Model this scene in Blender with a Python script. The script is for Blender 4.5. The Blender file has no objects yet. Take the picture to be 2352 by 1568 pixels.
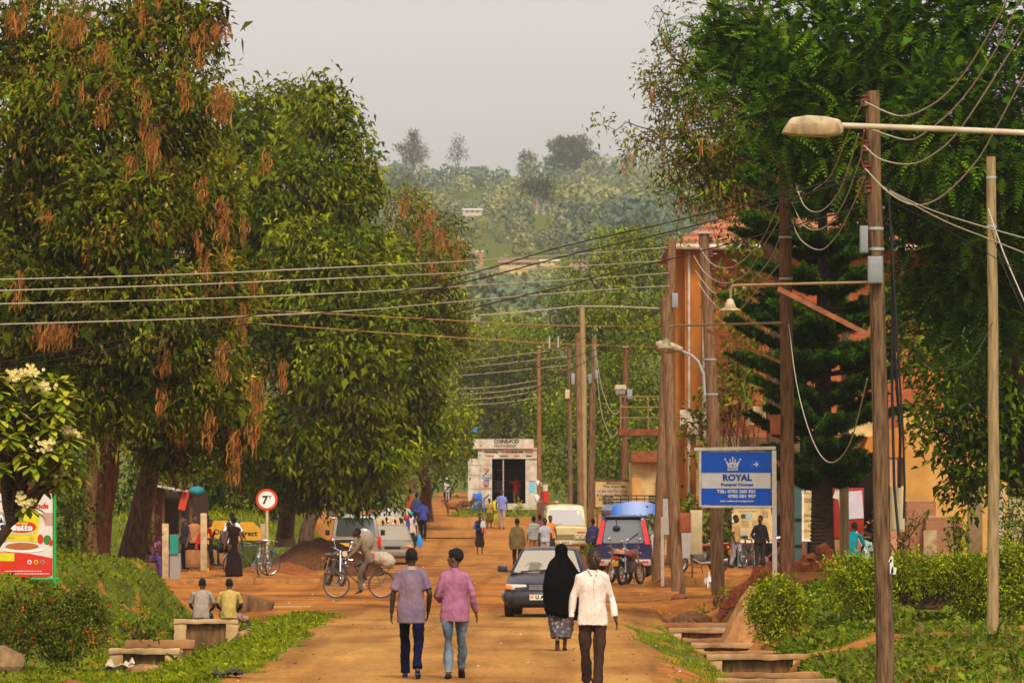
import bpy, bmesh, math, random
import numpy as np
from mathutils import Vector, Matrix, noise as mnoise
random.seed(7); rng = np.random.default_rng(7)
sc = bpy.context.scene
col = sc.collection
R = math.radians
# ---------------- camera, world, sun, exposure ----------------
F = 13000.0            # focal length in units of a 2352-wide picture
CZ = 2.5               # camera height
cam_d = bpy.data.cameras.new('camera'); cam = bpy.data.objects.new('camera', cam_d); col.objects.link(cam)
cam.location = (0, 0, CZ); cam.rotation_euler = (R(90), 0, 0)
cam_d.sensor_width = 36; cam_d.lens = F / 2352 * 36
cam_d.shift_y = (1132 - 784) / 2352
cam_d.clip_start = 1; cam_d.clip_end = 9000
cam_d.dof.use_dof = True; cam_d.dof.focus_distance = 92; cam_d.dof.aperture_fstop = 9.0
sc.camera = cam
SUN_EL, SUN_AZ = R(52), R(166)     # azimuth clockwise from +Y: high on the right, a little behind the camera
w = bpy.data.worlds.new('World'); sc.world = w; w.use_nodes = True
nt = w.node_tree; bg = nt.nodes['Background']
sky = nt.nodes.new('ShaderNodeTexSky'); sky.sky_type = 'NISHITA'; sky.sun_disc = False
sky.sun_elevation = SUN_EL; sky.sun_rotation = SUN_AZ; sky.dust_density = 3; sky.air_density = 1.5
hs = nt.nodes.new('ShaderNodeHueSaturation'); hs.inputs['Saturation'].default_value = 0.12
tintn = nt.nodes.new('ShaderNodeMix'); tintn.data_type = 'RGBA'; tintn.blend_type = 'MULTIPLY'
tintn.inputs[0].default_value = 1; tintn.inputs[7].default_value = (1.0, 0.925, 0.89, 1)
nt.links.new(sky.outputs[0], hs.inputs['Color']); nt.links.new(hs.outputs[0], tintn.inputs[6]); nt.links.new(tintn.outputs[2], bg.inputs[0])
bg.inputs[1].default_value = 0.134
sun_d = bpy.data.lights.new('sun', 'SUN'); sun = bpy.data.objects.new('sun', sun_d); col.objects.link(sun)
sun_d.energy = 2.1; sun_d.angle = R(10); sun_d.color = (1.0, 0.86, 0.66)
sdir = Vector((math.sin(SUN_AZ) * math.cos(SUN_EL), math.cos(SUN_AZ) * math.cos(SUN_EL), math.sin(SUN_EL)))
sun.rotation_euler = sdir.to_track_quat('Z', 'Y').to_euler()
sc.view_settings.view_transform = 'Standard'; sc.view_settings.look = 'None'
sc.view_settings.exposure = 0.47; sc.view_settings.gamma = 1.0
sc.render.engine = 'CYCLES'
cy = sc.cycles
cy.use_denoising = True; cy.max_bounces = 5; cy.diffuse_bounces = 2; cy.glossy_bounces = 2; cy.transmission_bounces = 3
cy.transparent_max_bounces = 4; cy.volume_bounces = 1; cy.caustics_reflective = False; cy.caustics_refractive = False
# ---------------- helpers ----------------
def at(x, y, Y):                     # a point of the 2352x1568 picture at distance Y
    return Vector(((x - 1176) * Y / F, Y, CZ - (y - 1132) * Y / F))
MATS = {}
def nodes_of(name):
    m = bpy.data.materials.new(name); m.use_nodes = True
    return m, m.node_tree, m.node_tree.nodes['Principled BSDF']
def mat(name, c, c2=None, rough=.8, scale=6.0, bump=0, metal=0, spec=.22, detail=5, lo=.35, hi=.65, stretch=None, coat=0):
    if name in MATS: return MATS[name]
    m, t, b = nodes_of(name)
    b.inputs['Roughness'].default_value = rough; b.inputs['Metallic'].default_value = metal
    b.inputs['Specular IOR Level'].default_value = spec; b.inputs['Coat Weight'].default_value = coat
    if c2 is None: c2 = tuple(v * .72 for v in c)
    tc = t.nodes.new('ShaderNodeTexCoord'); no = t.nodes.new('ShaderNodeTexNoise')
    no.inputs['Scale'].default_value = scale; no.inputs['Detail'].default_value = detail
    src = tc.outputs['Object']
    if stretch:
        mp = t.nodes.new('ShaderNodeMapping'); mp.inputs['Scale'].default_value = stretch
        t.links.new(src, mp.inputs[0]); src = mp.outputs[0]
    t.links.new(src, no.inputs['Vector'])
    r = t.nodes.new('ShaderNodeValToRGB'); r.color_ramp.elements[0].position = lo; r.color_ramp.elements[1].position = hi
    r.color_ramp.elements[0].color = (*c2, 1); r.color_ramp.elements[1].color = (*c, 1)
    t.links.new(no.outputs[0], r.inputs[0]); t.links.new(r.outputs[0], b.inputs['Base Color'])
    if bump:
        bu = t.nodes.new('ShaderNodeBump'); bu.inputs['Strength'].default_value = bump; bu.inputs['Distance'].default_value = .03
        t.links.new(no.outputs[0], bu.inputs['Height']); t.links.new(bu.outputs[0], b.inputs['Normal'])
    MATS[name] = m; return m
def flat(name, c, rough=.6, **k): return mat(name, c, tuple(v * .88 for v in c), rough, **k)
def leafmat(name, trans=.16, rough=.55):
    if name in MATS: return MATS[name]
    m, t, b = nodes_of(name); b.inputs['Roughness'].default_value = rough; b.inputs['Specular IOR Level'].default_value = .03
    a = t.nodes.new('ShaderNodeAttribute'); a.attribute_name = 'tint'
    t.links.new(a.outputs['Color'], b.inputs['Base Color'])
    tr = t.nodes.new('ShaderNodeBsdfTranslucent'); mx = t.nodes.new('ShaderNodeMixShader'); mx.inputs[0].default_value = trans
    hv = t.nodes.new('ShaderNodeMix'); hv.data_type = 'RGBA'; hv.blend_type = 'MULTIPLY'; hv.inputs[0].default_value = 1
    hv.inputs[7].default_value = (1.3, 1.2, .3, 1)
    t.links.new(a.outputs['Color'], hv.inputs[6]); t.links.new(hv.outputs[2], tr.inputs['Color'])
    t.links.new(b.outputs[0], mx.inputs[1]); t.links.new(tr.outputs[0], mx.inputs[2])
    t.links.new(mx.outputs[0], t.nodes['Material Output'].inputs[0])
    MATS[name] = m; return m
def thing(name, label, cat, loc=(0, 0, 0), rz=0, group=None):
    o = bpy.data.objects.new(name, None); col.objects.link(o); o.location = loc; o.rotation_euler = (0, 0, rz)
    o.empty_display_size = .1
    o['label'] = label; o['category'] = cat
    if group: o['group'] = group
    return o
def tag(o, label, cat, group=None):
    o['label'] = label; o['category'] = cat
    if group: o['group'] = group
    return o
def link(name, me, parent=None, loc=None, kind=None):
    o = bpy.data.objects.new(name, me); col.objects.link(o)
    if parent: o.parent = parent
    if loc is not None: o.location = loc
    if kind: o['kind'] = kind
    return o
def dup(root, loc, rz=None, label=None, sc_=None):
    r = root.copy(); col.objects.link(r); r.location = loc
    if rz is not None: r.rotation_euler = (0, 0, rz)
    if sc_: r.scale = (sc_, sc_, sc_)
    if label: r['label'] = label
    for ch in list(root.children):
        c = ch.copy(); col.objects.link(c); c.parent = r
        for g in list(ch.children):
            d = g.copy(); col.objects.link(d); d.parent = c
    return r
def quadmesh(name, V, mats, tint=None, parent=None, loc=None, kind=None, quads=None):
    """V (n,k,3): n separate k-gons; tint (n,3) colour of each"""
    n, k = V.shape[:2]; me = bpy.data.meshes.new(name)
    me.vertices.add(n * k); me.vertices.foreach_set('co', np.ascontiguousarray(V, dtype=np.float32).ravel())
    me.loops.add(n * k); me.loops.foreach_set('vertex_index', np.arange(n * k, dtype=np.int32))
    me.polygons.add(n); me.polygons.foreach_set('loop_start', np.arange(0, n * k, k, dtype=np.int32))
    if tint is not None:
        at_ = me.attributes.new('tint', 'FLOAT_COLOR', 'POINT')
        t4 = np.ones((n, k, 4), dtype=np.float32); t4[:, :, :3] = tint[:, None, :]
        at_.data.foreach_set('color', t4.ravel())
    me.update(calc_edges=True); me.materials.append(mats)
    return link(name, me, parent, loc, kind)
def gridmesh(name, X, Y, Z, m, attrs=None, kind=None):
    ny, nx = X.shape; me = bpy.data.meshes.new(name)
    co = np.stack([X, Y, Z], -1).reshape(-1, 3).astype(np.float32)
    me.vertices.add(nx * ny); me.vertices.foreach_set('co', co.ravel())
    i = np.arange(ny - 1)[:, None] * nx + np.arange(nx - 1)[None, :]
    q = np.stack([i, i + 1, i + nx + 1, i + nx], -1).reshape(-1, 4).astype(np.int32)
    me.loops.add(q.size); me.loops.foreach_set('vertex_index', q.ravel())
    me.polygons.add(len(q)); me.polygons.foreach_set('loop_start', np.arange(0, q.size, 4, dtype=np.int32))
    for an, av in (attrs or {}).items():
        a = me.attributes.new(an, 'FLOAT', 'POINT'); a.data.foreach_set('value', av.astype(np.float32).ravel())
    me.update(calc_edges=True); me.materials.append(m)
    me.polygons.foreach_set('use_smooth', np.ones(len(q), dtype=bool))
    return link(name, me, kind=kind)
FONTS = {}
class MB:
    """collects pieces and links them as ONE mesh object"""
    def __init__(s): s.v = []; s.f = []; s.m = []; s.mats = []; s.M = Matrix()
    def mi(s, m):
        if m not in s.mats: s.mats.append(m)
        return s.mats.index(m)
    def add(s, vs, fs, m):
        b = len(s.v); i = s.mi(m)
        s.v += [s.M @ Vector(p) for p in vs]; s.f += [[b + q for q in f] for f in fs]; s.m += [i] * len(fs); return s
    def box(s, c, d, m, rz=0, rx=0, ry=0, taper=1):
        x, y, z = d[0] / 2, d[1] / 2, d[2] / 2; t = taper
        vs = [(-x, -y, -z), (x, -y, -z), (x, y, -z), (-x, y, -z), (-x * t, -y * t, z), (x * t, -y * t, z), (x * t, y * t, z), (-x * t, y * t, z)]
        A = Matrix.Translation(c) @ Matrix.Rotation(rz, 4, 'Z') @ Matrix.Rotation(ry, 4, 'Y') @ Matrix.Rotation(rx, 4, 'X')
        return s.add([A @ Vector(v) for v in vs], [(3, 2, 1, 0), (4, 5, 6, 7), (0, 1, 5, 4), (1, 2, 6, 5), (2, 3, 7, 6), (3, 0, 4, 7)], m)
    def tube(s, pts, r, m, n=8, side=None, cap=True):
        pts = [Vector(p) for p in pts]; N = len(pts)
        if not isinstance(r, (list, tuple)): r = [r] * N
        vs = []; fs = []; pu = None
        for i, p in enumerate(pts):
            d = (pts[min(i + 1, N - 1)] - pts[max(i - 1, 0)])
            if d.length < 1e-9: d = Vector((0, 0, 1))
            d.normalize()
            if side is not None: u = Vector(side)
            elif pu is not None: u = pu
            else: u = Vector((1, 0, 0)) if abs(d.x) < .9 else Vector((0, 1, 0))
            u = u - d * u.dot(d)
            if u.length < 1e-6: u = d.orthogonal()
            u.normalize(); pu = u; w_ = d.cross(u)
            a, b = r[i] if isinstance(r[i], (tuple, list)) else (r[i], r[i])
            for k in range(n):
                t = 2 * math.pi * k / n
                vs.append(p + u * (a * math.cos(t)) + w_ * (b * math.sin(t)))
        for i in range(N - 1):
            for k in range(n):
                k2 = (k + 1) % n
                fs.append((i * n + k, i * n + k2, (i + 1) * n + k2, (i + 1) * n + k))
        if cap: fs += [tuple(range(n))[::-1], tuple((N - 1) * n + k for k in range(n))]
        return s.add(vs, fs, m)
    def ell(s, c, r, m, n=12, k=8, M=None):
        c = Vector(c); vs = []; fs = []
        if not isinstance(r, (tuple, list)): r = (r, r, r)
        for i in range(k + 1):
            ph = math.pi * i / k
            for j in range(n):
                t = 2 * math.pi * j / n
                p = Vector((r[0] * math.sin(ph) * math.cos(t), r[1] * math.sin(ph) * math.sin(t), r[2] * math.cos(ph)))
                vs.append(c + (M @ p if M else p))
        for i in range(k):
            for j in range(n):
                j2 = (j + 1) % n
                fs.append((i * n + j, (i + 1) * n + j, (i + 1) * n + j2, i * n + j2))
        return s.add(vs, fs, m)
    def prism(s, pts, y0, y1, m, axis='y'):
        """outline pts (x,z) extruded along y"""
        n = len(pts)
        g = (lambda a, b, t: (a, t, b)) if axis == 'y' else ((lambda a, b, t: (t, a, b)) if axis == 'x' else (lambda a, b, t: (a, b, t)))
        vs = [g(a, b, y0) for a, b in pts] + [g(a, b, y1) for a, b in pts]
        fs = [tuple(range(n)), tuple(range(n, 2 * n))[::-1]] + [(i, i + n, (i + 1) % n + n, (i + 1) % n) for i in range(n)]
        return s.add(vs, fs, m)
    def disc(s, c, r, m, n=24, axis='y', h=.004, r2=None):
        c = Vector(c); d = {'x': Vector((h / 2, 0, 0)), 'y': Vector((0, h / 2, 0)), 'z': Vector((0, 0, h / 2))}[axis]
        return s.tube([c - d, c + d], [r, r2 or r], m, n)
    def lathe(s, c, prof, m, n=16, axis='x'):
        """prof [(r, t)] about an axis through c"""
        vs = []; fs = []; N = len(prof)
        for r, t in prof:
            for k in range(n):
                a = 2 * math.pi * k / n; p = (r * math.cos(a), r * math.sin(a))
                vs.append(Vector(c) + (Vector((t, p[0], p[1])) if axis == 'x' else Vector((p[0], t, p[1])) if axis == 'y' else Vector((p[0], p[1], t))))
        for i in range(N - 1):
            for k in range(n): fs.append((i * n + k, i * n + (k + 1) % n, (i + 1) * n + (k + 1) % n, (i + 1) * n + k))
        return s.add(vs, fs, m)
    def text(s, string, c, h, m, align='CENTER', bold=0, shear=0, width=None, M=None, ext=.001, space=1.0):
        """lettering facing -Y, h = line height of capitals"""
        cu = bpy.data.curves.new('t', 'FONT'); cu.body = string; cu.size = h * 1.42; cu.align_x = align; cu.align_y = 'CENTER'
        cu.extrude = ext; cu.offset = bold; cu.shear = shear; cu.resolution_u = 3; cu.space_character = space
        o = bpy.data.objects.new('t', cu); me = evaluated_copy(o)
        vs = [v.co.copy() for v in me.vertices]; fs = [tuple(p.vertices) for p in me.polygons]
        bpy.data.objects.remove(o); bpy.data.curves.remove(cu); bpy.data.meshes.remove(me)
        if not vs: return s
        if width:
            x0 = min(v.x for v in vs); x1 = max(v.x for v in vs); k = width / max(1e-6, x1 - x0)
            for v in vs: v.x *= k
        A = Matrix.Translation(c) @ (M or Matrix()) @ Matrix.Rotation(R(90), 4, 'X')
        return s.add([A @ v for v in vs], fs, m)
    def mesh(s, name):
        me = bpy.data.meshes.new(name); me.from_pydata(s.v, [], s.f); me.validate()
        for m in s.mats: me.materials.append(m)
        if len(s.m) == len(me.polygons): me.polygons.foreach_set('material_index', s.m)
        return me
    def build(s, name, parent=None, loc=None, smooth=True, bevel=0, kind=None, angle=40):
        me = s.mesh(name)
        if bevel:
            bm = bmesh.new(); bm.from_mesh(me)
            es = [e for e in bm.edges if len(e.link_faces) == 2 and e.calc_face_angle(0) > R(25)]
            bmesh.ops.bevel(bm, geom=es, offset=bevel, segments=2, affect='EDGES', profile=.5, clamp_overlap=True)
            bm.to_mesh(me); bm.free()
        if smooth:
            me.polygons.foreach_set('use_smooth', np.ones(len(me.polygons), dtype=bool))
            me.set_sharp_from_angle(angle=R(angle))
        return link(name, me, parent, loc, kind)
WORK = bpy.data.scenes.new('work')
def evaluated_copy(o):
    """mesh of o with its modifiers, evaluated in a small scene of its own (fast)"""
    WORK.collection.objects.link(o); vl = WORK.view_layers[0]; vl.update()
    me = bpy.data.meshes.new_from_object(o.evaluated_get(vl.depsgraph)); WORK.collection.objects.unlink(o); return me
def remeshed(mb, name, voxel, parent, m, wrinkle=0, wscale=9, smooth_it=2, sub=None):
    """voxel-unions the overlapping pieces of mb into one continuous skin"""
    me0 = mb.mesh('tmp'); o = bpy.data.objects.new('tmp', me0)
    md = o.modifiers.new('r', 'REMESH'); md.mode = 'VOXEL'; md.voxel_size = voxel
    if smooth_it:
        sm = o.modifiers.new('s', 'SMOOTH'); sm.iterations = smooth_it; sm.factor = .5
    me = evaluated_copy(o)
    bpy.data.objects.remove(o); bpy.data.meshes.remove(me0)
    me.name = name; me.materials.clear(); me.materials.append(m)
    if wrinkle:
        n = len(me.vertices); co = np.empty(n * 3, np.float32); me.vertices.foreach_get('co', co); nr = np.array([tuple(q.vector) for q in me.vertex_normals], np.float32); co = co.reshape(-1, 3)
        off = np.array([random.random() * 40, random.random() * 40, 0]); q = co * np.array([1, 1, .55]) * wscale + off
        d = np.array([mnoise.noise(Vector(p)) + .5 * abs(mnoise.noise(Vector(p * 2.3))) - .15 for p in q]); co += nr * (wrinkle * d)[:, None]
        me.vertices.foreach_set('co', co.ravel())
    me.polygons.foreach_set('use_smooth', np.ones(len(me.polygons), dtype=bool))
    return link(name, me, parent)
def sstep(x, a, b):
    t = np.clip((x - a) / (b - a), 0, 1); return t * t * (3 - 2 * t)
def vnoise(x, y, seed=0):            # cheap smooth value noise, vectorised
    xi = np.floor(x).astype(np.int64); yi = np.floor(y).astype(np.int64); fx = x - xi; fy = y - yi
    fx = fx * fx * (3 - 2 * fx); fy = fy * fy * (3 - 2 * fy)
    def h(a, b):
        n = (a * 374761393 + b * 668265263 + seed * 974634757) & 0x7fffffff
        n = ((n ^ (n >> 13)) * 1274126177) & 0x7fffffff
        return ((n ^ (n >> 16)) & 0xffff) / 65535.0
    return (h(xi, yi) * (1 - fx) + h(xi + 1, yi) * fx) * (1 - fy) + (h(xi, yi + 1) * (1 - fx) + h(xi + 1, yi + 1) * fx) * fy
def fbm(x, y, seed=0): return .55 * vnoise(x, y, seed) + .3 * vnoise(x * 2.1, y * 2.1, seed + 1) + .15 * vnoise(x * 4.3, y * 4.3, seed + 2)
# ---------------- terrain ----------------
PY = [0, 76, 88, 116, 140, 167, 206, 226, 245, 260, 270, 300, 370, 420, 520, 800, 1200, 1700, 2150, 2320, 2600, 3000, 3600, 5000]
PZ = [0, 0, .04, -.08, -.2, -.06, -.12, .08, .5, 1.05, 1.66, 1.75, 1.7, 2.6, 8, 26, 52, 88, 121, 124, 90, 120, 150, 120]
def left_edge(Y): return np.interp(Y, [0, 76, 118, 127, 131, 158, 163, 190, 205, 226, 236, 250, 262, 275], [-3.5, -3.55, -3.5, -4.2, -60, -60, -5.6, -5.9, -7.0, -7.0, -12, -60, -60, -3.9])
def right_edge(Y): return np.interp(Y, [0, 76, 110, 118, 124, 146, 149, 157.5, 160, 168, 205, 230, 240, 248, 260, 266], [2.3, 2.0, 2.3, 2.9, 3.2, 3.7, 40, 40, 3.9, 2.9, 2.2, 2.4, 6, 60, 60, -2.8])
def roadmask(X, Y):
    nz = (fbm(X * 1.3, Y * .5, 5) - .5) * .9
    l = X - left_edge(Y) + nz; r = right_edge(Y) - X + nz
    return np.clip(np.minimum(l, r) / .5, -1, 1)
def gz(X, Y, noise=True):
    X = np.asarray(X, float); Y = np.asarray(Y, float); z = np.interp(Y, PY, PZ)
    # left of the near road: a falling verge, then a bank
    near = 1 - sstep(Y, 124, 133)
    z = z - .6 * sstep(-X, 3.7, 6.6) * near * (1 - .35 * sstep(Y, 112, 122))
    z = z - .32 * np.exp(-((X + 6.9) / .75) ** 4) * near * sstep(Y, 96, 104)
    foot = np.interp(Y, [60, 92, 105, 120, 126, 132], [-9.4, -8.7, -7.9, -7.5, -6.5, -6.0])
    z = z + np.interp(Y, [60, 90, 105, 125], [.9, 1.15, 1.5, 1.6]) * sstep(foot - X, 0, 2.0) * near
    # left beyond the cross road: kerbed verge, then a bank
    vg = sstep(Y, 160.0, 160.25) * (1 - sstep(Y, 186, 200))
    z = z + .17 * vg * sstep(-X, 5.0, 5.2)
    z = z + (1.75 + .2 * sstep(Y, 200, 240)) * sstep(-X, 6.9, 9.3) * sstep(Y, 178, 200) * (1 - sstep(Y, 240, 268))
    # right of the near road: drain trench and bank
    z = z - .30 * sstep(X, 2.0, 3.0) * (1 - sstep(X, 5.0, 6.6) * .8) * (1 - sstep(Y, 119, 130))
    z = z - .42 * np.exp(-((X + 6.6) / 1.0) ** 4) * sstep(Y, 108, 112) * (1 - sstep(Y, 122.6, 123.0))
    tr = np.exp(-((X - 4.1) / .72) ** 6) * sstep(Y, 60, 70) * (1 - sstep(Y, 130, 133))
    z = z - .42 * tr
    nb = (1 - sstep(Y, 136, 147))
    z = z + nb * (.12 * sstep(X, 5, 7) + (.62 * sstep(Y, 106, 124)) * sstep(X, 4.9, 6.4))
    z = z + .18 * sstep(X, 3.0, 4.2) * sstep(Y, 122, 130) * (1 - sstep(Y, 143, 148.5))
    # right beyond the cross road: kerbed verge
    z = z + .2 * sstep(Y, 159.3, 159.6) * sstep(X, 3.9, 4.3) * (1 - sstep(Y, 225, 240))
    # the lane and hillside
    z = z + (fbm(X / 90, Y / 160, 3) - .5) * 26 * sstep(Y, 500, 1100) - sstep(X, 90, 330) * 24 * sstep(Y, 1500, 2100) * (1 - sstep(Y, 2500, 2900))
    if noise:
        off = np.clip(-roadmask(X, Y), 0, 1) * (1 - sstep(Y, 300, 420))
        z = z + off * ((fbm(X * 1.1, Y * .7, 1) - .5) * (.16 + .22 * sstep(np.abs(X), 6.5, 8) * (Y < 135)) + (fbm(X * 4, Y * 3, 2) - .5) * .05)
    return z
def gzs(x, y): return float(gz(np.array([x]), np.array([y]))[0])
def grassmask(X, Y):
    n = fbm(X * .9, Y * .35, 11)
    m = np.zeros_like(X)
    L = -3.3 - X
    m = np.where((X < 0) & (Y < 131), sstep(L + (n - .5) * 1.6, .0, .5), m)                       # left verge and bank
    m = np.where((X > 0) & (Y < 122), sstep(X - 2.1 + (n - .5) * 2.2, .1, .7), m)                  # right verge
    m = m * (1 - .75 * ((X > 4.6) & (Y < 100)) * sstep(fbm(X * .8, Y * .3, 71), .50, .62)) * (1 - .8 * (X < -5) * sstep(fbm(X * 2.2, Y * 1.1, 72), .64, .76))
    bare = np.exp(-(((X - 4.6) / 1.1) ** 2 + ((Y - 121) / 9) ** 2)) + np.exp(-(((X - 5.0) / .6) ** 2 + ((Y - 112) / 6) ** 2))
    m = m * (1 - np.clip(bare * 1.6, 0, 1))
    m = np.where((X > 3.2) & (Y >= 122) & (Y < 148), .25 * sstep(n, .45, .7) + .5 * sstep(X, 6, 8), m)
    m = np.where((X < 0) & (Y > 180) & (Y < 275), sstep(-X - 6.7 + (n - .5), 0, .6), m)
    m = np.where((Y > 260) & (Y < 268) & (X > -12), .85, m)
    lane = np.abs(X + 4.3 - (Y - 300) * .004 + (n - .5) * 3) < 1.6
    m = np.where(Y >= 268, np.where(lane & (Y < 420), 0.0, .7 + .3 * n), m)
    m = np.where((X > 4.0) & (Y > 159) & (Y < 268), .08, m)
    return np.clip(m, 0, 1)
def ground_material():
    m, t, b = nodes_of('red_earth_and_grass'); b.inputs['Roughness'].default_value = .95; b.inputs['Specular IOR Level'].default_value = .1
    N = t.nodes.new; Lk = t.links.new
    geo = N('ShaderNodeNewGeometry')
    def noi(scale, detail=6, stretch=(1, .45, 1)):
        mp = N('ShaderNodeMapping'); mp.inputs['Scale'].default_value = stretch; Lk(geo.outputs['Position'], mp.inputs[0])
        n = N('ShaderNodeTexNoise'); n.inputs['Scale'].default_value = scale; n.inputs['Detail'].default_value = detail; Lk(mp.outputs[0], n.inputs['Vector']); return n
    def ramp(src, stops):
        r = N('ShaderNodeValToRGB'); e = r.color_ramp.elements
        while len(e) < len(stops): e.new(.5)
        for q, (p, c) in zip(e, stops): q.position = p; q.color = (*c, 1)
        Lk(src, r.inputs[0]); return r
    dirt = ramp(noi(1.6).outputs[0], [(.3, (.17, .055, .011)), (.5, (.32, .115, .02)), (.68, (.40, .165, .032))])
    grs = ramp(noi(2.2).outputs[0], [(.3, (.04, .052, .006)), (.5, (.085, .105, .008)), (.7, (.16, .165, .012))])
    ga = N('ShaderNodeAttribute'); ga.attribute_name = 'grass'
    n3 = noi(2.6, 8)
    ad = N('ShaderNodeMath'); ad.operation = 'ADD'; Lk(ga.outputs['Fac'], ad.inputs[0]); Lk(n3.outputs[0], ad.inputs[1])
    st = N('ShaderNodeMapRange'); st.inputs[1].default_value = .82; st.inputs[2].default_value = 1.08; Lk(ad.outputs[0], st.inputs[0])
    mx = N('ShaderNodeMix'); mx.data_type = 'RGBA'; Lk(st.outputs[0], mx.inputs[0]); Lk(dirt.outputs[0], mx.inputs[6]); Lk(grs.outputs[0], mx.inputs[7])
    Lk(mx.outputs[2], b.inputs['Base Color'])
    bu = N('ShaderNodeBump'); bu.inputs['Strength'].default_value = .5; bu.inputs['Distance'].default_value = .05
    Lk(noi(9).outputs[0], bu.inputs['Height']); Lk(bu.outputs[0], b.inputs['Normal'])
    return m
def road_material():
    m, t, b = nodes_of('dusty_road'); b.inputs['Roughness'].default_value = .92; b.inputs['Specular IOR Level'].default_value = .12
    N = t.nodes.new; Lk = t.links.new; geo = N('ShaderNodeNewGeometry')
    def noi(scale, stretch, detail=6):
        mp = N('ShaderNodeMapping'); mp.inputs['Scale'].default_value = stretch; Lk(geo.outputs['Position'], mp.inputs[0])
        n = N('ShaderNodeTexNoise'); n.inputs['Scale'].default_value = scale; n.inputs['Detail'].default_value = detail; Lk(mp.outputs[0], n.inputs['Vector']); return n
    def ramp(src, stops):
        r = N('ShaderNodeValToRGB'); e = r.color_ramp.elements
        while len(e) < len(stops): e.new(.5)
        for q, (p, c) in zip(e, stops): q.position = p; q.color = (*c, 1)
        Lk(src, r.inputs[0]); return r
    a = ramp(noi(.7, (1, .22, 1)).outputs[0], [(.3, (.27, .125, .026)), (.5, (.38, .19, .042)), (.7, (.46, .25, .065))])
    o = ramp(noi(.5, (1, .35, 1)).outputs[0], [(.3, (.24, .082, .012)), (.5, (.40, .145, .018)), (.72, (.48, .19, .028))])
    oa = N('ShaderNodeAttribute'); oa.attribute_name = 'orange'
    mx = N('ShaderNodeMix'); mx.data_type = 'RGBA'; Lk(oa.outputs['Fac'], mx.inputs[0]); Lk(a.outputs[0], mx.inputs[6]); Lk(o.outputs[0], mx.inputs[7])
    sp = noi(14, (1, .5, 1), 3); sr = ramp(sp.outputs[0], [(.36, (.62, .6, .58)), (.5, (1, 1, 1))])
    m2 = N('ShaderNodeMix'); m2.data_type = 'RGBA'; m2.blend_type = 'MULTIPLY'; m2.inputs[0].default_value = .8
    Lk(mx.outputs[2], m2.inputs[6]); Lk(sr.outputs[0], m2.inputs[7])
    # worn tyre tracks and damp streaks along the street
    tk = noi(.9, (1.2, .05, 1), 3); tr_ = ramp(tk.outputs[0], [(.36, (.62, .57, .52)), (.52, (1, 1, 1))])
    m3 = N('ShaderNodeMix'); m3.data_type = 'RGBA'; m3.blend_type = 'MULTIPLY'; m3.inputs[0].default_value = .85
    Lk(m2.outputs[2], m3.inputs[6]); Lk(tr_.outputs[0], m3.inputs[7])
    bd = noi(1.0, (.10, .9, 1), 5); br_ = ramp(bd.outputs[0], [(.36, (.60, .54, .48)), (.50, (1, 1, 1))])
    m4 = N('ShaderNodeMix'); m4.data_type = 'RGBA'; m4.blend_type = 'MULTIPLY'; Lk(oa.outputs['Fac'], m4.inputs[0]); Lk(m3.outputs[2], m4.inputs[6]); Lk(br_.outputs[0], m4.inputs[7])
    pt = noi(.55, (1, .4, 1), 9); pr = ramp(pt.outputs[0], [(.36, (.80, .75, .70)), (.44, (1.0, 1.0, 1.0)), (.6, (1.08, 1.08, 1.08)), (.72, (1.2, 1.2, 1.2))])
    m5 = N('ShaderNodeMix'); m5.data_type = 'RGBA'; m5.blend_type = 'MULTIPLY'; m5.inputs[0].default_value = 1; Lk(m4.outputs[2], m5.inputs[6]); Lk(pr.outputs[0], m5.inputs[7]); Lk(m5.outputs[2], b.inputs['Base Color'])
    bu = N('ShaderNodeBump'); bu.inputs['Strength'].default_value = .6; bu.inputs['Distance'].default_value = .03
    Lk(noi(7, (1, .6, 1)).outputs[0], bu.inputs['Height']); Lk(bu.outputs[0], b.inputs['Normal'])
    return m
def lines(*segs):
    out = []
    for a, b, d in segs: out.append(np.arange(a, b, d))
    return np.concatenate(out + [[segs[-1][1]]])
gx = lines((-1600, -200, 100), (-200, -40, 20), (-40, -14, 2), (-14, 14, .16), (14, 40, 2), (40, 200, 20), (200, 1600, 100))
gy = lines((-60, 50, 10), (50, 66, 1), (66, 190, .22), (190, 300, .6), (300, 460, 4), (460, 1000, 20), (1000, 3000, 40), (3000, 5000, 200))
GX, GY = np.meshgrid(gx, gy)
gridmesh('ground', GX, GY, gz(GX, GY), ground_material(), {'grass': grassmask(GX, GY)}, 'structure')
rx = lines((-60, -12, 2), (-12, 8, .14), (8, 60, 2)); ry = lines((30, 66, 2), (66, 180, .2), (180, 276, .4))
RX, RY = np.meshgrid(rx, ry); rm = roadmask(RX, RY)
gridmesh('road', RX, RY, gz(RX, RY) + np.where(rm > 0, .012, .012 + .12 * rm), road_material(),
         {'orange': np.clip(sstep(RY + (fbm(RX * .6, RY * .3, 8) - .5) * 10, 122, 132) * (1 - .45 * sstep(RY, 150, 175)) + .3 * fbm(RX, RY * .2, 9), 0, 1)}, 'structure')
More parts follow.
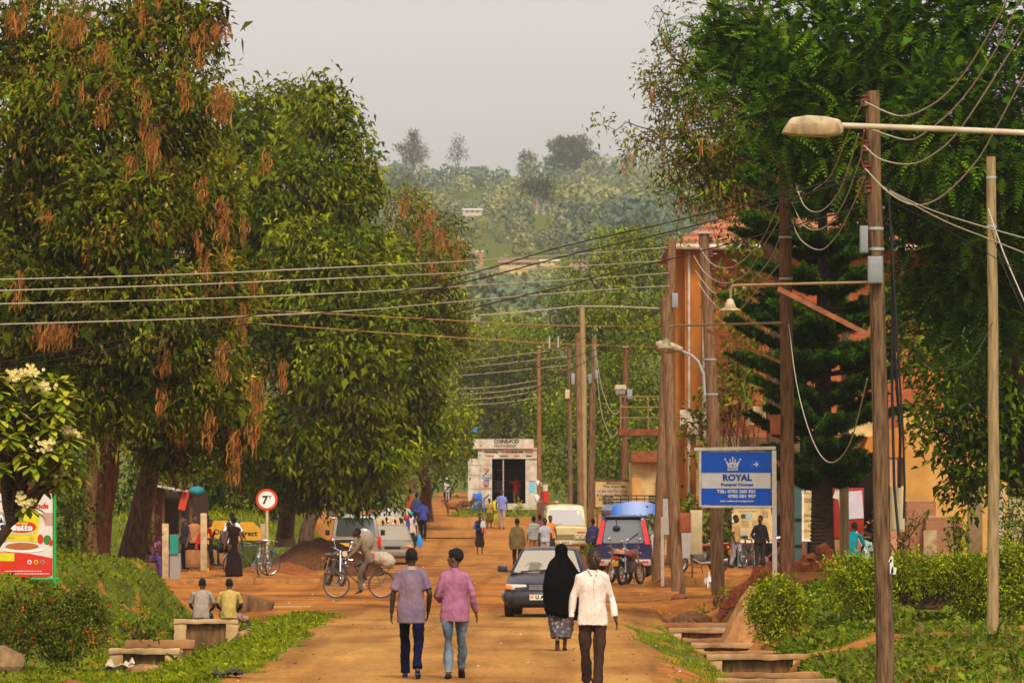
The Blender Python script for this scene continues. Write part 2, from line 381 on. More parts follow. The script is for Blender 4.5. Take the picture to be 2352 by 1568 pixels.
# ---------------- trees and plants ----------------
def unit(v): return v / np.maximum(np.linalg.norm(v, axis=-1, keepdims=True), 1e-9)
def palette(n, cols, var=.25):
    c = np.array(cols, float)[rng.integers(0, len(cols), n)]
    c = np.where((c[:, 1:2] > c[:, 0:1]) & (c[:, 1:2] > c[:, 2:3]), c * np.array([1.58, 1.2, .28]), c)
    return c * (1 + (rng.random((n, 1)) - .5) * 2 * var) * (1 + (rng.random((n, 3)) - .5) * .12)
def clusters(blobs, dens, inner=.55, back=.4, lump=.22, gap=0, gs=1.0):
    """blobs (cx,cy,cz,rx,ry,rz) -> cluster centres and outward directions on the lumpy shell"""
    C = []; D = []; B = np.array(blobs, float)
    for i, b in enumerate(B):
        c, r = b[:3], b[3:6]
        n = int(dens * (r[0] * r[2] + r[0] * r[1] + r[1] * r[2]) * 4)
        d = unit(rng.normal(size=(n, 3)))
        keep = (d[:, 1] < .3) | (rng.random(n) < back)
        d = d[keep]; n = len(d)
        ph = rng.random(3) * 9
        f = 1 - (1 - inner) * rng.random(n) ** 1.8
        k = 3.1
        f *= 1 + lump * np.sin(k * d[:, 0] + ph[0]) * np.sin(k * 1.3 * d[:, 2] + ph[1]) + lump * .6 * np.sin(7 * d[:, 0] + ph[2]) * np.sin(6 * d[:, 2] + ph[0])
        p = c + d * r * f[:, None]
        ok = np.ones(n, bool)
        for j, o in enumerate(B):
            if j != i: ok &= (((p - o[:3]) / o[3:6]) ** 2).sum(1) > .42
        if gap: ok &= (vnoise(p[:, 0] * gs + p[:, 1] * .8 * gs, p[:, 2] * 1.25 * gs - p[:, 1] * .5 * gs, 91) > gap) | (f < .8)
        C.append(p[ok]); D.append(unit(d[ok] / r))
    return np.concatenate(C), np.concatenate(D)
def leaves(C, D, k, L, W, spread=.25, droop=.5, cols=((.05, .1, .015),), var=.3, out=.7, bend=.15):
    """k leaf blades (4-gons) round each cluster centre"""
    n = len(C) * k
    c = np.repeat(C, k, 0) + rng.normal(size=(n, 3)) * spread
    d = unit(np.repeat(D, k, 0) * out + rng.normal(size=(n, 3)) * .75 + np.array([0, 0, -droop]))
    s = unit(np.cross(d, rng.normal(size=(n, 3)) * .7 + np.array([0, -.4, 1])))
    l = L * (.65 + .6 * rng.random((n, 1))); w_ = W * (.7 + .5 * rng.random((n, 1)))
    mid = c + d * l * .45 + np.array([0, 0, 1]) * l * bend
    V = np.stack([c, mid + s * w_ / 2, c + d * l, mid - s * w_ / 2], 1)
    cl = np.repeat(palette(len(C), cols, var), k, 0) * (1 + (rng.random((n, 1)) - .5) * .45)
    return V, cl
def fronds(C, D, L, W, pairs, droop, cols, var=.3, out=.8):
    """feather leaves: a row of leaflets each side of a drooping stalk"""
    n = len(C); d = unit(D * out + rng.normal(size=(n, 3)) * .55 + np.array([0, 0, .12]))
    l = L * (.7 + .6 * rng.random((n, 1))); s = unit(np.cross(d, np.array([0, -.25, 1.0]) + rng.normal(size=(n, 3)) * .3)); up = np.cross(s, d)
    V = []; cl = palette(n, cols, var); T = []
    for j in range(pairs):
        t = (j + .6) / pairs
        p = C + d * l * t - np.array([0, 0, 1.0]) * droop * l * t * t
        w_ = W * math.sin(math.pi * (.18 + .8 * t) * .98) ** .7
        for q in (-1, 1):
            e = unit(s * q + d * .55 - up * .18)
            h = l / pairs * .34
            V.append(np.stack([p - d * h, p + e * w_ - d * h * .3, p + e * w_ + d * h * .9, p + d * h], 1)); T.append(cl * (1 + (rng.random((n, 1)) - .5) * .2))
    return np.concatenate(V), np.concatenate(T)
BARK = mat('grey_brown_bark', (.115, .06, .03), (.04, .021, .011), .95, 5, .6, stretch=(3, 3, .7))
BARK2 = mat('dark_scaly_bark', (.10, .055, .03), (.035, .02, .012), .95, 7, .8, stretch=(1, 1, 6))
BARK3 = mat('red_brown_bark', (.19, .075, .033), (.075, .03, .013), .95, 5, .6, stretch=(3, 3, .7))
LEAF = leafmat('leaf'); POD = leafmat('dry_pod', .15, .8); PETAL = leafmat('petal', .3, .6)
def limb(mb, a, b, r0, r1, m, n=7, wob=.06, seg=6):
    a, b = Vector(a), Vector(b); L = (b - a).length; pts = []
    for i in range(seg + 1):
        t = i / seg; p = a.lerp(b, t); p.z += math.sin(t * math.pi) * L * .08
        if 0 < i < seg: p += Vector((random.uniform(-1, 1), random.uniform(-1, 1), random.uniform(-1, 1))) * L * wob
        pts.append(p)
    mb.tube(pts, [r0 + (r1 - r0) * (i / seg) for i in range(seg + 1)], m, n)
    return pts
def trunk_limbs(base, blobs, r, m, fork=.35, extra=0, lean=None):
    mb = MB(); base = Vector(base)
    top = max(blobs, key=lambda b: b[2]); mean = Vector((sum(b[0] for b in blobs), sum(b[1] for b in blobs), 0)) / len(blobs)
    fk = Vector((base.x + (mean.x - base.x) * .3, base.y + (mean.y - base.y) * .3, base.z + (top[2] - base.z) * fork))
    if lean: fk += Vector(lean)
    pts = [base - Vector((0, 0, .3)), base + Vector((0, 0, .15)), base.lerp(fk, .35), base.lerp(fk, .7) + Vector((.08, 0, 0)), fk]
    mb.tube(pts, [r * 1.45, r * 1.15, r, r * .92, r * .85], m, 12)
    for b in blobs:
        e = Vector(b[:3]); pp = limb(mb, fk - Vector((0, 0, .2)), e, r * .5, r * .12, m)
        for q in range(2 + extra):
            d = Vector((random.uniform(-1, 1), random.uniform(-1, .6), random.uniform(-.3, 1)))
            limb(mb, pp[3 + q % 3], e + Vector((d.x * b[3], d.y * b[4], d.z * b[5])) * .75, r * .16, r * .03, m, 5)
    return mb
def shift(mb, o):
    mb.v = [v - o for v in mb.v]; return mb
def blobs_at(Y, L, dep=.8):
    """(px, py, r_px_x, r_px_z, dY) -> crown masses with real size at distance Y+dY"""
    out = []
    for b in L:
        y = Y + (b[4] if len(b) > 4 else 0); c = at(b[0], b[1], y); s = y / F
        out.append((c.x, c.y, c.z, b[2] * s, min(b[2], b[3]) * s * dep, b[3] * s))
    return out
def tree(name, label, base, blobs, r, k=26, dens=7, L=.2, W=.065, spread=.28, droop=.55, cols=None, bark=BARK, fork=.35, group=None,
         pods=None, style='broad', inner=.5, lump=.22, extra=0, lean=None, flowers=None, cat='tree', fill=0, gap=.36, gs=1.0):
    base = Vector(base); t = thing(name, label, cat, base, 0, group)
    shift(trunk_limbs(base, blobs, r, bark, fork, extra, lean), base).build('trunk', t)
    C, D = clusters(blobs, dens, inner, lump=lump, gap=gap, gs=gs)
    clump = (.55 + .9 * vnoise(C[:, 0] * gs * 1.3 + 3, C[:, 2] * gs * 1.3 + C[:, 1] * .7, 17))
    if style == 'broad': V, c = leaves(C, D, k, L, W, spread, droop, cols); c = c * np.repeat(clump, k)[:, None]
    else:
        C2 = np.repeat(C, k, 0) + rng.normal(size=(len(C) * k, 3)) * spread; D2 = np.repeat(D, k, 0)
        V, c = fronds(C2, D2, L, W, 7, droop, cols)
    if fill:
        P_ = []
        for q in blobs: m_ = int(fill * q[3] * q[5] * 4); P_.append(np.array(q[:3]) + unit(rng.normal(size=(m_, 3))) * rng.random((m_, 1)) ** .4 * np.array(q[3:6]) * .72)
        P_ = np.concatenate(P_); V2, c2 = leaves(P_, unit(rng.normal(size=P_.shape)), 8, .38, .2, .3, .4, cols[:3], .3); V = np.concatenate([V, V2]); c = np.concatenate([c, c2 * .9])
    b = np.array(base)
    quadmesh('crown', (V - b).astype(np.float32), LEAF, c, t)
    if pods is not None: quadmesh('dry_pods', pods[0] - b, POD, pods[1], t)
    if flowers is not None: quadmesh('blossom', flowers[0] - b, PETAL, flowers[1], t)
    return t
def podclump(specs, Y, cols=((.30, .10, .022), (.22, .075, .018), (.36, .15, .035), (.18, .09, .025))):
    """hanging bunches of long curled brown pods: (px, py_top, width_px, length_px, count)"""
    V = []; c = []
    for px, py, wpx, lpx, n, *dy in specs:
        y = Y + (dy[0] if dy else 0); s = y / F; top = np.array(at(px, py, y))
        for i in range(int(n * 2.2)):
            st = top + np.array([rng.normal() * wpx * s * .5, rng.normal() * .22, -rng.random() * lpx * s * .8])
            l = .12 + .26 * rng.random(); w_ = .009 + .010 * rng.random()
            a = rng.random() * 6.28; cv = (rng.random() - .5) * 1.0 * l; d = np.array([math.cos(a), math.sin(a), 0])
            p = [st + d * cv * math.sin(t * 3.1) + np.array([0, 0, -l * t]) for t in (0, .34, .67, 1)]
            sd = np.array([math.sin(a + 1), -math.cos(a + 1) * .4, .1]); wd = [w_ * .5, w_, w_, w_ * .2]
            q = palette(1, cols, .3)[0]
            for j in range(3):
                V.append([p[j] - sd * wd[j], p[j] + sd * wd[j], p[j + 1] + sd * wd[j + 1], p[j + 1] - sd * wd[j + 1]]); c.append(q)
    return np.array(V), np.array(c)
G_DARK = ((.045, .085, .012), (.065, .115, .014), (.03, .06, .012), (.10, .155, .018), (.15, .19, .02), (.06, .09, .012))
G_MID = ((.04, .085, .015), (.07, .13, .018), (.12, .175, .02), (.035, .07, .014), (.09, .14, .018))
G_OLIVE = ((.07, .085, .012), (.10, .11, .014), (.14, .11, .015), (.05, .075, .012), (.16, .15, .025))
G_LIGHT = ((.09, .16, .016), (.13, .21, .02), (.06, .115, .014), (.18, .25, .025))
# the first big tree on the left bank, draped with dry pods
Y1 = 131
b1 = blobs_at(Y1, [(60, 120, 150, 130, 1), (250, 130, 130, 120, 0), (415, 70, 75, 85, 0), (150, 290, 190, 150, -2), (390, 260, 130, 120, -1),
                   (60, 480, 170, 150, -1), (270, 480, 170, 150, -3), (445, 460, 110, 130, -1), (120, 680, 190, 150, -2), (330, 700, 170, 140, -3),
                   (480, 660, 110, 120, -1), (60, 880, 170, 110, -1), (250, 900, 170, 100, -2), (440, 870, 130, 110, -2), (540, 1000, 75, 75, 0), (390, 1010, 110, 75, 1),
                   (350, 10, 60, 60, 1), (505, 40, 20, 18, 0), (470, 60, 45, 35, 0)])
pd = [(40, 10, 45, 70, 40), (160, 20, 40, 90, 60), (230, 90, 25, 50, 20), (185, 180, 10, 70, 14), (235, 190, 14, 110, 22), (335, 230, 14, 130, 30), (350, 300, 16, 110, 45), (300, 350, 16, 90, 34),
      (305, 420, 14, 90, 30), (465, 400, 12, 60, 20), (515, 450, 20, 110, 60), (500, 190, 18, 90, 34), (520, 200, 14, 80, 24), (280, 560, 12, 70, 24), (360, 500, 8, 60, 16), (470, 560, 10, 80, 18), (520, 560, 12, 60, 18), (110, 470, 20, 50, 20),
      (335, 640, 8, 90, 20), (560, 690, 9, 70, 22), (45, 620, 10, 90, 22), (380, 780, 14, 90, 26), (510, 770, 20, 120, 34), (590, 860, 18, 110, 34), (650, 820, 12, 70, 20), (540, 980, 12, 150, 60), (480, 930, 14, 120, 26), (580, 960, 10, 80, 18),
      (370, 890, 8, 60, 14), (420, 180, 14, 60, 18), (610, 340, 10, 50, 16), (455, 520, 8, 60, 14), (200, 540, 8, 60, 12), (130, 180, 10, 60, 12), (560, 480, 10, 80, 14), (130, 735, 45, 60, 120)]
yl = C_, D_ = clusters(b1, .35, .9); yv, yc = leaves(C_, D_, 6, .1, .07, .1, .2, ((.55, .38, .03), (.5, .42, .08)))
for q_ in range(90): 
    bb_ = b1[q_ % len(b1)]; a_, u_ = rng.random() * 6.28, rng.random() ** .5; cx_, cy_ = (bb_[0] + bb_[3] * u_ * math.cos(a_)) / (Y1 / F) + 1176, 1132 - (bb_[2] + bb_[5] * u_ * math.sin(a_) - CZ) / (Y1 / F)
    pd.append((cx_, cy_, 5 + 8 * rng.random(), 20 + 45 * rng.random(), 3 + int(5 * rng.random()), .9 + rng.random() * 1.2))
tree('pod_tree', 'huge spreading tree hung with long orange-brown dry pods on the left bank', (at(225, 1275, Y1)), b1, .25, 26, 12.5, .21, .066, .2, .8, G_DARK + G_OLIVE[:3] + ((.17, .085, .018),), BARK3, .22,
     pods=podclump(pd, Y1 - 3.4), flowers=(yv, yc), extra=1, fill=8)
# a second leaning trunk of the row, and thinner ones
def stem(name, label, pts, r, m, group=None):
    o = Vector(pts[0]); t = thing(name, label, 'tree', o, 0, group); mb = MB(); mb.tube(pts, r, m, 10); shift(mb, o).build('trunk', t); return t
t2 = stem('pod_tree', 'dark leaning tree trunk left of the wooden market stall', [at(300, 1285, 134), at(318, 1200, 134), at(345, 1080, 134), at(372, 960, 134.5), at(420, 830, 135)], [.33, .27, .24, .2, .12], BARK)
bb = blobs_at(136, [(470, 900, 90, 60, 0), (330, 960, 80, 60, 2), (420, 800, 90, 70, 2)])
V, c = leaves(*clusters(bb, 7, .5), 26, .2, .065, .28, .7, G_DARK); quadmesh('crown', V - np.array(t2.location), LEAF, c, t2)
t3 = stem('pod_tree', 'pale forked tree trunk beside the oil poster on the bank', [at(205, 1278, 129), at(203, 1180, 129), at(213, 1080, 129), at(206, 1000, 129), at(190, 900, 129.5)], [.2, .16, .12, .1, .06], mat('pale_bark', (.27, .135, .055), (.09, .04, .018), .9, 6, .5, stretch=(3, 3, .6)))
bb = blobs_at(129, [(150, 930, 80, 70, 0), (220, 960, 70, 60, 0)])
V, c = leaves(*clusters(bb, 7, .5), 26, .2, .065, .28, .7, G_DARK); quadmesh('crown', V - np.array(t3.location), LEAF, c, t3)
# the dense dark trees farther along the left side
tree('mango_tree', 'tall dense dark green tree behind the round 7T sign', at(655, 1235, 190),
     blobs_at(178, [(640, 300, 110, 90, 4), (740, 260, 75, 80, 0), (800, 330, 45, 60, 0), (570, 330, 100, 110, 2), (690, 450, 150, 120, -2), (800, 480, 75, 110, 0), (840, 430, 28, 70, 0), (600, 560, 120, 140, -1), (740, 640, 150, 130, -4), (860, 640, 90, 130, -1),
                    (640, 790, 130, 120, -3), (790, 830, 150, 120, -4), (920, 800, 100, 130, -1), (700, 980, 130, 110, -3), (830, 1010, 130, 105, -3), (960, 960, 70, 70, 0), (600, 1040, 90, 90, 0), (660, 1110, 70, 50, -1), (760, 1120, 80, 50, -1), (860, 1120, 70, 45, -1), (860, 360, 14, 16, 0), (745, 190, 22, 14, 0)]),
     .26, 20, 8.5, .29, .095, .22, .85, G_MID, BARK, .3, extra=1, fill=4)
tree('mango_tree', 'brown-tinged tree with dry pods ending the left row above the kiosk lane', at(704, 1230, 203),
     blobs_at(212, [(925, 470, 40, 50, 3), (980, 530, 60, 55, 3), (1030, 560, 38, 60, 2), (960, 600, 90, 80, 0), (1010, 680, 60, 80, -1), (940, 720, 100, 90, 0), (1010, 780, 75, 80, 0), (1000, 640, 70, 50, -2)]),
     .22, 22, 6.5, .26, .08, .28, .7, G_MID + G_OLIVE, BARK, .35, pods=podclump([(930, 440, 16, 60, 26), (985, 470, 20, 60, 40), (1010, 520, 22, 70, 50), (1050, 540, 14, 90, 30), (960, 520, 14, 60, 20), (900, 560, 12, 80, 20), (915, 620, 10, 60, 16), (1000, 590, 18, 50, 20)], 207))
tree('leafy_tree', 'low light green tree hanging over the lane left of the kiosk', at(978, 1190, 262),
     blobs_at(252, [(1000, 930, 75, 50, 0), (1050, 985, 45, 45, 0), (960, 1010, 75, 55, 0), (900, 1050, 80, 55, 2), (1030, 1040, 45, 40, 2), (840, 1070, 80, 50, 3)]),
     .3, 24, 5.0, .26, .1, .3, .6, G_LIGHT, BARK, .4)
# trees round and behind the kiosk
tree('feathery_tree', 'tall flat-topped feathery tree rising behind the wooden poles', at(1420, 1130, 330),
     blobs_at(322, [(1390, 570, 50, 22, 0), (1350, 630, 80, 40, 2), (1440, 560, 55, 30, 3), (1430, 620, 75, 45, 0), (1500, 560, 50, 32, 4), (1520, 640, 55, 60, 4), (1320, 700, 80, 45, 0), (1420, 710, 100, 55, -2), (1280, 770, 75, 40, 0), (1500, 740, 60, 60, 2), (1370, 780, 95, 40, -1)]),
     .45, 22, 4.0, .3, .11, .42, .35, G_LIGHT + G_MID, BARK, .5, lump=.3, inner=.35, gap=.45, gs=.6)
tree('leafy_tree', 'large green tree crown between kiosk and slanted poles', at(1330, 1170, 292),
     blobs_at(285, [(1290, 960, 75, 65, 0), (1370, 900, 85, 70, 1), (1450, 860, 80, 70, 2), (1320, 1040, 85, 60, -1), (1420, 990, 90, 75, 0), (1500, 950, 70, 80, 3), (1280, 1085, 55, 45, -1), (1390, 1080, 80, 50, 1), (1470, 790, 60, 45, 3), (1500, 1060, 60, 60, 3)]),
     .4, 26, 4.2, .27, .10, .38, .5, G_MID + G_LIGHT[:2], BARK, .4, gap=.42, gs=.6, lump=.3)
tree('leafy_tree', 'dark background tree straight above the white kiosk', at(1150, 1130, 395),
     blobs_at(395, [(1120, 900, 85, 75, 0), (1200, 860, 80, 75, 0), (1160, 970, 90, 70, -2), (1090, 980, 60, 60, 0), (1250, 930, 70, 90, 2), (1120, 1050, 80, 60, 0)]),
     .5, 26, 2.8, .36, .14, .5, .5, ((.03, .055, .012), (.045, .075, .014), (.07, .10, .016)), BARK, .4)
tree('leafy_tree', 'yellow-green tree under the far hillside roofs', at(1130, 1100, 470),
     blobs_at(470, [(1120, 790, 70, 45, 0), (1190, 760, 70, 45, 3), (1100, 850, 60, 50, 0), (1230, 820, 60, 50, 0), (1060, 800, 50, 60, 0)]),
     .5, 24, 2.4, .42, .17, .6, .4, G_LIGHT, BARK, .4, gap=.42, gs=.4)
tree('leafy_tree', 'shadowy tree closing the lane at the far left', at(940, 1120, 330),
     blobs_at(335, [(960, 1060, 70, 50, 0), (880, 1040, 80, 70, 0), (1030, 1060, 50, 45, 6), (800, 1050, 80, 80, 0), (720, 1050, 90, 90, 0), (620, 1060, 90, 100, 0)]),
     .4, 14, 2.4, .5, .2, .5, .5, ((.035, .07, .012), (.05, .09, .015)), BARK, .4)
# ---------------- right-hand trees ----------------
JAC = ((.022, .07, .010), (.032, .095, .012), (.016, .048, .009), (.05, .13, .014), (.085, .175, .018))
tree('jacaranda_tree', 'enormous dark feathery-leaved tree overhanging the right side', (12.4, 128, .6),
     blobs_at(118, [(1700, 60, 90, 80, 2), (1660, 170, 60, 75, 2), (1760, 200, 90, 100, 0), (1850, 60, 130, 110, 1), (1880, 240, 130, 110, 0), (2000, 90, 140, 130, 0), (2130, 60, 150, 120, -1), (2270, 90, 140, 130, -1), (2040, 290, 150, 110, 0), (2200, 270, 140, 120, -2), (2330, 290, 120, 130, -1),
                    (1830, 360, 60, 60, 1), (2080, 440, 140, 100, 2), (2240, 440, 130, 110, 0), (2340, 480, 100, 130, 0), (2130, 570, 100, 90, 3), (2260, 600, 110, 100, 2), (2340, 700, 90, 110, 2), (2200, 720, 90, 80, 3), (1640, 70, 35, 45, 2)]),
     .45, 18, 6.5, .46, .09, .3, .35, JAC, BARK, .5, fill=3.5, style='frond', inner=.55, lump=.25,
     flowers=(lambda q: leaves(q[0], q[1], 22, .08, .05, .12, .2, ((.22, .13, .45), (.3, .2, .55))))((np.array([at(1700, 12, 114), at(2290, 90, 113), at(2320, 195, 113)]), np.tile([[0, -1.0, 0]], (3, 1)))))
tree('broadleaf_tree', 'glossy dark broad-leaved tree hanging over the ochre wall', (12.6, 131, .6),
     blobs_at(126, [(2190, 1000, 75, 45, 0), (2240, 1075, 70, 55, 0), (2150, 960, 45, 40, 0), (2260, 960, 80, 80, 0), (2180, 880, 90, 80, 2), (2300, 860, 90, 100, 0), (2120, 740, 70, 90, 3), (2330, 1020, 60, 70, 2), (2220, 1125, 45, 20, 0)]),
     .22, 22, 13, .24, .1, .26, .45, ((.035, .08, .014), (.055, .12, .016), (.09, .18, .02), (.028, .06, .012)), BARK, .35, inner=.6)
# sparse twisted tree with pods, against the sky
def sparse(base, fk, tips, r):
    base = Vector(base); t = thing('pod_tree', 'sparse twisted tree with bare twigs showing against the sky', 'tree', base)
    mb = MB(); fk = Vector(fk); limb(mb, base, fk, r, r * .75, BARK, 9, .03); C = []
    for tip, via in tips:
        p1 = limb(mb, fk, via, r * .5, r * .3, BARK, 7, .05); p2 = limb(mb, via, tip, r * .3, r * .1, BARK, 6, .09)
        for p in p1[2:] + p2:
            for q in range(4):
                d = Vector((random.gauss(0, 1), random.gauss(0, .8), random.gauss(.1, .8))); d.normalize()
                e = p + d * random.uniform(.5, 1.5); pp = limb(mb, p, e, r * .08, .008, BARK, 4, .12, 4)
                for u in range(2):
                    e2 = e + Vector((random.gauss(0, .35), random.gauss(0, .35), random.gauss(-.1, .3))); limb(mb, e, e2, .012, .005, BARK, 3, .15, 3)
                    if random.random() < .75: C.append(e2)
                if random.random() < .35: C.append(e)
    shift(mb, base).build('trunk', t)
    C = np.array(C); V, c = leaves(C, np.tile([[0, -.3, .2]], (len(C), 1)), 18, .19, .065, .2, .6, G_OLIVE[:2] + G_MID + G_MID)
    quadmesh('crown', V - np.array(base), LEAF, c, t)
    pv_, pc = [], []
    for p in C[::7]:
        for i in range(4):
            l = .2 + random.random() * .3; st = p + rng.normal(size=3) * .12; cv = rng.normal() * .1
            P_ = [st + np.array([cv * math.sin(x * 3), 0, -l * x]) for x in (0, .5, 1)]; s_ = np.array([.016, 0, 0])
            q = palette(1, ((.34, .15, .04), (.25, .12, .03)), .3)[0]
            for j in range(2): pv_.append([P_[j] - s_, P_[j] + s_, P_[j + 1] + s_ * .6, P_[j + 1] - s_ * .6]); pc.append(q)
    quadmesh('dry_pods', np.array(pv_) - np.array(base), POD, np.array(pc), t)
YS = 150
sparse(at(1790, 1180, YS), at(1775, 480, YS), [(at(1530, 110, YS), at(1640, 250, YS)), (at(1500, 300, YS), at(1640, 380, YS)), (at(1560, 410, YS), at(1680, 400, YS)), (at(1590, 200, YS), at(1690, 240, YS)), (at(1640, 30, YS), at(1720, 160, YS)), (at(1660, 300, YS), at(1730, 350, YS)), (at(1690, 440, YS), at(1730, 440, YS))], .22)
# the conifer: whorls of upswept rope-like branches
def conifer(base, H):
    base = Vector(base); t = thing('conifer', 'dark araucaria conifer with drooping rope-like branches and scaly trunk', 'tree', base)
    mb = MB(); pts = [Vector((0, 0, -.3)), Vector((0, 0, .1)), Vector((.02, 0, .7)), Vector((.0, 0, 2)), Vector((.03, 0, 5)), Vector((.0, 0, H))]
    mb.tube(pts, [.42, .34, .27, .24, .17, .04], BARK2, 14)
    for i in range(26):
        z = .1 + i * .085; mb.lathe((.0, 0, z), [(.285 - z * .03, 0), (.305 - z * .032 + random.random() * .012, .03), (.28 - z * .03, .06)], BARK2, 14, 'z')
    V = []; c = []
    z = 2.0; k = 0
    while z < H - .3:
        t_ = (z - 2) / (H - 2); n = 7; Lb = (1.2 + 1.15 * min(1, t_ * 3.6)) * (1 - t_ * .34)
        for j in range(n):
            a = 2 * math.pi * (j + .5 * (k % 2) + random.uniform(-.2, .2)) / n; l = Lb * random.uniform(.62, 1.14); zz_ = random.uniform(-.22, .22)
            d = np.array([math.cos(a), math.sin(a), 0]); P_ = []
            for q in range(9):
                u = q / 8; P_.append(np.array([0, 0, z + zz_]) + d * l * u + np.array([0, 0, l * (-.10 * u + (.36 + .9 * zz_) * u ** 1.8)]))
            mb.tube(P_, [.04 * (1 - .7 * q / 8) for q in range(9)], BARK2, 5)
            # foliage ropes along the branch and forked fingers near the tip
            ropes = [(P_[2], P_[8], .17)] + [(P_[q], P_[q] + (d * .5 + np.array([-d[1], d[0], 0]) * s_ * .6 + np.array([0, 0, .18])) * l * .34, .13) for q in (2, 3, 4, 5, 6, 7) for s_ in (-1, 1)]
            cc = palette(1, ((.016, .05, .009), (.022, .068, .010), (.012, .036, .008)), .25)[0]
            for A, B, rr in ropes:
                m_ = int(330 * np.linalg.norm(B - A) / .8); u = rng.random((m_, 1)); p = A + (B - A) * u
                if A is P_[2]: p = np.array(P_)[np.clip((3 + u[:, 0] * 5).astype(int), 0, 7)] * (1 - (u * 5 % 1)) + np.array(P_)[np.clip((4 + u[:, 0] * 5).astype(int), 0, 8)] * (u * 5 % 1)
                ax = unit((B - A)[None]); dd = unit(rng.normal(size=(m_, 3)) + ax * .9); s_ = unit(np.cross(dd, rng.normal(size=(m_, 3)))) * .014
                tip = p + dd * rr * (1.15 - .4 * u)
                V.append(np.stack([p - s_, p + s_, tip + s_ * .3, tip - s_ * .3], 1))
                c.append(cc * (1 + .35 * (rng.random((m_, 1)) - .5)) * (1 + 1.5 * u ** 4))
        z += .38 + .07 * random.random(); k += 1
    mb.build('trunk', t)
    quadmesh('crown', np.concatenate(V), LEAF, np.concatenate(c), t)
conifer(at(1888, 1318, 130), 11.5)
# shrubs and climbers by the buildings
def shrub(name, label, base, blobs, k, dens, L, W, cols, droop=.3, spread=.12, cat='shrub', group=None, extra=None, inner=.5, back=.5):
    base = Vector(base); t = thing(name, label, cat, base, 0, group)
    mb = MB()
    for b in blobs:
        for q in range(3): limb(mb, base + Vector((random.uniform(-.15, .15), random.uniform(-.1, .1), -.05)), Vector(b[:3]) + Vector((random.uniform(-.5, .5) * b[3], 0, random.uniform(-.3, .5) * b[5])), .025, .008, BARK, 5)
    shift(mb, base).build('stem', t)
    C, D = clusters(blobs, dens, inner, back, .3); V, c = leaves(C, D, k, L, W, spread, droop, cols)
    V = V[V[:, :, 2].min(1) > gz(V[:, 0, 0], V[:, 0, 1]) - .05] if False else V
    quadmesh('foliage', V - np.array(base), LEAF, c[:len(V)], t)
    if extra: quadmesh(extra[0], extra[1] - np.array(base), PETAL, extra[2], t)
    return t
HEDGE = ((.13, .22, .016), (.17, .27, .018), (.10, .17, .014), (.21, .30, .02), (.075, .13, .012))
hb_ = blobs_at(108, [(1960, 1335, 55, 50), (2030, 1322, 70, 42), (2110, 1318, 70, 45), (2190, 1318, 70, 45), (2270, 1322, 70, 48), (2350, 1315, 70, 60), (2000, 1370, 60, 45), (2330, 1390, 80, 60), (2250, 1380, 60, 50)], .9)
shrub('hedge', 'long clipped golden-green hedge running behind the two right poles', at(2120, 1390, 108), hb_, 22, 95, .085, .036, HEDGE, .0, .08, 'hedge')
shrub('golden_bush', 'small round yellow-green bush beside the drain under the blue sign', at(1785, 1450, 108.5), blobs_at(108.5, [(1780, 1370, 48, 48), (1765, 1420, 38, 42), (1815, 1400, 40, 40), (1800, 1445, 48, 28), (1745, 1385, 22, 36)]), 22, 85, .085, .034, HEDGE, .1, .08)
shrub('green_bush', 'dense dark green bush at the right edge behind the thin pole', at(2335, 1330, 118), blobs_at(118, [(2325, 1230, 40, 50), (2350, 1180, 40, 45), (2345, 1280, 50, 50)]), 22, 16, .09, .045, ((.03, .075, .012), (.05, .11, .015), (.08, .15, .016)), .1, .1)
shrub('climber', 'leafy climber with dry strands clinging to the brick house', at(1700, 1290, 183), blobs_at(183, [(1700, 620, 45, 60), (1740, 560, 40, 50), (1680, 680, 35, 50), (1720, 740, 40, 60), (1660, 880, 35, 50), (1690, 820, 40, 50), (1700, 900, 45, 45), (1600, 980, 25, 40), (1640, 930, 25, 40), (1610, 1020, 22, 30), (1750, 480, 30, 50)]), 16, 5, .26, .12, G_MID + ((.25, .13, .04), (.16, .18, .04)), .5, .25, 'climbing plant')
shrub('young_tree', 'leafy dark shrub below the rusty mail box', at(1610, 1290, 181), blobs_at(181, [(1580, 1180, 40, 30), (1620, 1210, 40, 35), (1650, 1200, 35, 40), (1490, 1190, 30, 25), (1600, 1240, 45, 25)]), 18, 6, .22, .11, ((.03, .07, .012), (.05, .10, .015), (.09, .13, .02)), .4, .2)
shrub('young_plant', 'small bright leafy sapling in front of the bare brick blocks', at(2200, 1290, 139), blobs_at(139, [(2195, 1200, 22, 14), (2205, 1235, 28, 16), (2190, 1265, 30, 14)]), 16, 14, .18, .08, G_LIGHT, .2, .1, 'plant')
shrub('dry_bush', 'straggling shrub of pale dry leaves against the ochre wall', at(2060, 1290, 140), blobs_at(140, [(2005, 1240, 12, 34), (2040, 1250, 12, 20), (2075, 1240, 22, 14), (2100, 1200, 20, 16), (2120, 1180, 16, 12), (2000, 1190, 9, 22)]), 14, 14, .1, .06, ((.30, .19, .07), (.20, .14, .05), (.12, .13, .03)), .2, .1)
for k_, (lab, px, py) in enumerate([('scrubby low bush with red stems at the foot of the pole', 1655, 1365), ('thin twiggy weed on the earth mound edge', 1620, 1402)]):
    shrub('scrub_bush', lab, at(px, py + 20, 131), blobs_at(131, [(px, py, 22, 18), (px + 14, py + 6, 16, 14), (px - 14, py + 9, 12, 10)]), 14, 20, .1, .035, G_LIGHT + ((.25, .12, .04),), 0, .08)
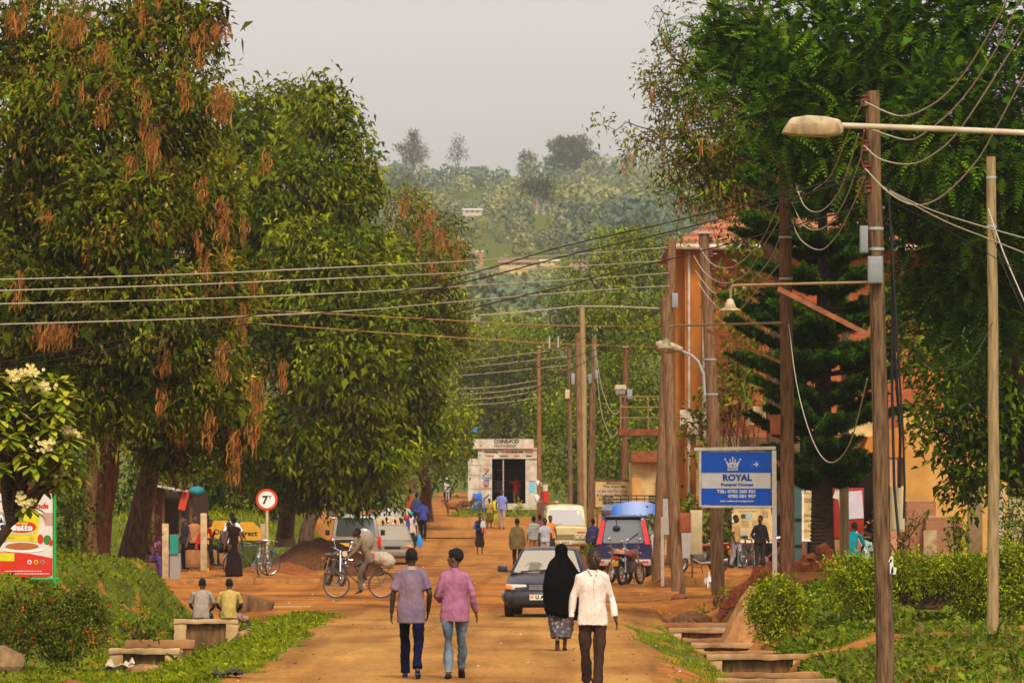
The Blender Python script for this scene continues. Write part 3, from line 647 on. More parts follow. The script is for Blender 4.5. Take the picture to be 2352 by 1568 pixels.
# lantana with orange flowers on the left
lb = blobs_at(98, [(30, 1420, 60, 45, 0), (110, 1400, 70, 45, 0), (190, 1400, 50, 50, 0), (60, 1470, 70, 40, -.5), (150, 1470, 70, 45, -.5), (215, 1440, 30, 45, 0)])
C_, D_ = clusters(lb, 5, .97); fl = leaves(C_, D_, 10, .04, .04, .025, 0, ((.75, .09, .02), (.8, .16, .03), (.6, .06, .02)))
shrub('lantana_bush', 'wide bush dotted with orange-red flowers at the left edge', at(130, 1510, 98), lb, 26, 40, .085, .04, ((.035, .07, .012), (.06, .11, .016), (.09, .14, .02), (.10, .08, .02)), .2, .1, extra=('flowers', *fl))
lb = blobs_at(106, [(280, 1440, 26, 20), (325, 1425, 26, 24), (365, 1445, 22, 18)])
C_, D_ = clusters(lb, 7, .97); fl = leaves(C_, D_, 10, .04, .04, .025, 0, ((.75, .09, .02), (.8, .2, .08)))
shrub('lantana_bush', 'small flowering patch with orange blossoms left of the seated men', at(320, 1460, 106), lb, 18, 30, .1, .045, G_LIGHT[:3], .1, .1, extra=('flowers', *fl))
# frangipani at the left edge
def frangipani(Y):
    base = Vector((-9.6, Y + .5, .6)); t = thing('frangipani_tree', 'frangipani with long leaves and creamy yellow flower heads at left edge', 'tree', base)
    mb = MB(); root = at(-70, 1330, Y); fork = at(20, 1210, Y); mb.tube([base, root, fork], [.16, .12, .08], BARK2, 9)
    limb(mb, base, at(-70, 1050, Y), .13, .06, BARK2)
    heads = [(60, 1165, 1), (20, 1120, 0), (100, 1095, 0), (165, 1060, 0), (150, 1000, 0), (170, 1090, 0), (35, 1040, 1), (90, 1000, 1), (130, 950, 0), (15, 985, 1), (60, 945, 1), (100, 905, 1), (35, 880, 1), (140, 1100, 1), (110, 1040, 1),
             (10, 925, 0), (75, 1070, 0), (0, 1080, 0), (40, 1000, 0), (150, 915, 0), (170, 1010, 1), (20, 960, 1), (85, 965, 0), (120, 995, 0), (-20, 1040, 0), (-30, 930, 0), (60, 900, 0), (90, 1120, 1), (-10, 870, 0), (75, 870, 1)]
    heads += [(random.uniform(-20, 150), random.uniform(880, 1090), 0) for q in range(46)]
    V = []; c = []; FV = []; FC = []
    for i, (px, py, f) in enumerate(heads):
        y = Y + random.uniform(-.6, .8); h = at(px, py, y); src = fork if i % 2 else at(-70, 1050, Y)
        limb(mb, src, h, .035, .02, BARK2, 6, .05)
        h = np.array(h); n = 22
        for q in range(n):
            a = q * 2.4 + random.random(); el = .9 - 1.5 * (q / n); d = np.array([math.cos(a) * math.cos(el) + .25, math.sin(a) * math.cos(el) - .15, math.sin(el)]); d /= np.linalg.norm(d)
            s_ = unit(np.cross(d, [0, 0, 1.0])[None])[0]; l = random.uniform(.26, .40); wd = .046 + .016 * random.random(); cc = palette(1, ((.12, .19, .03), (.19, .25, .05), (.07, .13, .02), (.24, .29, .08)), .2)[0]
            P_ = [h + d * l * u + np.array([0, 0, -l * .42 * u * u + .04 * u]) for u in (.12, .45, .75, 1)]; W_ = [.008, wd, wd, .004]
            for j in range(3): V.append([P_[j] - s_ * W_[j], P_[j] + s_ * W_[j], P_[j + 1] + s_ * W_[j + 1], P_[j + 1] - s_ * W_[j + 1]]); c.append(cc)
        if f:
            for q in range(34):
                fc = h + np.array([random.gauss(0, .09), random.gauss(-.30, .06), random.gauss(.12, .06)])
                for u in range(5):
                    a = u * 1.2566 + q; d = np.array([math.cos(a), -.35, math.sin(a)]) * .034; s_ = np.array([-math.sin(a), 0, math.cos(a)]) * .016
                    FV.append([fc, fc + d * .6 + s_, fc + d, fc + d * .6 - s_]); FC.append((.80, .70, .36) if u else (.78, .60, .20))
    shift(mb, base).build('trunk', t)
    quadmesh('crown', np.array(V) - np.array(base), LEAF, np.array(c), t); quadmesh('blossom', np.array(FV) - np.array(base), PETAL, np.array(FC), t)
frangipani(93)
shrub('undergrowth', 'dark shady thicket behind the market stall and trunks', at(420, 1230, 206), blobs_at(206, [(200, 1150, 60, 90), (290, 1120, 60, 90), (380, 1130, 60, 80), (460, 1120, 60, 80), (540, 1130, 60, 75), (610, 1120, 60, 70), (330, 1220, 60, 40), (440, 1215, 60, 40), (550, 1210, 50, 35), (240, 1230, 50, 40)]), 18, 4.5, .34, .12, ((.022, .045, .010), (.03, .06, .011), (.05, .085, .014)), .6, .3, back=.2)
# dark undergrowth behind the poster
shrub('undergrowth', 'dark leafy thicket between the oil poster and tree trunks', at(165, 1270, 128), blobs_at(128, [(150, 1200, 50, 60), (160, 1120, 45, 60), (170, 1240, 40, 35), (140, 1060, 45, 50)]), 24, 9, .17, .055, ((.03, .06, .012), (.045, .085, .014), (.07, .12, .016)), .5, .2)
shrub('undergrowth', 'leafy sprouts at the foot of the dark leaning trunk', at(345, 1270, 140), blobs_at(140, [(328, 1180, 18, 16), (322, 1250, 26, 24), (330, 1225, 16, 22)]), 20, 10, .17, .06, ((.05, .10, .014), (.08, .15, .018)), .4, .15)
# ---------------- grass, weeds, leaf litter ----------------
def grass(name, n, x0, x1, y0, y1, h, w_, cols, thr=.35, seed=0, lean=.5, broad=False):
    X = rng.uniform(x0, x1, n); Yv = rng.uniform(y0, y1, n)
    g = grassmask(X, Yv) * (roadmask(X, Yv) < -.15) + (fbm(X * 1.6, Yv * .8, 21 + seed) - .5) * .9
    k = g > thr; X, Yv = X[k], Yv[k]; Z = gz(X, Yv); n = len(X)
    p = np.stack([X, Yv, Z - .01], 1); hh = h * (.5 + rng.random((n, 1))) * (.5 + 1.1 * vnoise(X * 1.2, Yv * .6, 33)[:, None])
    a = rng.random(n) * 6.283; s = np.stack([np.cos(a), np.sin(a), np.zeros(n)], 1) * w_ * (.7 + .6 * rng.random((n, 1)))
    d = np.stack([rng.normal(size=n) * lean, rng.normal(size=n) * lean, np.ones(n)], 1); d = unit(d)
    if broad: mid = p + d * hh * .55; V = np.stack([p, mid + s, p + d * hh + np.stack([rng.normal(size=n) * .03, rng.normal(size=n) * .03, -.2 * hh[:, 0]], 1), mid - s], 1)
    else:
        tip = p + d * hh + np.stack([rng.normal(size=n), rng.normal(size=n), np.zeros(n)], 1) * hh * .25
        V = np.stack([p - s * .5, p + s * .5, tip + s * .12, tip - s * .12], 1)
    pt = vnoise(X * .8 + 9, Yv * .4, 44)[:, None]; c = palette(n, cols, .3) * (.75 + .5 * pt)
    quadmesh(name, V, LEAF, c, kind='stuff')
GR = ((.10, .17, .016), (.14, .22, .02), (.07, .13, .014), (.20, .24, .03))
grass('grass', 90000, -10.5, -3.2, 70, 134, .075, .013, GR)
grass('grass', 80000, 1.9, 12, 70, 124, .065, .013, GR, seed=3)
grass('weeds', 26000, -10.5, -3.6, 72, 134, .10, .032, ((.06, .12, .012), (.11, .18, .018), (.16, .22, .03)), .85, 5, .9, True)
grass('weeds', 34000, 4.4, 12, 74, 124, .13, .04, ((.035, .085, .016), (.06, .12, .02), (.10, .16, .03)), .6, 6, .9, True)
grass('weeds', 1100, -10.5, -5.2, 98, 134, .17, .04, ((.05, .10, .012), (.09, .15, .018), (.14, .15, .03)), .8, 12, .7, True)
grass('weeds', 2200, 5, 12, 76, 118, .20, .045, ((.04, .09, .014), (.08, .14, .02), (.16, .13, .04)), .8, 13, .7, True)
grass('dry_grass', 7000, 4.8, 12, 72, 100, .16, .012, ((.30, .19, .07), (.22, .13, .05), (.38, .26, .10)), .75, 8, .9)
grass('grass', 14000, -14, -6.8, 176, 262, .22, .03, GR, .4, 9)
grass('grass', 5000, -12, 2, 258, 274, .2, .03, GR, .4, 10)
# loose stones and scraps lying on the street
def pebbles(n):
    X = rng.uniform(-6, 8, n); Yv = 70 + (rng.random(n) ** 1.3) * 150; e = np.minimum(np.abs(X - left_edge(Yv)), np.abs(right_edge(Yv) - X)); k = rng.random(n) < np.exp(-e / .8) + .12; X, Yv = X[k], Yv[k]; n = len(X)
    r = .005 + .014 * rng.random(n) ** 4 * (1 + Yv / 200); c = np.stack([X, Yv, gz(X, Yv) + r * .3 + .014], 1); V = []; T = []
    col_ = palette(n, ((.30, .16, .06), (.18, .08, .03), (.45, .30, .15), (.10, .05, .025)), .3); wh = rng.random(n) < .03; col_[wh] = (.6, .55, .48)
    a0 = rng.random(n) * 6.28; ring = [c + np.stack([np.cos(a0 + i * 1.571) * r * 1.3, np.sin(a0 + i * 1.571) * r, -r * .5], 1) for i in range(4)]; top = c + np.stack([r * .2, -r * .1, r * .7], 1)
    for i in range(4): V.append(np.stack([ring[i], ring[(i + 1) % 4], top], 1)); T.append(col_)
    quadmesh('gravel', np.concatenate(V), leafmat('stone_grain', 0, .9), np.concatenate(T), kind='stuff')
pebbles(5500)
# ---------------- far hillside ----------------
def hillwood(n):
    Yv = 540 * (2330 / 540) ** (rng.random(n) ** .8); X = rng.uniform(-1, 1, n) * (Yv * .105 + 25); Z = gz(X, Yv)
    field = (fbm(X / 60, Yv / 90, 51) > .70) & (Yv > 700) & (Yv < 1800)
    k = ~field; X, Yv, Z = X[k], Yv[k], Z[k]; n = len(X)
    h = rng.uniform(3.5, 11, n); px, py, s = 1176 + F * X / Yv, 1132 - F * (Z - CZ) / Yv, F / Yv     # low scrub below the houses keeps them in sight
    for hx, hy, hY, hw, hh in ((1099, 605, 1150, 30, 26), (1190, 612, 1120, 90, 8), (1085, 492, 1550, 50, 10), (1262, 608, 1170, 48, 8), (1125, 575, 1350, 40, 6), (1330, 610, 1100, 44, 9), (1237, 522, 1500, 44, 78)):
        c_ = (np.abs(px - hx) < hw / 2 + 4.5 * s * .5) & (Yv < hY + 12) & (py > hy - hh); h = np.where(c_, np.minimum(h, (py - hy - 1) / s), h)
    k = h > 1.6
    X, Yv, Z, h = X[k], Yv[k], Z[k], h[k]; n = len(X); h = h * np.where(Yv > 1900, .95, .85); r = h * rng.uniform(.35, .62, n)
    cols = np.array(((.11, .15, .10), (.15, .19, .11), (.19, .22, .11), (.23, .25, .11), (.28, .275, .11), (.32, .30, .115)))[np.clip(((fbm(X / 45, Yv / 110, 77) - .22) * 10 + rng.normal(size=n) * .7).astype(int), 0, 5)] * (.85 + .3 * rng.random((n, 1)))  # greyed, bluish leaf tones carry part of the distance haze in the colour
    V = []; c = []
    for i in range(n):
        m = 170; d = unit(rng.normal(size=(m, 3))); f = rng.uniform(.55, 1, (m, 1)) ** .5
        p = np.array([X[i], Yv[i], Z[i] + h[i] * .55]) + d * f * np.array([r[i], r[i], h[i] * .5]) * (1 + .25 * np.sin(d[:, :1] * 5 + i) * np.sin(d[:, 2:] * 4 + i))
        q = r[i] * .17; a = unit(rng.normal(size=(m, 3))); b_ = unit(np.cross(a, d + rng.normal(size=(m, 3)) * .5))
        V.append(np.stack([p - a * q, p - b_ * q * .8, p + a * q, p + b_ * q * .8], 1)); c.append(cols[i] * (1 + (rng.random((m, 1)) - .5) * .2))
    quadmesh('hillside_wood', np.concatenate(V), LEAF, np.concatenate(c), kind='stuff')
hillwood(2700)
BL = ((.055, .085, .045), (.07, .10, .05), (.05, .075, .045))
def fartree(label, Y, L, k, lf, cols, r=.4, name='hill_tree', cat='tree'):
    c = blobs_at(Y, L); x = sum(b[0] for b in c) / len(c); base = (x, Y, gzs(x, Y))
    tree(name, label, base, c, r, k, .9, lf, lf * .45, .8, .1, cols, BARK, .45, inner=.35, lump=.3)
fartree('large dark umbrella-shaped tree standing on the ridge', 2180, [(1312, 345, 45, 28), (1282, 375, 26, 20), (1345, 372, 26, 24), (1312, 385, 30, 15), (1268, 388, 13, 10), (1300, 330, 28, 14)], 20, 1.2, BL, .8)
fartree('broad dark pine on the ridge left of its thinner twin', 2200, [(950, 322, 13, 20), (930, 345, 18, 14), (965, 350, 20, 14), (945, 365, 26, 14), (953, 305, 5, 8)], 9, 1.1, ((.06, .07, .05), (.07, .075, .055)), .5, 'pine_tree')
fartree('thin see-through pine on the ridge above the clearing', 2230, [(1053, 325, 12, 12), (1050, 345, 14, 10), (1062, 355, 12, 10), (1040, 362, 12, 8)], 5, 1.0, ((.09, .085, .065), (.08, .08, .06)), .4, 'pine_tree')
fartree('small round-topped tree poking above the ridge beside the umbrella tree', 2200, [(1209, 365, 14, 14), (1212, 385, 17, 14)], 14, 1.1, BL)
fartree('dark pointed tree on the ridge to the right', 2200, [(1440, 372, 12, 12), (1438, 392, 22, 12)], 14, 1.1, BL)
def paletree():
    Y = 1500; o = at(1237, 525, Y); o.z = gzs(o.x, Y); t = thing('bare_tree', 'pale bare-trunked forked tree halfway up the hill', 'tree', o)
    mb = MB(); m = flat('pale_wood', (.50, .36, .26), .9)
    b0, b1 = at(1234, 528, Y), at(1242, 528, Y)
    limb(mb, b0, at(1233, 470, Y), .55, .4, m); limb(mb, at(1233, 470, Y), at(1230, 435, Y), .4, .15, m); limb(mb, at(1233, 478, Y), at(1210, 462, Y), .3, .12, m)
    limb(mb, b1, at(1250, 475, Y), .45, .3, m); limb(mb, at(1250, 475, Y), at(1262, 452, Y), .3, .1, m); limb(mb, at(1233, 465, Y), at(1248, 440, Y), .25, .1, m)
    shift(mb, o).build('trunk', t)
    C, D = clusters(blobs_at(Y, [(1225, 432, 26, 12), (1262, 440, 26, 12), (1240, 420, 30, 10)]), .7, .4); V, c = leaves(C, D, 14, 1.3, .6, .8, .1, ((.05, .08, .03), (.07, .1, .035))); quadmesh('crown', V - np.array(o), LEAF, c, t)
paletree()
# ---------------- buildings ----------------
WHITE = mat('whitewash', (.62, .55, .44), (.42, .34, .24), .8, 3, .1); CREAMW = mat('cream_plaster', (.62, .45, .20), (.42, .27, .09), .85, 2.5, .1, lo=.3, hi=.6)
OCHRE = mat('ochre_plaster', (.60, .33, .085), (.47, .24, .06), .85, 2, .1); ORANGE = mat('orange_plaster', (.54, .20, .028), (.42, .14, .02), .8, 2, .08)
DARK = flat('dark_interior', (.018, .013, .010), .9); RUST = mat('rusty_iron', (.30, .10, .03), (.16, .05, .02), .85, 6, .2)  # DARK: near-black that stands in for shade inside the openings
BROWN = mat('weathered_brown', (.16, .085, .04), (.09, .045, .02), .9, 5, .2); GREYM = flat('grey_metal', (.24, .25, .25), .5); BLACK = flat('black_paint', (.015, .014, .014), .45)
LETT = flat('black_lettering', (.03, .03, .03), .8); LRED = flat('red_lettering', (.55, .06, .02), .7); LBLUE = flat('blue_lettering', (.06, .16, .45), .7)
def brickmat(name, c1, c2, mo, sx=4.0):
    m, t, b = nodes_of(name); b.inputs['Roughness'].default_value = .9
    tc = t.nodes.new('ShaderNodeTexCoord'); mp = t.nodes.new('ShaderNodeMapping'); mp.inputs['Rotation'].default_value = (R(90), 0, 0)
    br = t.nodes.new('ShaderNodeTexBrick'); br.inputs['Scale'].default_value = sx; br.inputs['Color1'].default_value = (*c1, 1); br.inputs['Color2'].default_value = (*c2, 1); br.inputs['Mortar'].default_value = (*mo, 1)
    br.inputs['Mortar Size'].default_value = .025; br.inputs['Brick Width'].default_value = 1.2; br.inputs['Row Height'].default_value = .45
    t.links.new(tc.outputs['Object'], mp.inputs[0]); t.links.new(mp.outputs[0], br.inputs[0]); t.links.new(br.outputs[0], b.inputs['Base Color'])
    bu = t.nodes.new('ShaderNodeBump'); bu.inputs['Strength'].default_value = .4; bu.inputs['Distance'].default_value = .02; t.links.new(br.outputs['Fac'], bu.inputs['Height']); bu.invert = True; t.links.new(bu.outputs[0], b.inputs['Normal'])
    return m
BRICK = brickmat('orange_brick', (.40, .105, .022), (.32, .08, .018), (.18, .06, .018), 2.2)
RAWBRICK = brickmat('raw_red_brick', (.36, .15, .07), (.30, .12, .05), (.34, .20, .11))
def tilemat():
    m, t, b = nodes_of('clay_roof_tiles'); b.inputs['Roughness'].default_value = .8
    tc = t.nodes.new('ShaderNodeTexCoord'); wv = t.nodes.new('ShaderNodeTexWave'); wv.inputs['Scale'].default_value = 1.2; wv.inputs['Distortion'].default_value = 1.0; wv.bands_direction = 'Z'
    w2 = t.nodes.new('ShaderNodeTexWave'); w2.inputs['Scale'].default_value = .9; w2.bands_direction = 'X'
    r = t.nodes.new('ShaderNodeValToRGB'); r.color_ramp.elements[0].color = (.17, .05, .02, 1); r.color_ramp.elements[1].color = (.42, .135, .05, 1); r.color_ramp.elements[1].position = .6
    mm = t.nodes.new('ShaderNodeMath'); mm.operation = 'MULTIPLY_ADD'; mm.inputs[1].default_value = .5; mm.inputs[2].default_value = .25
    ad = t.nodes.new('ShaderNodeMath'); ad.operation = 'MULTIPLY'
    for q in (wv, w2): t.links.new(tc.outputs['Object'], q.inputs[0])
    t.links.new(w2.outputs['Fac'], mm.inputs[0]); t.links.new(wv.outputs['Fac'], ad.inputs[0]); t.links.new(mm.outputs[0], ad.inputs[1])
    t.links.new(wv.outputs['Fac'], r.inputs[0]); t.links.new(r.outputs[0], b.inputs['Base Color'])
    bu = t.nodes.new('ShaderNodeBump'); bu.inputs['Distance'].default_value = .12; t.links.new(ad.outputs[0], bu.inputs['Height']); t.links.new(bu.outputs[0], b.inputs['Normal'])
    return m
TILE = tilemat()
def hillhouse(label, px, py, Y, wpx, hpx, wall, roof, tower=False):
    s = Y / F; o = at(px, py, Y); wd, h = wpx * s, hpx * s; t = thing('house', label, 'house', (o.x, Y, o.z - 1.2 if False else o.z))
    mb = MB(); mb.box((0, 0, h / 2 - 1), (wd, wd * .5 if not tower else wd * .8, h + 2), wall); mb.build('wall', t, smooth=False)
    mb = MB(); e = wd * .54
    if tower: mb.box((0, 0, h + .15), (wd * 1.1, wd * .9, .3), roof)
    else: mb.prism([(-wd * .3, h), (wd * .3, h), (0, h + wd * .09)], -e, e, roof, 'x')
    mb.build('roof', t, smooth=False)
    for q in range(1 if tower else 3):
        mb = MB(); mb.box(((q - (0 if tower else 1)) * wd * .28, -wd * (.4 if tower else .25) - .02, h * .55), (wd * .12, .05, h * .35), DARK); mb.build('window', t, smooth=False)
TIN = flat('pale_tin_roof', (.62, .56, .50), .5); RT = mat('red_brown_roof', (.36, .16, .10), (.28, .13, .09), .8, 1)
hillhouse('tall brick tower house on the lower hillside', 1099, 605, 1150, 23, 26, mat('hill_brick', (.46, .22, .13), (.4, .2, .12), .9, .5), TIN, True)
hillhouse('long low brown-roofed house below the hill fields', 1190, 612, 1120, 85, 8, CREAMW, RT)
hillhouse('white-walled house with a long roof among hill trees', 1085, 492, 1550, 44, 9, WHITE, TIN)
hillhouse('pale tin-roofed house right of the brick tower', 1262, 608, 1170, 44, 8, CREAMW, TIN)
hillhouse('small white house high in the hill clearing', 1125, 575, 1350, 36, 6, WHITE, TIN)
hillhouse('pinkish hillside house partly behind the feathery tree', 1330, 610, 1100, 40, 9, flat('pink_wall', (.5, .33, .26)), RT)
# kiosk
def kiosk():
    Y = 270; s = F / Y; o = at(1155, 1170, Y); t = thing('kiosk', 'small white shop kiosk with COINS-FOD lettering and open doors', 'kiosk', o)
    def L(px, py): return ((px - 1155) / s, (1170 - py) / s)
    D = 2.6; wm = WHITE
    mb = MB(); x0, x1 = L(1098, 0)[0], L(1234, 0)[0]; H = L(0, 1032)[1]
    mb.box((x0 + .04, D / 2 + .1, H / 2), (.08, D, H), wm); mb.box((x1 - .04, D / 2 + .1, H / 2), (.08, D, H), wm); mb.box(((x0 + x1) / 2, D + .1, H / 2), (x1 - x0 - .2, .08, H), wm)
    xr = L(1207, 0)[0]; mb.box(((xr + x1) / 2, 0, L(0, 1053)[1] / 2), (x1 - xr, .14, L(0, 1053)[1]), wm)
    xl = L(1130, 0)[0]; mb.box(((xl + x0) / 2, .02, L(0, 1053)[1] / 2), (xl - x0, .1, L(0, 1053)[1]), wm)
    mb.box(((x0 + x1) / 2, D / 2, H + .04), (x1 - x0 + .1, D + .4, .08), wm); mb.box(((xl + xr) / 2, .08, .15), (xr - xl, .2, .3), wm)
    mb.build('wall', t, smooth=False)
    mb = MB(); z0, z1 = L(0, 1053)[1], L(0, 1031)[1]; mb.box(((x0 + x1) / 2, -.03, (z0 + z1) / 2), (x1 - x0, .2, z1 - z0), wm)
    for tx, px, py, m in (('Hairdressing', 1128, 1038, LETT), ('Tea Making', 1163, 1038, LRED), ('Daily Milk', 1189, 1038, LETT), ('Snacks', 1216, 1038, LRED), ('Training', 1124, 1046.5, LRED), ('Laundry', 1157, 1046.5, LETT), ('Tailor', 1186, 1046.5, LRED), ('Salon', 1215, 1046.5, LETT)):
        q = L(px, py); mb.text(tx, (q[0], -.137, q[1]), .09, m, bold=.006)
    mb.build('lintel', t, smooth=False)
    mb = MB(); z0, z1 = L(0, 1030)[1], L(0, 1008)[1]; mb.box((0.02, -.12, (z0 + z1) / 2), (L(1235, 0)[0] - L(1095, 0)[0], .3, z1 - z0), wm)
    mb.text('COINS-FOD', (*L(1163, 0)[:1], -.275, L(0, 1014)[1]), .17, LETT, width=1.2, bold=.012); mb.text('YOUTH GROUP', (L(1160, 0)[0], -.275, L(0, 1024)[1]), .13, LETT, width=1.05, bold=.004)
    mb.build('fascia_sign', t, smooth=False)
    for k, (a, b, yy) in enumerate(((1075, 1102, -.5), (1103, 1130, -.42))):
        mb = MB(); xa, xb = L(a, 0)[0], L(b, 0)[0]; zt = L(0, 1053)[1]; mb.box(((xa + xb) / 2, yy, zt / 2 + .04), (xb - xa, .05, zt - .08), wm)
        for zz in (1068, 1090, 1122, 1150): mb.box(((xa + xb) / 2, yy - .03, L(0, zz)[1]), (xb - xa - .02, .012, .03), flat('grey_seam', (.33, .28, .22)))
        if k:
            for i, (tx, py, m) in enumerate((('Phone', 1076, LRED), ('Air', 1080, LRED), ('Photocopy', 1097, LBLUE), ('Typing', 1102, LETT), ('Printing', 1107, LBLUE), ('Binding', 1112, LRED), ('Scan', 1116, LETT), ('Lamination', 1121, LRED))):
                mb.text(tx, ((xa + xb) / 2, yy - .03, L(0, py)[1]), .075, m, bold=.006)
            for py in (1086, 1142): mb.box(((xa + xb) / 2, yy - .03, L(0, py)[1]), (.42, .006, .05), LETT, ry=-R(45))
        mb.build('door', t, smooth=False)
    mb = MB(); mb.box((L(1156, 0)[0], -.03, 1.2), (.06, .06, 2.4), flat('door_post', (.42, .3, .2))); mb.build('post', t, smooth=False)
    mb = MB(); mb.box(((x0 + x1) / 2, D - .02, H / 2), (x1 - x0 - .22, .02, H - .1), DARK); mb.box((x0 + .1, D / 2, H / 2), (.02, D - .2, H - .1), DARK); mb.box((x1 - .1, D / 2, H / 2), (.02, D - .2, H - .1), DARK); mb.box(((x0 + x1) / 2, D / 2, .03), (x1 - x0 - .22, D - .3, .02), DARK); mb.build('painted_shade_lining', t, smooth=False)  # near-black sheets added so the kiosk inside reads as deep shade
    for zz in (.9, 1.4, 1.9): 
        mb = MB(); mb.box((L(1168, 0)[0], D - .2, zz), (1.5, .4, .04), BROWN); mb.build('shelf', t, smooth=False)
    mb = MB(); q = L(1222, 1118); mb.box((q[0], -.08, q[1]), (.3, .012, .5), flat('sky_blue_poster', (.2, .5, .65)), 0); mb.box((q[0], -.08, q[1] + .28), (.32, .013, .04), LRED); mb.build('poster', t, smooth=False)
kiosk()
# storeyed orange house
RAILM = flat('dull_rail', (.30, .20, .09))
def orange_house():
    o = Vector((5.5, 186, .0)); t = thing('house', 'tall orange plaster and brick house with a red tiled hip roof', 'house', o)
    mb = MB(); mb.box((4.3, 7, 5.3), (8.2, 13.9, 10.6), BRICK); mb.build('wall', t, smooth=False)
    STO = mat('stained_orange_plaster', (.50, .175, .024), (.28, .095, .018), .85, 1.6, .1, stretch=(1.5, 1.5, .35), lo=.3, hi=.6)
    for c_, d_ in (((.45, -.05, 5.3), (.55, .6, 10.6)), ((.14, 6, 5.3), (.5, 11, 10.55)), ((8.4, .1, 5.3), (.5, .6, 10.6))): MB().box(c_, d_, STO).build('pilaster', t, smooth=False)
    mb = MB(); e = [(-.35, -.9, 10.6), (9, -.9, 10.6), (9, 14.5, 10.6), (-.35, 14.5, 10.6), (3.0, 6.5, 12.75), (6, 6.5, 12.75)]
    mb.add(e, [(0, 1, 5, 4), (1, 2, 5), (2, 3, 4, 5), (3, 0, 4), (3, 2, 1, 0)], TILE); mb.build('roof', t, smooth=False)
    mb = MB(); mb.tube([(-.35, -.95, 10.55), (4, -.95, 10.52), (9, -.95, 10.5)], .09, WHITE); mb.build('gutter', t)
    for x, r in ((.30, .045), (.80, .07)):
        mb = MB(); mb.tube([(x, -.46, .2), (x, -.46, 10.4)], r, WHITE, 10)
        for zz in (2, 4, 6, 8): mb.box((x, -.44, zz), (r * 2.6, .1, .06), WHITE)
        mb.build('downpipe', t)
    mb = MB(); mb.box((4.7, -.06, 1.45), (6.5, .2, 2.9), DARK); mb.build('dark_opening', t, smooth=False)  # near-black box paints the shade of the ground-floor opening
    mb = MB()
    for q in range(9): mb.box((5 , -2.2 + q * .27, 3.62 + q * .085), (6.8, .3, .07), BROWN, rx=R(12))
    for x in (1.7, 4.6, 8.2): mb.box((x, -2.1, 1.8), (.16, .16, 3.5), BROWN)
    mb.box((5, -2.3, 3.35), (6.7, .06, .35), flat('dull_grey_board', (.16, .12, .10))); mb.box((5.2, -2.34, 3.1), (6.4, .05, .08), LRED); mb.build('veranda_roof', t, smooth=False)
    mb = MB(); mb.box((-1.0, 3, 4.52), (1.9, 2.5, .22), RUST); mb.build('balcony_floor', t, smooth=False)
    mb = MB()
    for zz in (5.0, 5.35, 5.7): mb.tube([(-1.9, 1.8, zz), (0, 1.8, zz)], .022, RAILM, 6); mb.tube([(-1.9, 1.8, zz), (-1.9, 4.2, zz)], .022, RAILM, 6)
    for x in (-1.9, -.98, -.1): mb.tube([(x, 1.8, 4.6), (x, 1.8, 5.72)], .025, RAILM, 6)
    mb.build('balcony_rail', t)
    mb = MB(); mb.box((.15, -.58, 4.95), (.3, .2, .55), WHITE); mb.box((.42, -.6, 4.8), (.36, .24, .75), WHITE); mb.box((.45, -.73, 5.0), (.12, .02, .1), flat('yellow_label', (.6, .5, .05))); mb.build('meter_box', t, bevel=.01)
    mb = MB(); mb.box((1.2, -1.5, 3.2), (1.4, .12, 2.3), CREAMW); mb.build('side_panel', t, smooth=False)
orange_house()
def arch_house():
    Y = 214; s = F / Y; o = at(1530, 1270, Y); o.z = .1; t = thing('house', 'low weathered yellow house with an arched porch', 'house', o)
    def q(px, py): return ((px - 1530) / s, CZ - (py - 1132) / s - .1)
    arc = [(q(1494, 0)[0] + .42 * math.cos(a), 1.55 + .55 * math.sin(a)) for a in np.linspace(math.pi, 0, 12)]
    x0, x1 = q(1453, 0)[0], q(1615, 0)[0]; H = q(0, 1060)[1]
    mb = MB(); mb.prism([(x0, 0), (x0, H), (x1, H), (x1, 0), (arc[-1][0], 0)] + arc[::-1] + [(arc[0][0], 0)], 0, .3, CREAMW); mb.box(((x0 + x1) / 2, 4.2, H / 2), (x1 - x0, 5, H), CREAMW)
    mb.build('wall', t, smooth=False)
    mb = MB(); mb.box((q(1494, 0)[0], 1.66, 1), (1.2, .05, 2.2), DARK); mb.build('porch', t, smooth=False)  # near-black sheet paints the shade inside the arch
    for a in (1462, 1517, 1580):
        mb = MB(); mb.box((q(a, 0)[0], -.08, H / 2 - .3), (.34, .2, H - .6), OCHRE); mb.build('pillar', t, smooth=False)
    mb = MB(); a, b = q(1450, 0)[0], q(1522, 0)[0]; mb.box(((a + b) / 2, 2.5, H + .2), (b - a, 6, .42), RUST); mb.box(((x0 + x1) / 2 + .5, 3, H + .06), (x1 - x0 - .6, 5, .12), BROWN); mb.build('roof', t, smooth=False)
arch_house()
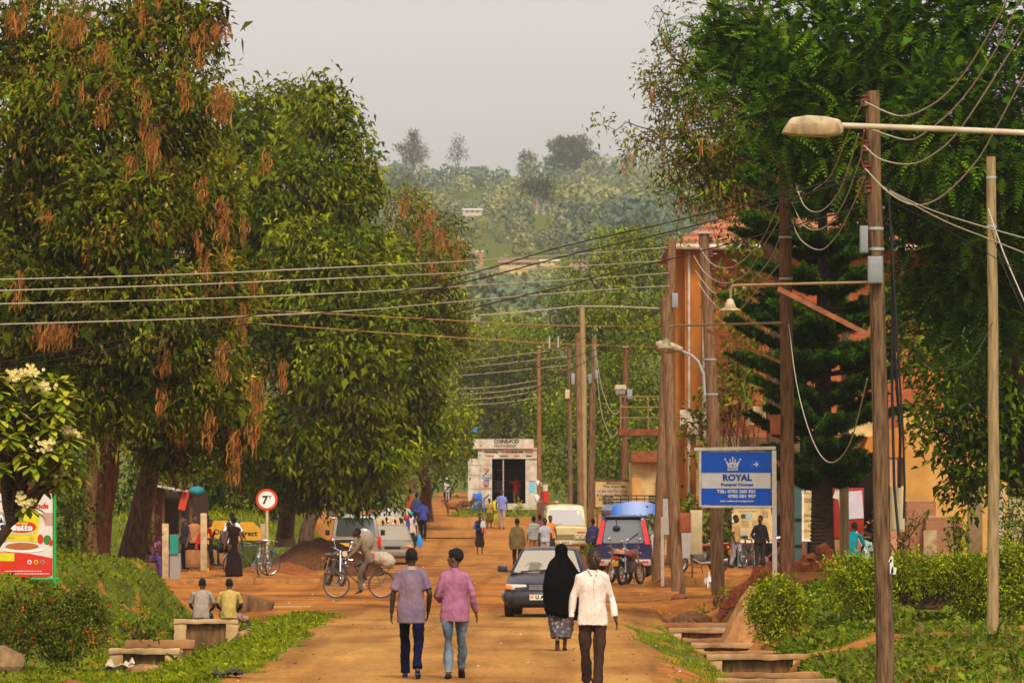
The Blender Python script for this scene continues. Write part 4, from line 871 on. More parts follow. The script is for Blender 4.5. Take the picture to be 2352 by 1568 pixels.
def low_house():
    o = Vector((9.2, 152, .1)); t = thing('house', 'ochre plastered shop with an orange canopy half hidden by leaves', 'house', o)
    s = F / 152
    def x(px): return (px - 1176) / s - 9.2
    mb = MB(); mb.box(((x(2075) + 6.5) / 2, 1.5, 2.3), (6.5 - x(2075), 3, 4.6), OCHRE); mb.build('wall', t, smooth=False)
    mb = MB(); mb.box((x(2018), 3, 1.8), (1.8, .1, 3.6), DARK); mb.box((x(1890), 3.2, 2), (.9, .1, 4), DARK); mb.build('dark_opening', t, smooth=False)  # near-black sheets paint the shade of the recess under the canopy
    mb = MB(); mb.prism([(x(1972), 3.35), (x(1990), 3.9), (x(2075), 4.2), (x(2075), 3.35)], -1.0, 1.5, ORANGE); mb.box((x(1870), 1, 4.3), (3.4, 3.2, .5), CREAMW, ry=R(6)); mb.build('canopy', t, smooth=False)
    for px in (2042,):
        mb = MB(); mb.box((x(px), -.8, 1.7), (.3, .3, 3.4), mat('pink_plaster', (.55, .27, .14), (.42, .2, .1))); mb.build('pillar', t, smooth=False)
    mb = MB(); mb.box((x(1838), -.1, 1.4), (.36, .06, 2.8), flat('blue_green_door', (.05, .10, .10))); mb.box((x(1838), -.15, 1.7), (.3, .04, .05), DARK); mb.box((x(1838), -.15, 1.0), (.3, .04, .05), DARK); mb.build('door', t, smooth=False)
    mb = MB(); mb.tube([(x(2043) - .25, -1.0, .0), (x(2043) - .25, -1.0, 3.3)], .045, flat('blue_post', (.03, .06, .25))); mb.tube([(x(2043) - .4, -1.0, .9), (x(2043) - .4, -1.0, 3.3)], .09, WHITE); mb.build('post', t)
low_house()
def raw_blocks():
    Y = 146; s = F / Y
    for i, (a, b, yt, lab) in enumerate(((2083, 2150, 1160, 'unfinished red brick wall with patchy plaster beside the ochre wall'), (2122, 2205, 1196, 'lower unfinished brick wall right of the patchy plastered one'))):
        z1 = CZ - (yt - 1132) / s; w_ = (b - a) / s; o = Vector((((a + b) / 2 - 1176) / s, Y - i * .9, .3)); t = thing('brick_wall', lab, 'wall', o)
        mb = MB(); mb.box((0, .7, z1 / 2 - .2), (w_, 1.3, z1), RAWBRICK); mb.build('bricks', t, smooth=False)
        mb = MB(); mb.box((w_ * .18 * (1 - 2 * i) + (.1 if i == 0 else -.2), .04, z1 / 2 - .35), (.34, .02, z1 * .8), mat('patchy_plaster', (.5, .36, .2), (.28, .15, .08), .9, 4)); mb.build('plaster', t, smooth=False)
    o = Vector(((2325 - 1176) / s, 143, .3)); t = thing('garden_wall', 'crumbling cream balustrade wall at the right edge', 'wall', o)
    mb = MB(); mb.box((.3, 0, 1.0), (1.3, .4, 2.4), mat('crumbling_plaster', (.52, .38, .2), (.12, .08, .05), .95, 3, .3)); mb.box((.3, -.02, 2.25), (1.45, .5, .16), CREAMW); mb.build('wall', t, smooth=False)
    mb = MB(); mb.lathe((-.1, 0, 2.33), [(.14, 0), (.3, .1), (.34, .2), (.2, .35), (.3, .5), (.36, .62), (.2, .66)], CREAMW, 12, 'z'); mb.box((-.1, 0, 3.05), (.4, .3, .12), CREAMW); mb.build('urn', t)
    o = Vector(((2232 - 1176) / s, 145, .3)); t = thing('column', 'plain brown plaster column next to the bare brickwork', 'column', o)
    mb = MB(); mb.box((0, 0, 1.2), (.36, .36, 2.6), mat('brown_plaster', (.30, .18, .09), (.2, .12, .06))); mb.box((0, 0, 2.55), (.46, .46, .12), BROWN); mb.build('shaft', t, bevel=.02); mb = MB(); mb.box((.6, .3, 1.1), (.35, .1, 2.4), WHITE); mb.build('panel', t, smooth=False)
raw_blocks()
def red_stall():
    Y = 147; s = F / Y; o = at(1950, 1270, Y); t = thing('kiosk', 'dark red wooden stall with white paper notices behind the conifer', 'kiosk', o); o_ = o
    mb = MB(); REDP = mat('dark_red_paint', (.33, .025, .012), (.24, .018, .01), .7, 3)
    mb.box((0, .5, 1.05), (.78, 1, 1.3), REDP); mb.build('body', t, bevel=.02)
    mb = MB(); mb.box((0, .5, .2), (.74, .9, .42), RAWBRICK); mb.build('base', t, smooth=False)
    mb = MB(); mb.box((.05, -.012, 1.25), (.62, .015, .72), flat('white_notice', (.58, .5, .56)), ry=R(-4)); mb.build('notice', t, smooth=False)
    mb = MB(); mb.box((-.3, -.01, 1.55), (.16, .012, .28), WHITE, ry=R(20)); mb.build('notice', t, smooth=False)
    mb = MB(); mb.tube([(.1, -.1, .75), (.25, -.4, .35), (.42, -.75, .0)], .03, WHITE); mb.build('prop', t)
red_stall()
# wooden market stall in the shade on the left
def stall():
    Y = 176; s = F / Y; t = thing('market_stall', 'shadowy wooden market stall with a pale tin roof under the trees', 'stall', (at(400, 1300, Y).x, Y, .15))
    def q(px, py): return ((px - 400) / s, CZ - (py - 1132) / s - .15)
    mb = MB()
    for px in (352, 375, 415, 440): mb.box((q(px, 0)[0], random.uniform(-.2, .2), 1.35), (.09, .09, 2.7), BROWN)
    mb.box((q(415, 0)[0], 0, 1.05), (1.0, .6, .06), BROWN); mb.box((q(415, 0)[0], 0, .55), (1.0, .5, .05), BROWN); mb.build('frame', t, smooth=False)
    mb = MB(); mb.box((q(385, 0)[0], .3, q(0, 1120)[1]), (1.3, 1.8, .05), mat('pale_iron_sheet', (.55, .47, .40), (.35, .28, .22), .6, 4), ry=R(10)); mb.build('roof', t, smooth=False)
    mb = MB(); mb.box((q(345, 0)[0], .8, 1.3), (.7, .1, 2.5), flat('maroon_board', (.13, .02, .018))); mb.box((q(410, 0)[0], 1.5, 1.2), (1.7, .1, 2.4), flat('brown_board', (.06, .035, .02))); mb.build('back_wall', t, smooth=False)
    mb = MB(); x, z = q(424, 1148); mb.box((x, -.4, z), (.22, .02, .62), flat('red_cloth', (.55, .05, .025)), ry=R(14)); mb.build('banner', t, smooth=False)
    mb = MB(); x, z = q(453, 1128); mb.ell((x, -.3, z), (.26, .26, .16), flat('teal_plastic', (.02, .22, .25))); mb.build('basin', t)
    for px, zt in ((440, 1.1), (470, 1.0)):
        mb = MB(); mb.box((q(px, 0)[0], .5, zt), (.4, .3, .5), mat('stall_goods', (.3, .13, .06), (.06, .03, .02), .9, 6)); mb.build('goods', t, bevel=.05)
stall()
for px, py0, py1, lab in ((380, 1202, 1262, 'pale stub post beside the green gate board on the bank'), (468, 1178, 1245, 'pale stub post behind the person in red')):
    o = at(px, py1, 158); t = tag(MB().box((0, 0, (py1 - py0) / 2 / 82.3 - .4), (.18, .12, (py1 - py0) / 82.3 + .8), mat('pale_post', (.55, .42, .22), (.38, .27, .14)), 0).build('post', None, o, bevel=.015), lab, 'post')
o = at(400, 1228, 160); o.z = gzs(o.x, 160); t = thing('sign_board', 'small teal-green board with grey legs beside pale post', 'sign', o)
MB().box((0, 0, 1.15), (.24, .03, .55), flat('teal_board', (.02, .25, .20))).build('board', t, smooth=False); MB().box((.03, .05, .45), (.3, .04, .9), flat('grey_leg', (.3, .28, .25))).build('leg', t, smooth=False)
# ---------------- kerbs, heaps, drain walls ----------------
KERB = mat('earthy_concrete', (.42, .21, .065), (.26, .115, .035), .95, 3, .3)
for x0, x1, y0, y1 in ((-22, -12, 160.1, 160.1), (-12, -5.4, 160.1, 160.1), (4.2, 9, 159.4, 159.4), (9, 20, 159.4, 159.0)):
    mb = MB(); z = gzs((x0 + x1) / 2, y0 - .8); n = int((x1 - x0) / .9)
    for i in range(n):
        xa = x0 + (x1 - x0) * (i + .5) / n; mb.box((xa, y0 + random.uniform(-.02, .02), z + .08 + random.uniform(-.015, .015)), ((x1 - x0) / n - .012, .22, .24), KERB, rz=random.uniform(-.01, .01), taper=.95)
    mb.build('kerb', None, kind='structure', bevel=.02)
def mound(name, label, px, pyb, Y, wpx, hpx, m, dep=.9, cat='heap', seed=0, skew=0, terrain=True):
    s = Y / F; o = at(px, pyb, Y); rx, h = wpx * s / 2, hpx * s; ry = rx * dep; n = 44
    if terrain: o.z = gzs(o.x, Y) - .05; h = max(.2, at(px, pyb - hpx, Y).z - o.z)
    a = np.linspace(-1, 1, n); U, Vv = np.meshgrid(a, a); rr = np.sqrt((U + skew * (1 - Vv ** 2)) ** 2 + Vv ** 2) if False else np.sqrt(U ** 2 + Vv ** 2)
    rr = rr * (1 + .25 * (fbm(U * 1.5 + 5, Vv * 1.5, seed) - .5)); z = h * np.clip(1 - rr ** 1.35, 0, 1) * (1 + .35 * (fbm(U * 3 + 9, Vv * 3, seed + 3) - .5)) + (fbm(U * 9, Vv * 9, seed + 7) - .5) * .12 * h - .12 * sstep(rr, .9, 1.1)
    me = gridmesh(name, U * rx + skew * rx * z / max(h, .01) * .5, Vv * ry, z, m); me.location = o; return tag(me, label, cat)
SOILD = mat('dark_soil', (.13, .05, .018), (.075, .028, .010), .98, 8, .8); SOILR = mat('red_soil', (.24, .075, .018), (.15, .045, .012), .98, 8, .8); SOILT = mat('tan_soil', (.42, .21, .08), (.30, .13, .045), .98, 5, .6)
mound('soil_heap', 'big dark brown soil heap in front of the silver off-roader', 735, 1318, 177, 290, 84, SOILD, 1.0, seed=2)
mound('soil_heap', 'low reddish soil heap between the bicycles and motorcycle', 660, 1332, 170, 170, 40, SOILR, .8, seed=6)
mound('soil_heap', 'reddish soil spill on the verge behind the long-dressed woman', 585, 1335, 172, 120, 36, SOILR, .8, seed=8)
mound('earth_mound', 'tan earth mound rising behind the round yellow-green bush', 1715, 1450, 115, 150, 110, SOILT, 1.6, 'heap', seed=4, skew=.4)
mound('earth_mound', 'small dusty rubble pile inside the drain trench', 1590, 1418, 128, 90, 16, mat('rubble_soil', (.34, .17, .06), (.2, .08, .03), .98, 14, .9), 1.2, 'heap', seed=12, terrain=False)
CONC = mat('mossy_concrete', (.46, .28, .13), (.25, .13, .055), .95, 3, .3); CONL = mat('pale_concrete', (.56, .38, .19), (.40, .25, .11), .95, 3, .2); CDRK = mat('dark_brown_concrete', (.23, .115, .042), (.07, .038, .018), .95, 3, .3, stretch=(3, 1, .7))  # recess panels, supports and the tilted block take a darker, streaked brown
def drainwall(label, x0, x1, yt, yb, Y, full, grp='concrete check walls across the right-hand drain', pale=True, m=None):
    s = Y / F; w_ = (x1 - x0) * s; h = (yb - yt) * s; o = at((x0 + x1) / 2, yb, Y); m = m or CONC
    def rough(o):
        bm = bmesh.new(); bm.from_mesh(o.data); bmesh.ops.subdivide_edges(bm, edges=[e for e in bm.edges if e.calc_length() > .3], cuts=7, use_grid_fill=True)
        for v in bm.verts: v.co += Vector((mnoise.noise(v.co * 5 + o_), mnoise.noise(v.co * 6 - o_), mnoise.noise(v.co * 4 + o_ * 2))) * .028
        bm.to_mesh(o.data); bm.free()
    o_ = Vector((x0 * .37, Y, 0)); t = thing('drain_wall', label, 'drain wall', o, R(random.uniform(-1, 1)), grp); ex = .6; mb = MB()
    if full:
        pw = .27; mb.box((0, .0, h - .05), (w_, .34, .10), m); rough(mb.build('coping', t, bevel=.012))
        for q in (-1, 1):
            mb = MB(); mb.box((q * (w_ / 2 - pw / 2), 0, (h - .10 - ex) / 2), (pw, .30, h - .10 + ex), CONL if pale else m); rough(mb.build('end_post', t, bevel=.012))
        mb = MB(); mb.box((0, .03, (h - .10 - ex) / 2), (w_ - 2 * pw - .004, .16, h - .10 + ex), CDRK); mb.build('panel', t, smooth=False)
    else:
        mb = MB(); mb.box((0, 0, h / 2), (w_, .16, h), mat('reddish_concrete', (.42, .20, .08), (.23, .10, .04), .95, 3, .3)); rough(mb.build('beam', t, bevel=.012))
        for q in (-1, 1):
            mb = MB(); mb.box((q * (w_ / 2 - .12), .06, -ex / 2 - .01), (.22, .2, ex), CDRK); mb.build('support', t, smooth=False)
    return t
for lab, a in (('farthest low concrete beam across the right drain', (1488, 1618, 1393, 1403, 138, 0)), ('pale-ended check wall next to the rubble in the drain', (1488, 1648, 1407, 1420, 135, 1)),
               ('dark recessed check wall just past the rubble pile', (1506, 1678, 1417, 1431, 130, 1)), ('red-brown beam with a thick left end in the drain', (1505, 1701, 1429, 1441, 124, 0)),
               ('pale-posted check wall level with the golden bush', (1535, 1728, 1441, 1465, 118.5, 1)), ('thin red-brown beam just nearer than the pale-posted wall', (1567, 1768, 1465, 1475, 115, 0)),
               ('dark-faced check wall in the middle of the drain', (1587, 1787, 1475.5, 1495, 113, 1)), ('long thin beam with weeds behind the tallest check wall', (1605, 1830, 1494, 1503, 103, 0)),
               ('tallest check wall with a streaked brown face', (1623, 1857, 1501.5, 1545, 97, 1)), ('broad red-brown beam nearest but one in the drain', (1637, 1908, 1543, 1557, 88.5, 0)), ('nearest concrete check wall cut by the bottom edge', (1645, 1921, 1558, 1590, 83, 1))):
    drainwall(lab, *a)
HW = 'concrete walls in the left-hand drain'
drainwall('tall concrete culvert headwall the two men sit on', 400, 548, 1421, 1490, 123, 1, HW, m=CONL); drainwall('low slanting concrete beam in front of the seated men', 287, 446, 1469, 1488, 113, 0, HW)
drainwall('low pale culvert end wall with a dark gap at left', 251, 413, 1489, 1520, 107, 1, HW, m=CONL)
mb = MB(); mb.box((0, 0, .25), (1.2, .7, .3), CONL, rx=R(4)); tag(mb.build('culvert_slab', None, at(655, 1418, 132) - Vector((0, 0, .15)), bevel=.03), 'broken concrete slab at the corner of the cross road', 'slab')
mb = MB(); mb.box((0, 0, .3), (.9, 1.2, .5), CDRK, ry=R(14)); tag(mb.build('culvert_slab', None, at(580, 1405, 131) - Vector((0, 0, .2)), bevel=.05), 'dark tilted culvert block between bank and cross road', 'slab')
# rubble bricks
BRK = mat('broken_brick', (.36, .10, .035), (.22, .055, .02), .95, 9, .3)
def rock(r, sd):
    random.seed(sd); bm = bmesh.new(); bmesh.ops.create_icosphere(bm, subdivisions=2, radius=1)
    for v in bm.verts: v.co *= 1 + .35 * mnoise.noise(v.co * 1.3 + Vector((sd, 0, 0))); v.co = Vector((v.co.x * r[0], v.co.y * r[1], v.co.z * r[2]))
    me = bpy.data.meshes.new('rock'); bm.to_mesh(me); bm.free(); return me
bm_ = [MB().box((0, 0, 0), (.26, .13, .12), BRK, taper=.92).mesh('brick'), MB().box((0, 0, 0), (.2, .15, .14), BRK, rz=.3, taper=.75).mesh('brick'), MB().box((0, 0, 0), (.16, .14, .11), BRK, taper=.8).mesh('brick')]
random.seed(5)
for (x0, x1, y0, y1, Y, n, lab, grp) in ((1660, 1780, 1275, 1345, 128, 46, 'broken red brick in the rubble heap at the blue sign post', 'red bricks heaped by the blue sign'), (1830, 1935, 1285, 1330, 129, 34, 'broken red brick at the conifer foot', 'red bricks around the conifer')):
    for i in range(n):
        u = random.random(); px = x0 + (x1 - x0) * u; y = Y + random.uniform(-1.2, 1.2); g = at(px, 0, y); top = (math.sin(u * 3.1) if grp[-1] == 'r' else u) * .55
        o = link('brick', bm_[i % 3], None, (g.x, y, gzs(g.x, y) + random.uniform(0, 1) * top + .05)); o.rotation_euler = (random.uniform(-.6, .6), random.uniform(-.6, .6), random.uniform(0, 3)); o.scale = [random.uniform(.9, 1.5)] * 3; tag(o, lab, 'brick', grp)
for lab, px, py, Y, r, c in (('smooth grey boulder at the edge of the earth mound', 1652, 1395, 124, (.3, .25, .18), ((.22, .20, .17), (.15, .13, .11))), ('reddish stone on the dirt beside the drain', 1560, 1385, 134, (.2, .12, .1), ((.3, .1, .05), (.2, .07, .03))), ('rough orange rock beside the golden bush', 1700, 1420, 116.5, (.22, .16, .22), ((.36, .17, .07), (.2, .08, .03))),
                             ('tan rock on the grass by the yellow-shirted man', 570, 1456, 120, (.26, .2, .14), ((.42, .24, .1), (.25, .13, .05))), ('flat stone beside the road at lower left', 330, 1548, 95, (.28, .2, .12), ((.36, .19, .08), (.22, .1, .04))), ('red broken stone by the litter at the bottom left', 165, 1560, 88, (.18, .15, .12), ((.3, .09, .04), (.2, .06, .03))),
                             ('pale boulder at the far left under the flowering bush', 8, 1475, 94, (.34, .3, .34), ((.30, .19, .09), (.17, .10, .045))), ('crumpled brown lump at the road edge', 330, 1548, 97.5, (.3, .2, .12), ((.35, .2, .1), (.16, .08, .04)))):
    g = at(px, py, Y); o = link('stone', rock(r, hash(lab) % 97 + .5 if False else len(lab) * 1.7), None, (g.x, Y, gzs(g.x, Y) + r[2] * .4)); o.data.materials.append(mat('stone_' + '_'.join(lab.split()[:3]), *c, .95, 6, .5)); tag(o, lab, 'stone')
# litter
def sheet(label, px, py, Y, w_, d_, m, cat='rubbish', name='plastic_litter', hump=.12, sd=1):
    n = 14; a = np.linspace(-.5, .5, n); U, Vv = np.meshgrid(a, a); g = at(px, py, Y)
    z = hump * (fbm(U * 5 + sd, Vv * 5, sd) ** 1.5) * 1.6 - .02; me = gridmesh(name, U * w_ + .1 * (fbm(U * 4, Vv * 4 + sd, sd + 3) - .5), Vv * d_, z, m); me.location = (g.x, Y, gzs(g.x, Y) + .02); return tag(me, label, cat)
sheet('crumpled cream plastic bag lying in the litter', 485 * .57, 1540, 99, .5, .5, flat('cream_plastic', (.6, .5, .32), .4), hump=.3, sd=3)
sheet('long pinkish torn plastic sheet in the litter', 330, 1552, 98, 1.0, .5, flat('pink_plastic', (.55, .42, .34), .4), hump=.16, sd=7)
sheet('pale grey crumpled paper near the drain', 262, 1525, 103, .5, .5, flat('grey_paper', (.4, .3, .22), .8), hump=.22, sd=9)
sheet('dark crumpled plastic scrap on the road edge', 525, 1560, 76.5, .4, .5, flat('dark_plastic', (.03, .03, .035), .4), hump=.1, sd=5)
mb = MB()
for i in range(9): mb.tube([(random.uniform(-.5, .5), random.uniform(-.3, .3), .02), (random.uniform(-.5, .5), random.uniform(-.3, .3), .16)], .02, BROWN, 5)
g = at(225, 1535, 99); tag(mb.build('dry_leaves', None, (g.x, 99, gzs(g.x, 99) + .02)), 'bundle of dry dark sticks and leaves left of the litter', 'rubbish')
# ---------------- poles, lamps, wires ----------------
def woodmat(name, c, c2): return mat(name, c, c2, .9, 5, .5, stretch=(5, 5, .5), lo=.3, hi=.6)
W1 = woodmat('creosoted_pole', (.20, .115, .055), (.045, .022, .012)); W2 = woodmat('red_brown_pole', (.19, .085, .034), (.055, .024, .012)); W3 = woodmat('grey_brown_pole', (.25, .14, .066), (.085, .045, .022)); W4 = woodmat('pale_peeled_pole', (.36, .26, .12), (.20, .13, .055))
PORC = flat('brown_porcelain', (.14, .04, .02), .3); GALV = flat('galvanised_steel', (.40, .41, .40), .45); LAMP = mat('weathered_lamp_cover', (.52, .42, .26), (.27, .19, .10), .6, 6); STEEL = flat('brown_arm_tube', (.30, .17, .08), .6)
IRON = mat('rusty_flat_bar', (.34, .12, .05), (.2, .07, .03), .8, 8)
def pole(label, pts, Y, dpx, m, cap=None, group='wooden utility poles', insul=(), boxes=(), bands=(), knots=True):
    """pts: picture points from base to top at distance Y (or (px,py,Y))"""
    P = [at(p[0], p[1], p[2] if len(p) > 2 else Y) for p in pts]; base = P[0].copy(); t = thing('utility_pole', label, 'pole', base, 0, group)
    s = Y / F; n = len(P); P = [P[0] - Vector((0, 0, .5))] + P; r0 = dpx * s / 2; N = 26; Q = []; rr = []
    cum = [0]
    for a, b in zip(P, P[1:]): cum.append(cum[-1] + (b - a).length)
    for i in range(N + 1):
        d = cum[-1] * i / N; k = max(j for j in range(len(cum)) if cum[j] <= d + 1e-6); k = min(k, len(P) - 2); u = (d - cum[k]) / max(1e-6, cum[k + 1] - cum[k])
        q = P[k].lerp(P[k + 1], u); q += Vector((mnoise.noise(Vector((d * .6, Y, 0))), mnoise.noise(Vector((d * .6, Y, 9))), 0)) * .025 if 0 < i < N else Vector()
        Q.append(q - base); rr.append(r0 * (1.06 - .26 * i / N) * (1 + .05 * mnoise.noise(Vector((d * 2.3, Y * 3, 4)))))
    mb = MB(); mb.tube(Q, rr, m, 12); mb.build('shaft', t)
    if cap:
        mb = MB(); mb.box(Q[-1] + Vector((0, 0, .03)), (rr[-1] * 2.5, rr[-1] * 2.5, .05), GALV); mb.build('cap', t, bevel=.008)
    for px, py in insul:
        c = at(px, py, Y - .05) - base; mb = MB(); mb.lathe(c, [(.02, -.09), (.06, -.07), (.045, -.02), (.075, 0), (.045, .03), (.06, .07), (.02, .09)], PORC, 10, 'z'); mb.tube([c, c + Vector((.16, .02, 0))], .012, GALV, 5); mb.build('insulator', t)
    for (px, py, wp, hp, mm, dy) in boxes:
        c = at(px, py, Y + dy) - base; mb = MB(); mb.box(c, (wp * s, .18, hp * s), mm); mb.box(c + Vector((0, -.095, 0)), (wp * s * .86, .012, hp * s * .92), mm); mb.box(c + Vector((0, .12, 0)), (wp * s * .4, .1, hp * s * .6), GALV); mb.build('junction_box', t, bevel=.012)
    for py in bands:
        z = at(0, py, Y).z - base.z; k = min(range(len(Q)), key=lambda i: abs(Q[i].z - z)); mb = MB(); mb.lathe(Vector((Q[k].x, Q[k].y, z)), [(rr[k] * 1.04, -.02), (rr[k] * 1.08, -.02), (rr[k] * 1.08, .02), (rr[k] * 1.04, .02)], GALV, 14, 'z'); mb.build('band', t)
    return t, base
PT = flat('torn_white_paper', (.72, .68, .6), .8)
BOXG = flat('grey_enamel', (.27, .29, .29), .45); BOXC = mat('cream_enamel', (.58, .48, .28), (.48, .38, .2), .5, 3); BOXR = mat('rusty_box', (.30, .085, .03), (.2, .05, .02), .8, 5)
t, b = pole('tallest near pole with two grey junction boxes and a cream meter cabinet', [(2033, 1530), (2026, 1150), (2012, 600), (2004, 209)], 80, 40, W1, insul=((1988, 232), (1990, 336), (1992, 384), (1995, 430)),
            boxes=((1984, 550, 18, 62, BOXG, -.1), (2010, 620, 33, 62, BOXG, -.2), (2060, 1168, 34, 104, BOXC, .05)), bands=(525, 572))
def bellarm(t, b, Y, tip, elbow, drop, bell, brace, k=.56):
    p0, p1 = at(*tip, Y) - b, at(*elbow, Y) - b; mb = MB(); d = at(*drop, Y) - b
    mb.tube([p0, p1, p1.lerp(d, .3) + Vector((-.06, 0, .05)), p1.lerp(d, .6) + Vector((-.04, 0, .05)), d], .034 * k, STEEL, 8); mb.build('lamp_arm', t)
    c = at(*bell, Y) - b; mb = MB(); mb.lathe(c, [(.02 * k, .2 * k), (.075 * k, .19 * k), (.09 * k, .15 * k), (.15 * k, -.02 * k), (.27 * k, -.08 * k), (.275 * k, -.1 * k), (.24 * k, -.1 * k), (.13 * k, -.02 * k)], LAMP, 18, 'z'); mb.ell(c + Vector((0, 0, -.06 * k)), (.07 * k, .07 * k, .08 * k), flat('lamp_bulb', (.55, .45, .28), .3), 8, 6); mb.build('lamp_shade', t)
    a, e = at(*brace[0], Y) - b, at(*brace[1], Y) - b; mb = MB(); dd = (e - a); mb.box((a + e) / 2, (dd.length, .02, .07), IRON, ry=-math.atan2(dd.z, dd.x)); mb.build('brace', t)
bellarm(t, b, 79.8, (2000, 648), (1696, 655), (1678, 690), (1677, 704), ((1787, 662), (1998, 770)))
mb = MB(); c = at(2048, 1300, 79.75) - b; 
for q, (dx, dz, w_, h_) in enumerate(((0, 0, .05, .2), (.03, -.06, .07, .1), (-.01, .1, .04, .09))): mb.box(c + Vector((dx, 0, dz)), (w_, .008, h_), PT, ry=.2 * q)
mb.build('paper_scrap', t, smooth=False)
mb = MB(); mb.tube([at(2048, 520, 79.8) - b, at(2054, 800, 79.8) - b, at(2068, 1000, 79.8) - b, at(2066, 1120, 79.8) - b], .022, BLACK, 6); mb.tube([at(2040, 430, 79.8) - b, at(2056, 700, 79.7) - b, at(2075, 1010, 79.7) - b, at(2078, 1120, 79.7) - b, at(2076, 1190, 79.7) - b], .016, BLACK, 6); mb.tube([at(2050, 640, 79.8) - b, at(2049, 900, 79.8) - b, at(2054, 1120, 79.8) - b, at(2064, 1230, 79.7) - b], .02, BLACK, 6); mb.build('cable_run', t)
t, b = pole('stout pole with a metal cap and a long lamp arm left of the conifer', [(1808, 1345), (1808, 900), (1802, 376)], 122, 33, W2, cap=True, insul=((1815, 388), (1815, 465), (1815, 502)), boxes=((1781, 975, 24, 46, BOXR, -.1),), bands=(545, 640))
bellarm(t, b, 121.8, (1795, 741), (1548, 748), (1533, 775), (1530, 792), ((1622, 758), (1792, 831)), .72)
t, b = pole('capped pole carrying a curved cobra lamp behind the blue sign', [(1650, 1370), (1640, 1000), (1617, 538)], 138, 30, W3, cap=True, insul=((1632, 552), (1632, 583), (1636, 612), (1640, 680)), bands=(825, 905))
mb = MB(); mb.tube([at(1619, 908, 137.8) - b, at(1616, 860, 137.8) - b, at(1604, 830, 137.8) - b, at(1588, 816, 137.8) - b, at(1566, 806, 137.8) - b], .035, GALV, 8); mb.build('lamp_arm', t)
def cobra(t, c, l, h, w_, tilt, m):
    mb = MB(); mb.M = Matrix.Translation(c) @ Matrix.Rotation(tilt, 4, 'Y')
    mb.tube([(l, 0, .0), (l * .9, 0, 0), (l * .6, 0, .01), (l * .15, 0, .01), (0, 0, 0)], [(w_ * .5, h * .4), (w_ * .8, h * .55), (w_, h * .8), (w_, h * .8), (w_ * .7, h * .5)], m, 14, side=(0, 1, 0)); mb.build('lamp_head', t)
    mb = MB(); mb.M = Matrix.Translation(c) @ Matrix.Rotation(tilt, 4, 'Y'); mb.ell((l * .4, 0, -h * .55), (l * .36, w_ * .75, h * .5), flat('lamp_bowl', (.4, .3, .16), .35), 12, 6); mb.build('lamp_bowl', t)
cobra(t, at(1506, 792, 137.7) - b, .66, .15, .16, R(10), LAMP)
pole('bent pole with a pale foot beside the rusty letter box', [(1557, 1355), (1545, 1100), (1528, 700), (1527, 683)], 146, 28, W3, insul=((1520, 700), (1520, 740)), boxes=((1574, 1200, 26, 46, BOXR, -.3),))
t, b = pole('long leaning pole crossing its neighbour near the purple minivan', [(1511, 1324), (1527, 900), (1543, 548)], 162, 26, W3, insul=((1534, 568), (1534, 598), (1536, 628), (1538, 657)), boxes=((1550, 690, 14, 34, BOXG, -.1),))
pole('thin pale peeled pole at the right with a slanted top', [(2280, 1447), (2283, 1000), (2276, 360)], 95, 27, W4, bands=(408, 520))
pole('short plain pole standing just right of the conifer trunk', [(1938, 1285), (1940, 1000), (1944, 650)], 133, 22, W4)
FARG = 'poles farther along the street'
pole('leaning grey-brown pole in front of the taller pale one', [(1334, 1190), (1327, 764)], 232, 15, W3, group=FARG)
pole('tall pale green-grey pole with a top insulator past the vans', [(1340, 1190), (1341, 900), (1337, 706)], 238, 15, W4, group=FARG, insul=((1325, 708),))
pole('pole with trailing slack cables beside the cream van', [(1355, 1270), (1364, 775)], 206, 16, W3, group=FARG, boxes=((1355, 870, 8, 22, BOXG, -.1), (1370, 860, 8, 20, BOXG, -.1)))
t, b = pole('capped far pole with a small box lamp', [(1433, 1180), (1437, 798)], 228, 15, W2, cap=True, group=FARG, boxes=((1446, 905, 12, 22, BOXG, -.1),), bands=(1000, 910))
mb = MB(); c = at(1425, 889, 227.8) - b; mb.box(c, (.52, .3, .2), LAMP, taper=.8); mb.box(c + Vector((0, 0, -.2)), (.36, .2, .2), GREYM, taper=1.2); mb.build('lamp_head', t, bevel=.02)
t, b = pole('rust-coloured slim pole joined by a crossbar to its twin', [(1238, 1180), (1238, 798)], 262, 10, mat('rust_pole', (.30, .13, .05), (.18, .075, .03)), group=FARG, cap=True)
for y_, x_ in ((801, 1238), (850, 1255)): MB().tube([at(x_, y_, 262) - b, at(1306, y_, 262) - b], .04, W1, 6).build('crossbar', t)
for px, lab in ((1262, 0), (1282, 0)):
    mb = MB(); mb.tube([at(px, 772, 262) - b, at(px, 800, 262) - b], .04, GALV, 6); mb.build('insulator', t)
pole('dark twin pole hung with switchgear under the crossbar', [(1310, 1180), (1308, 800)], 262, 11, W1, group=FARG, boxes=((1303, 905, 10, 20, BOXC, -.2), (1316, 870, 8, 26, BOXG, -.2)))
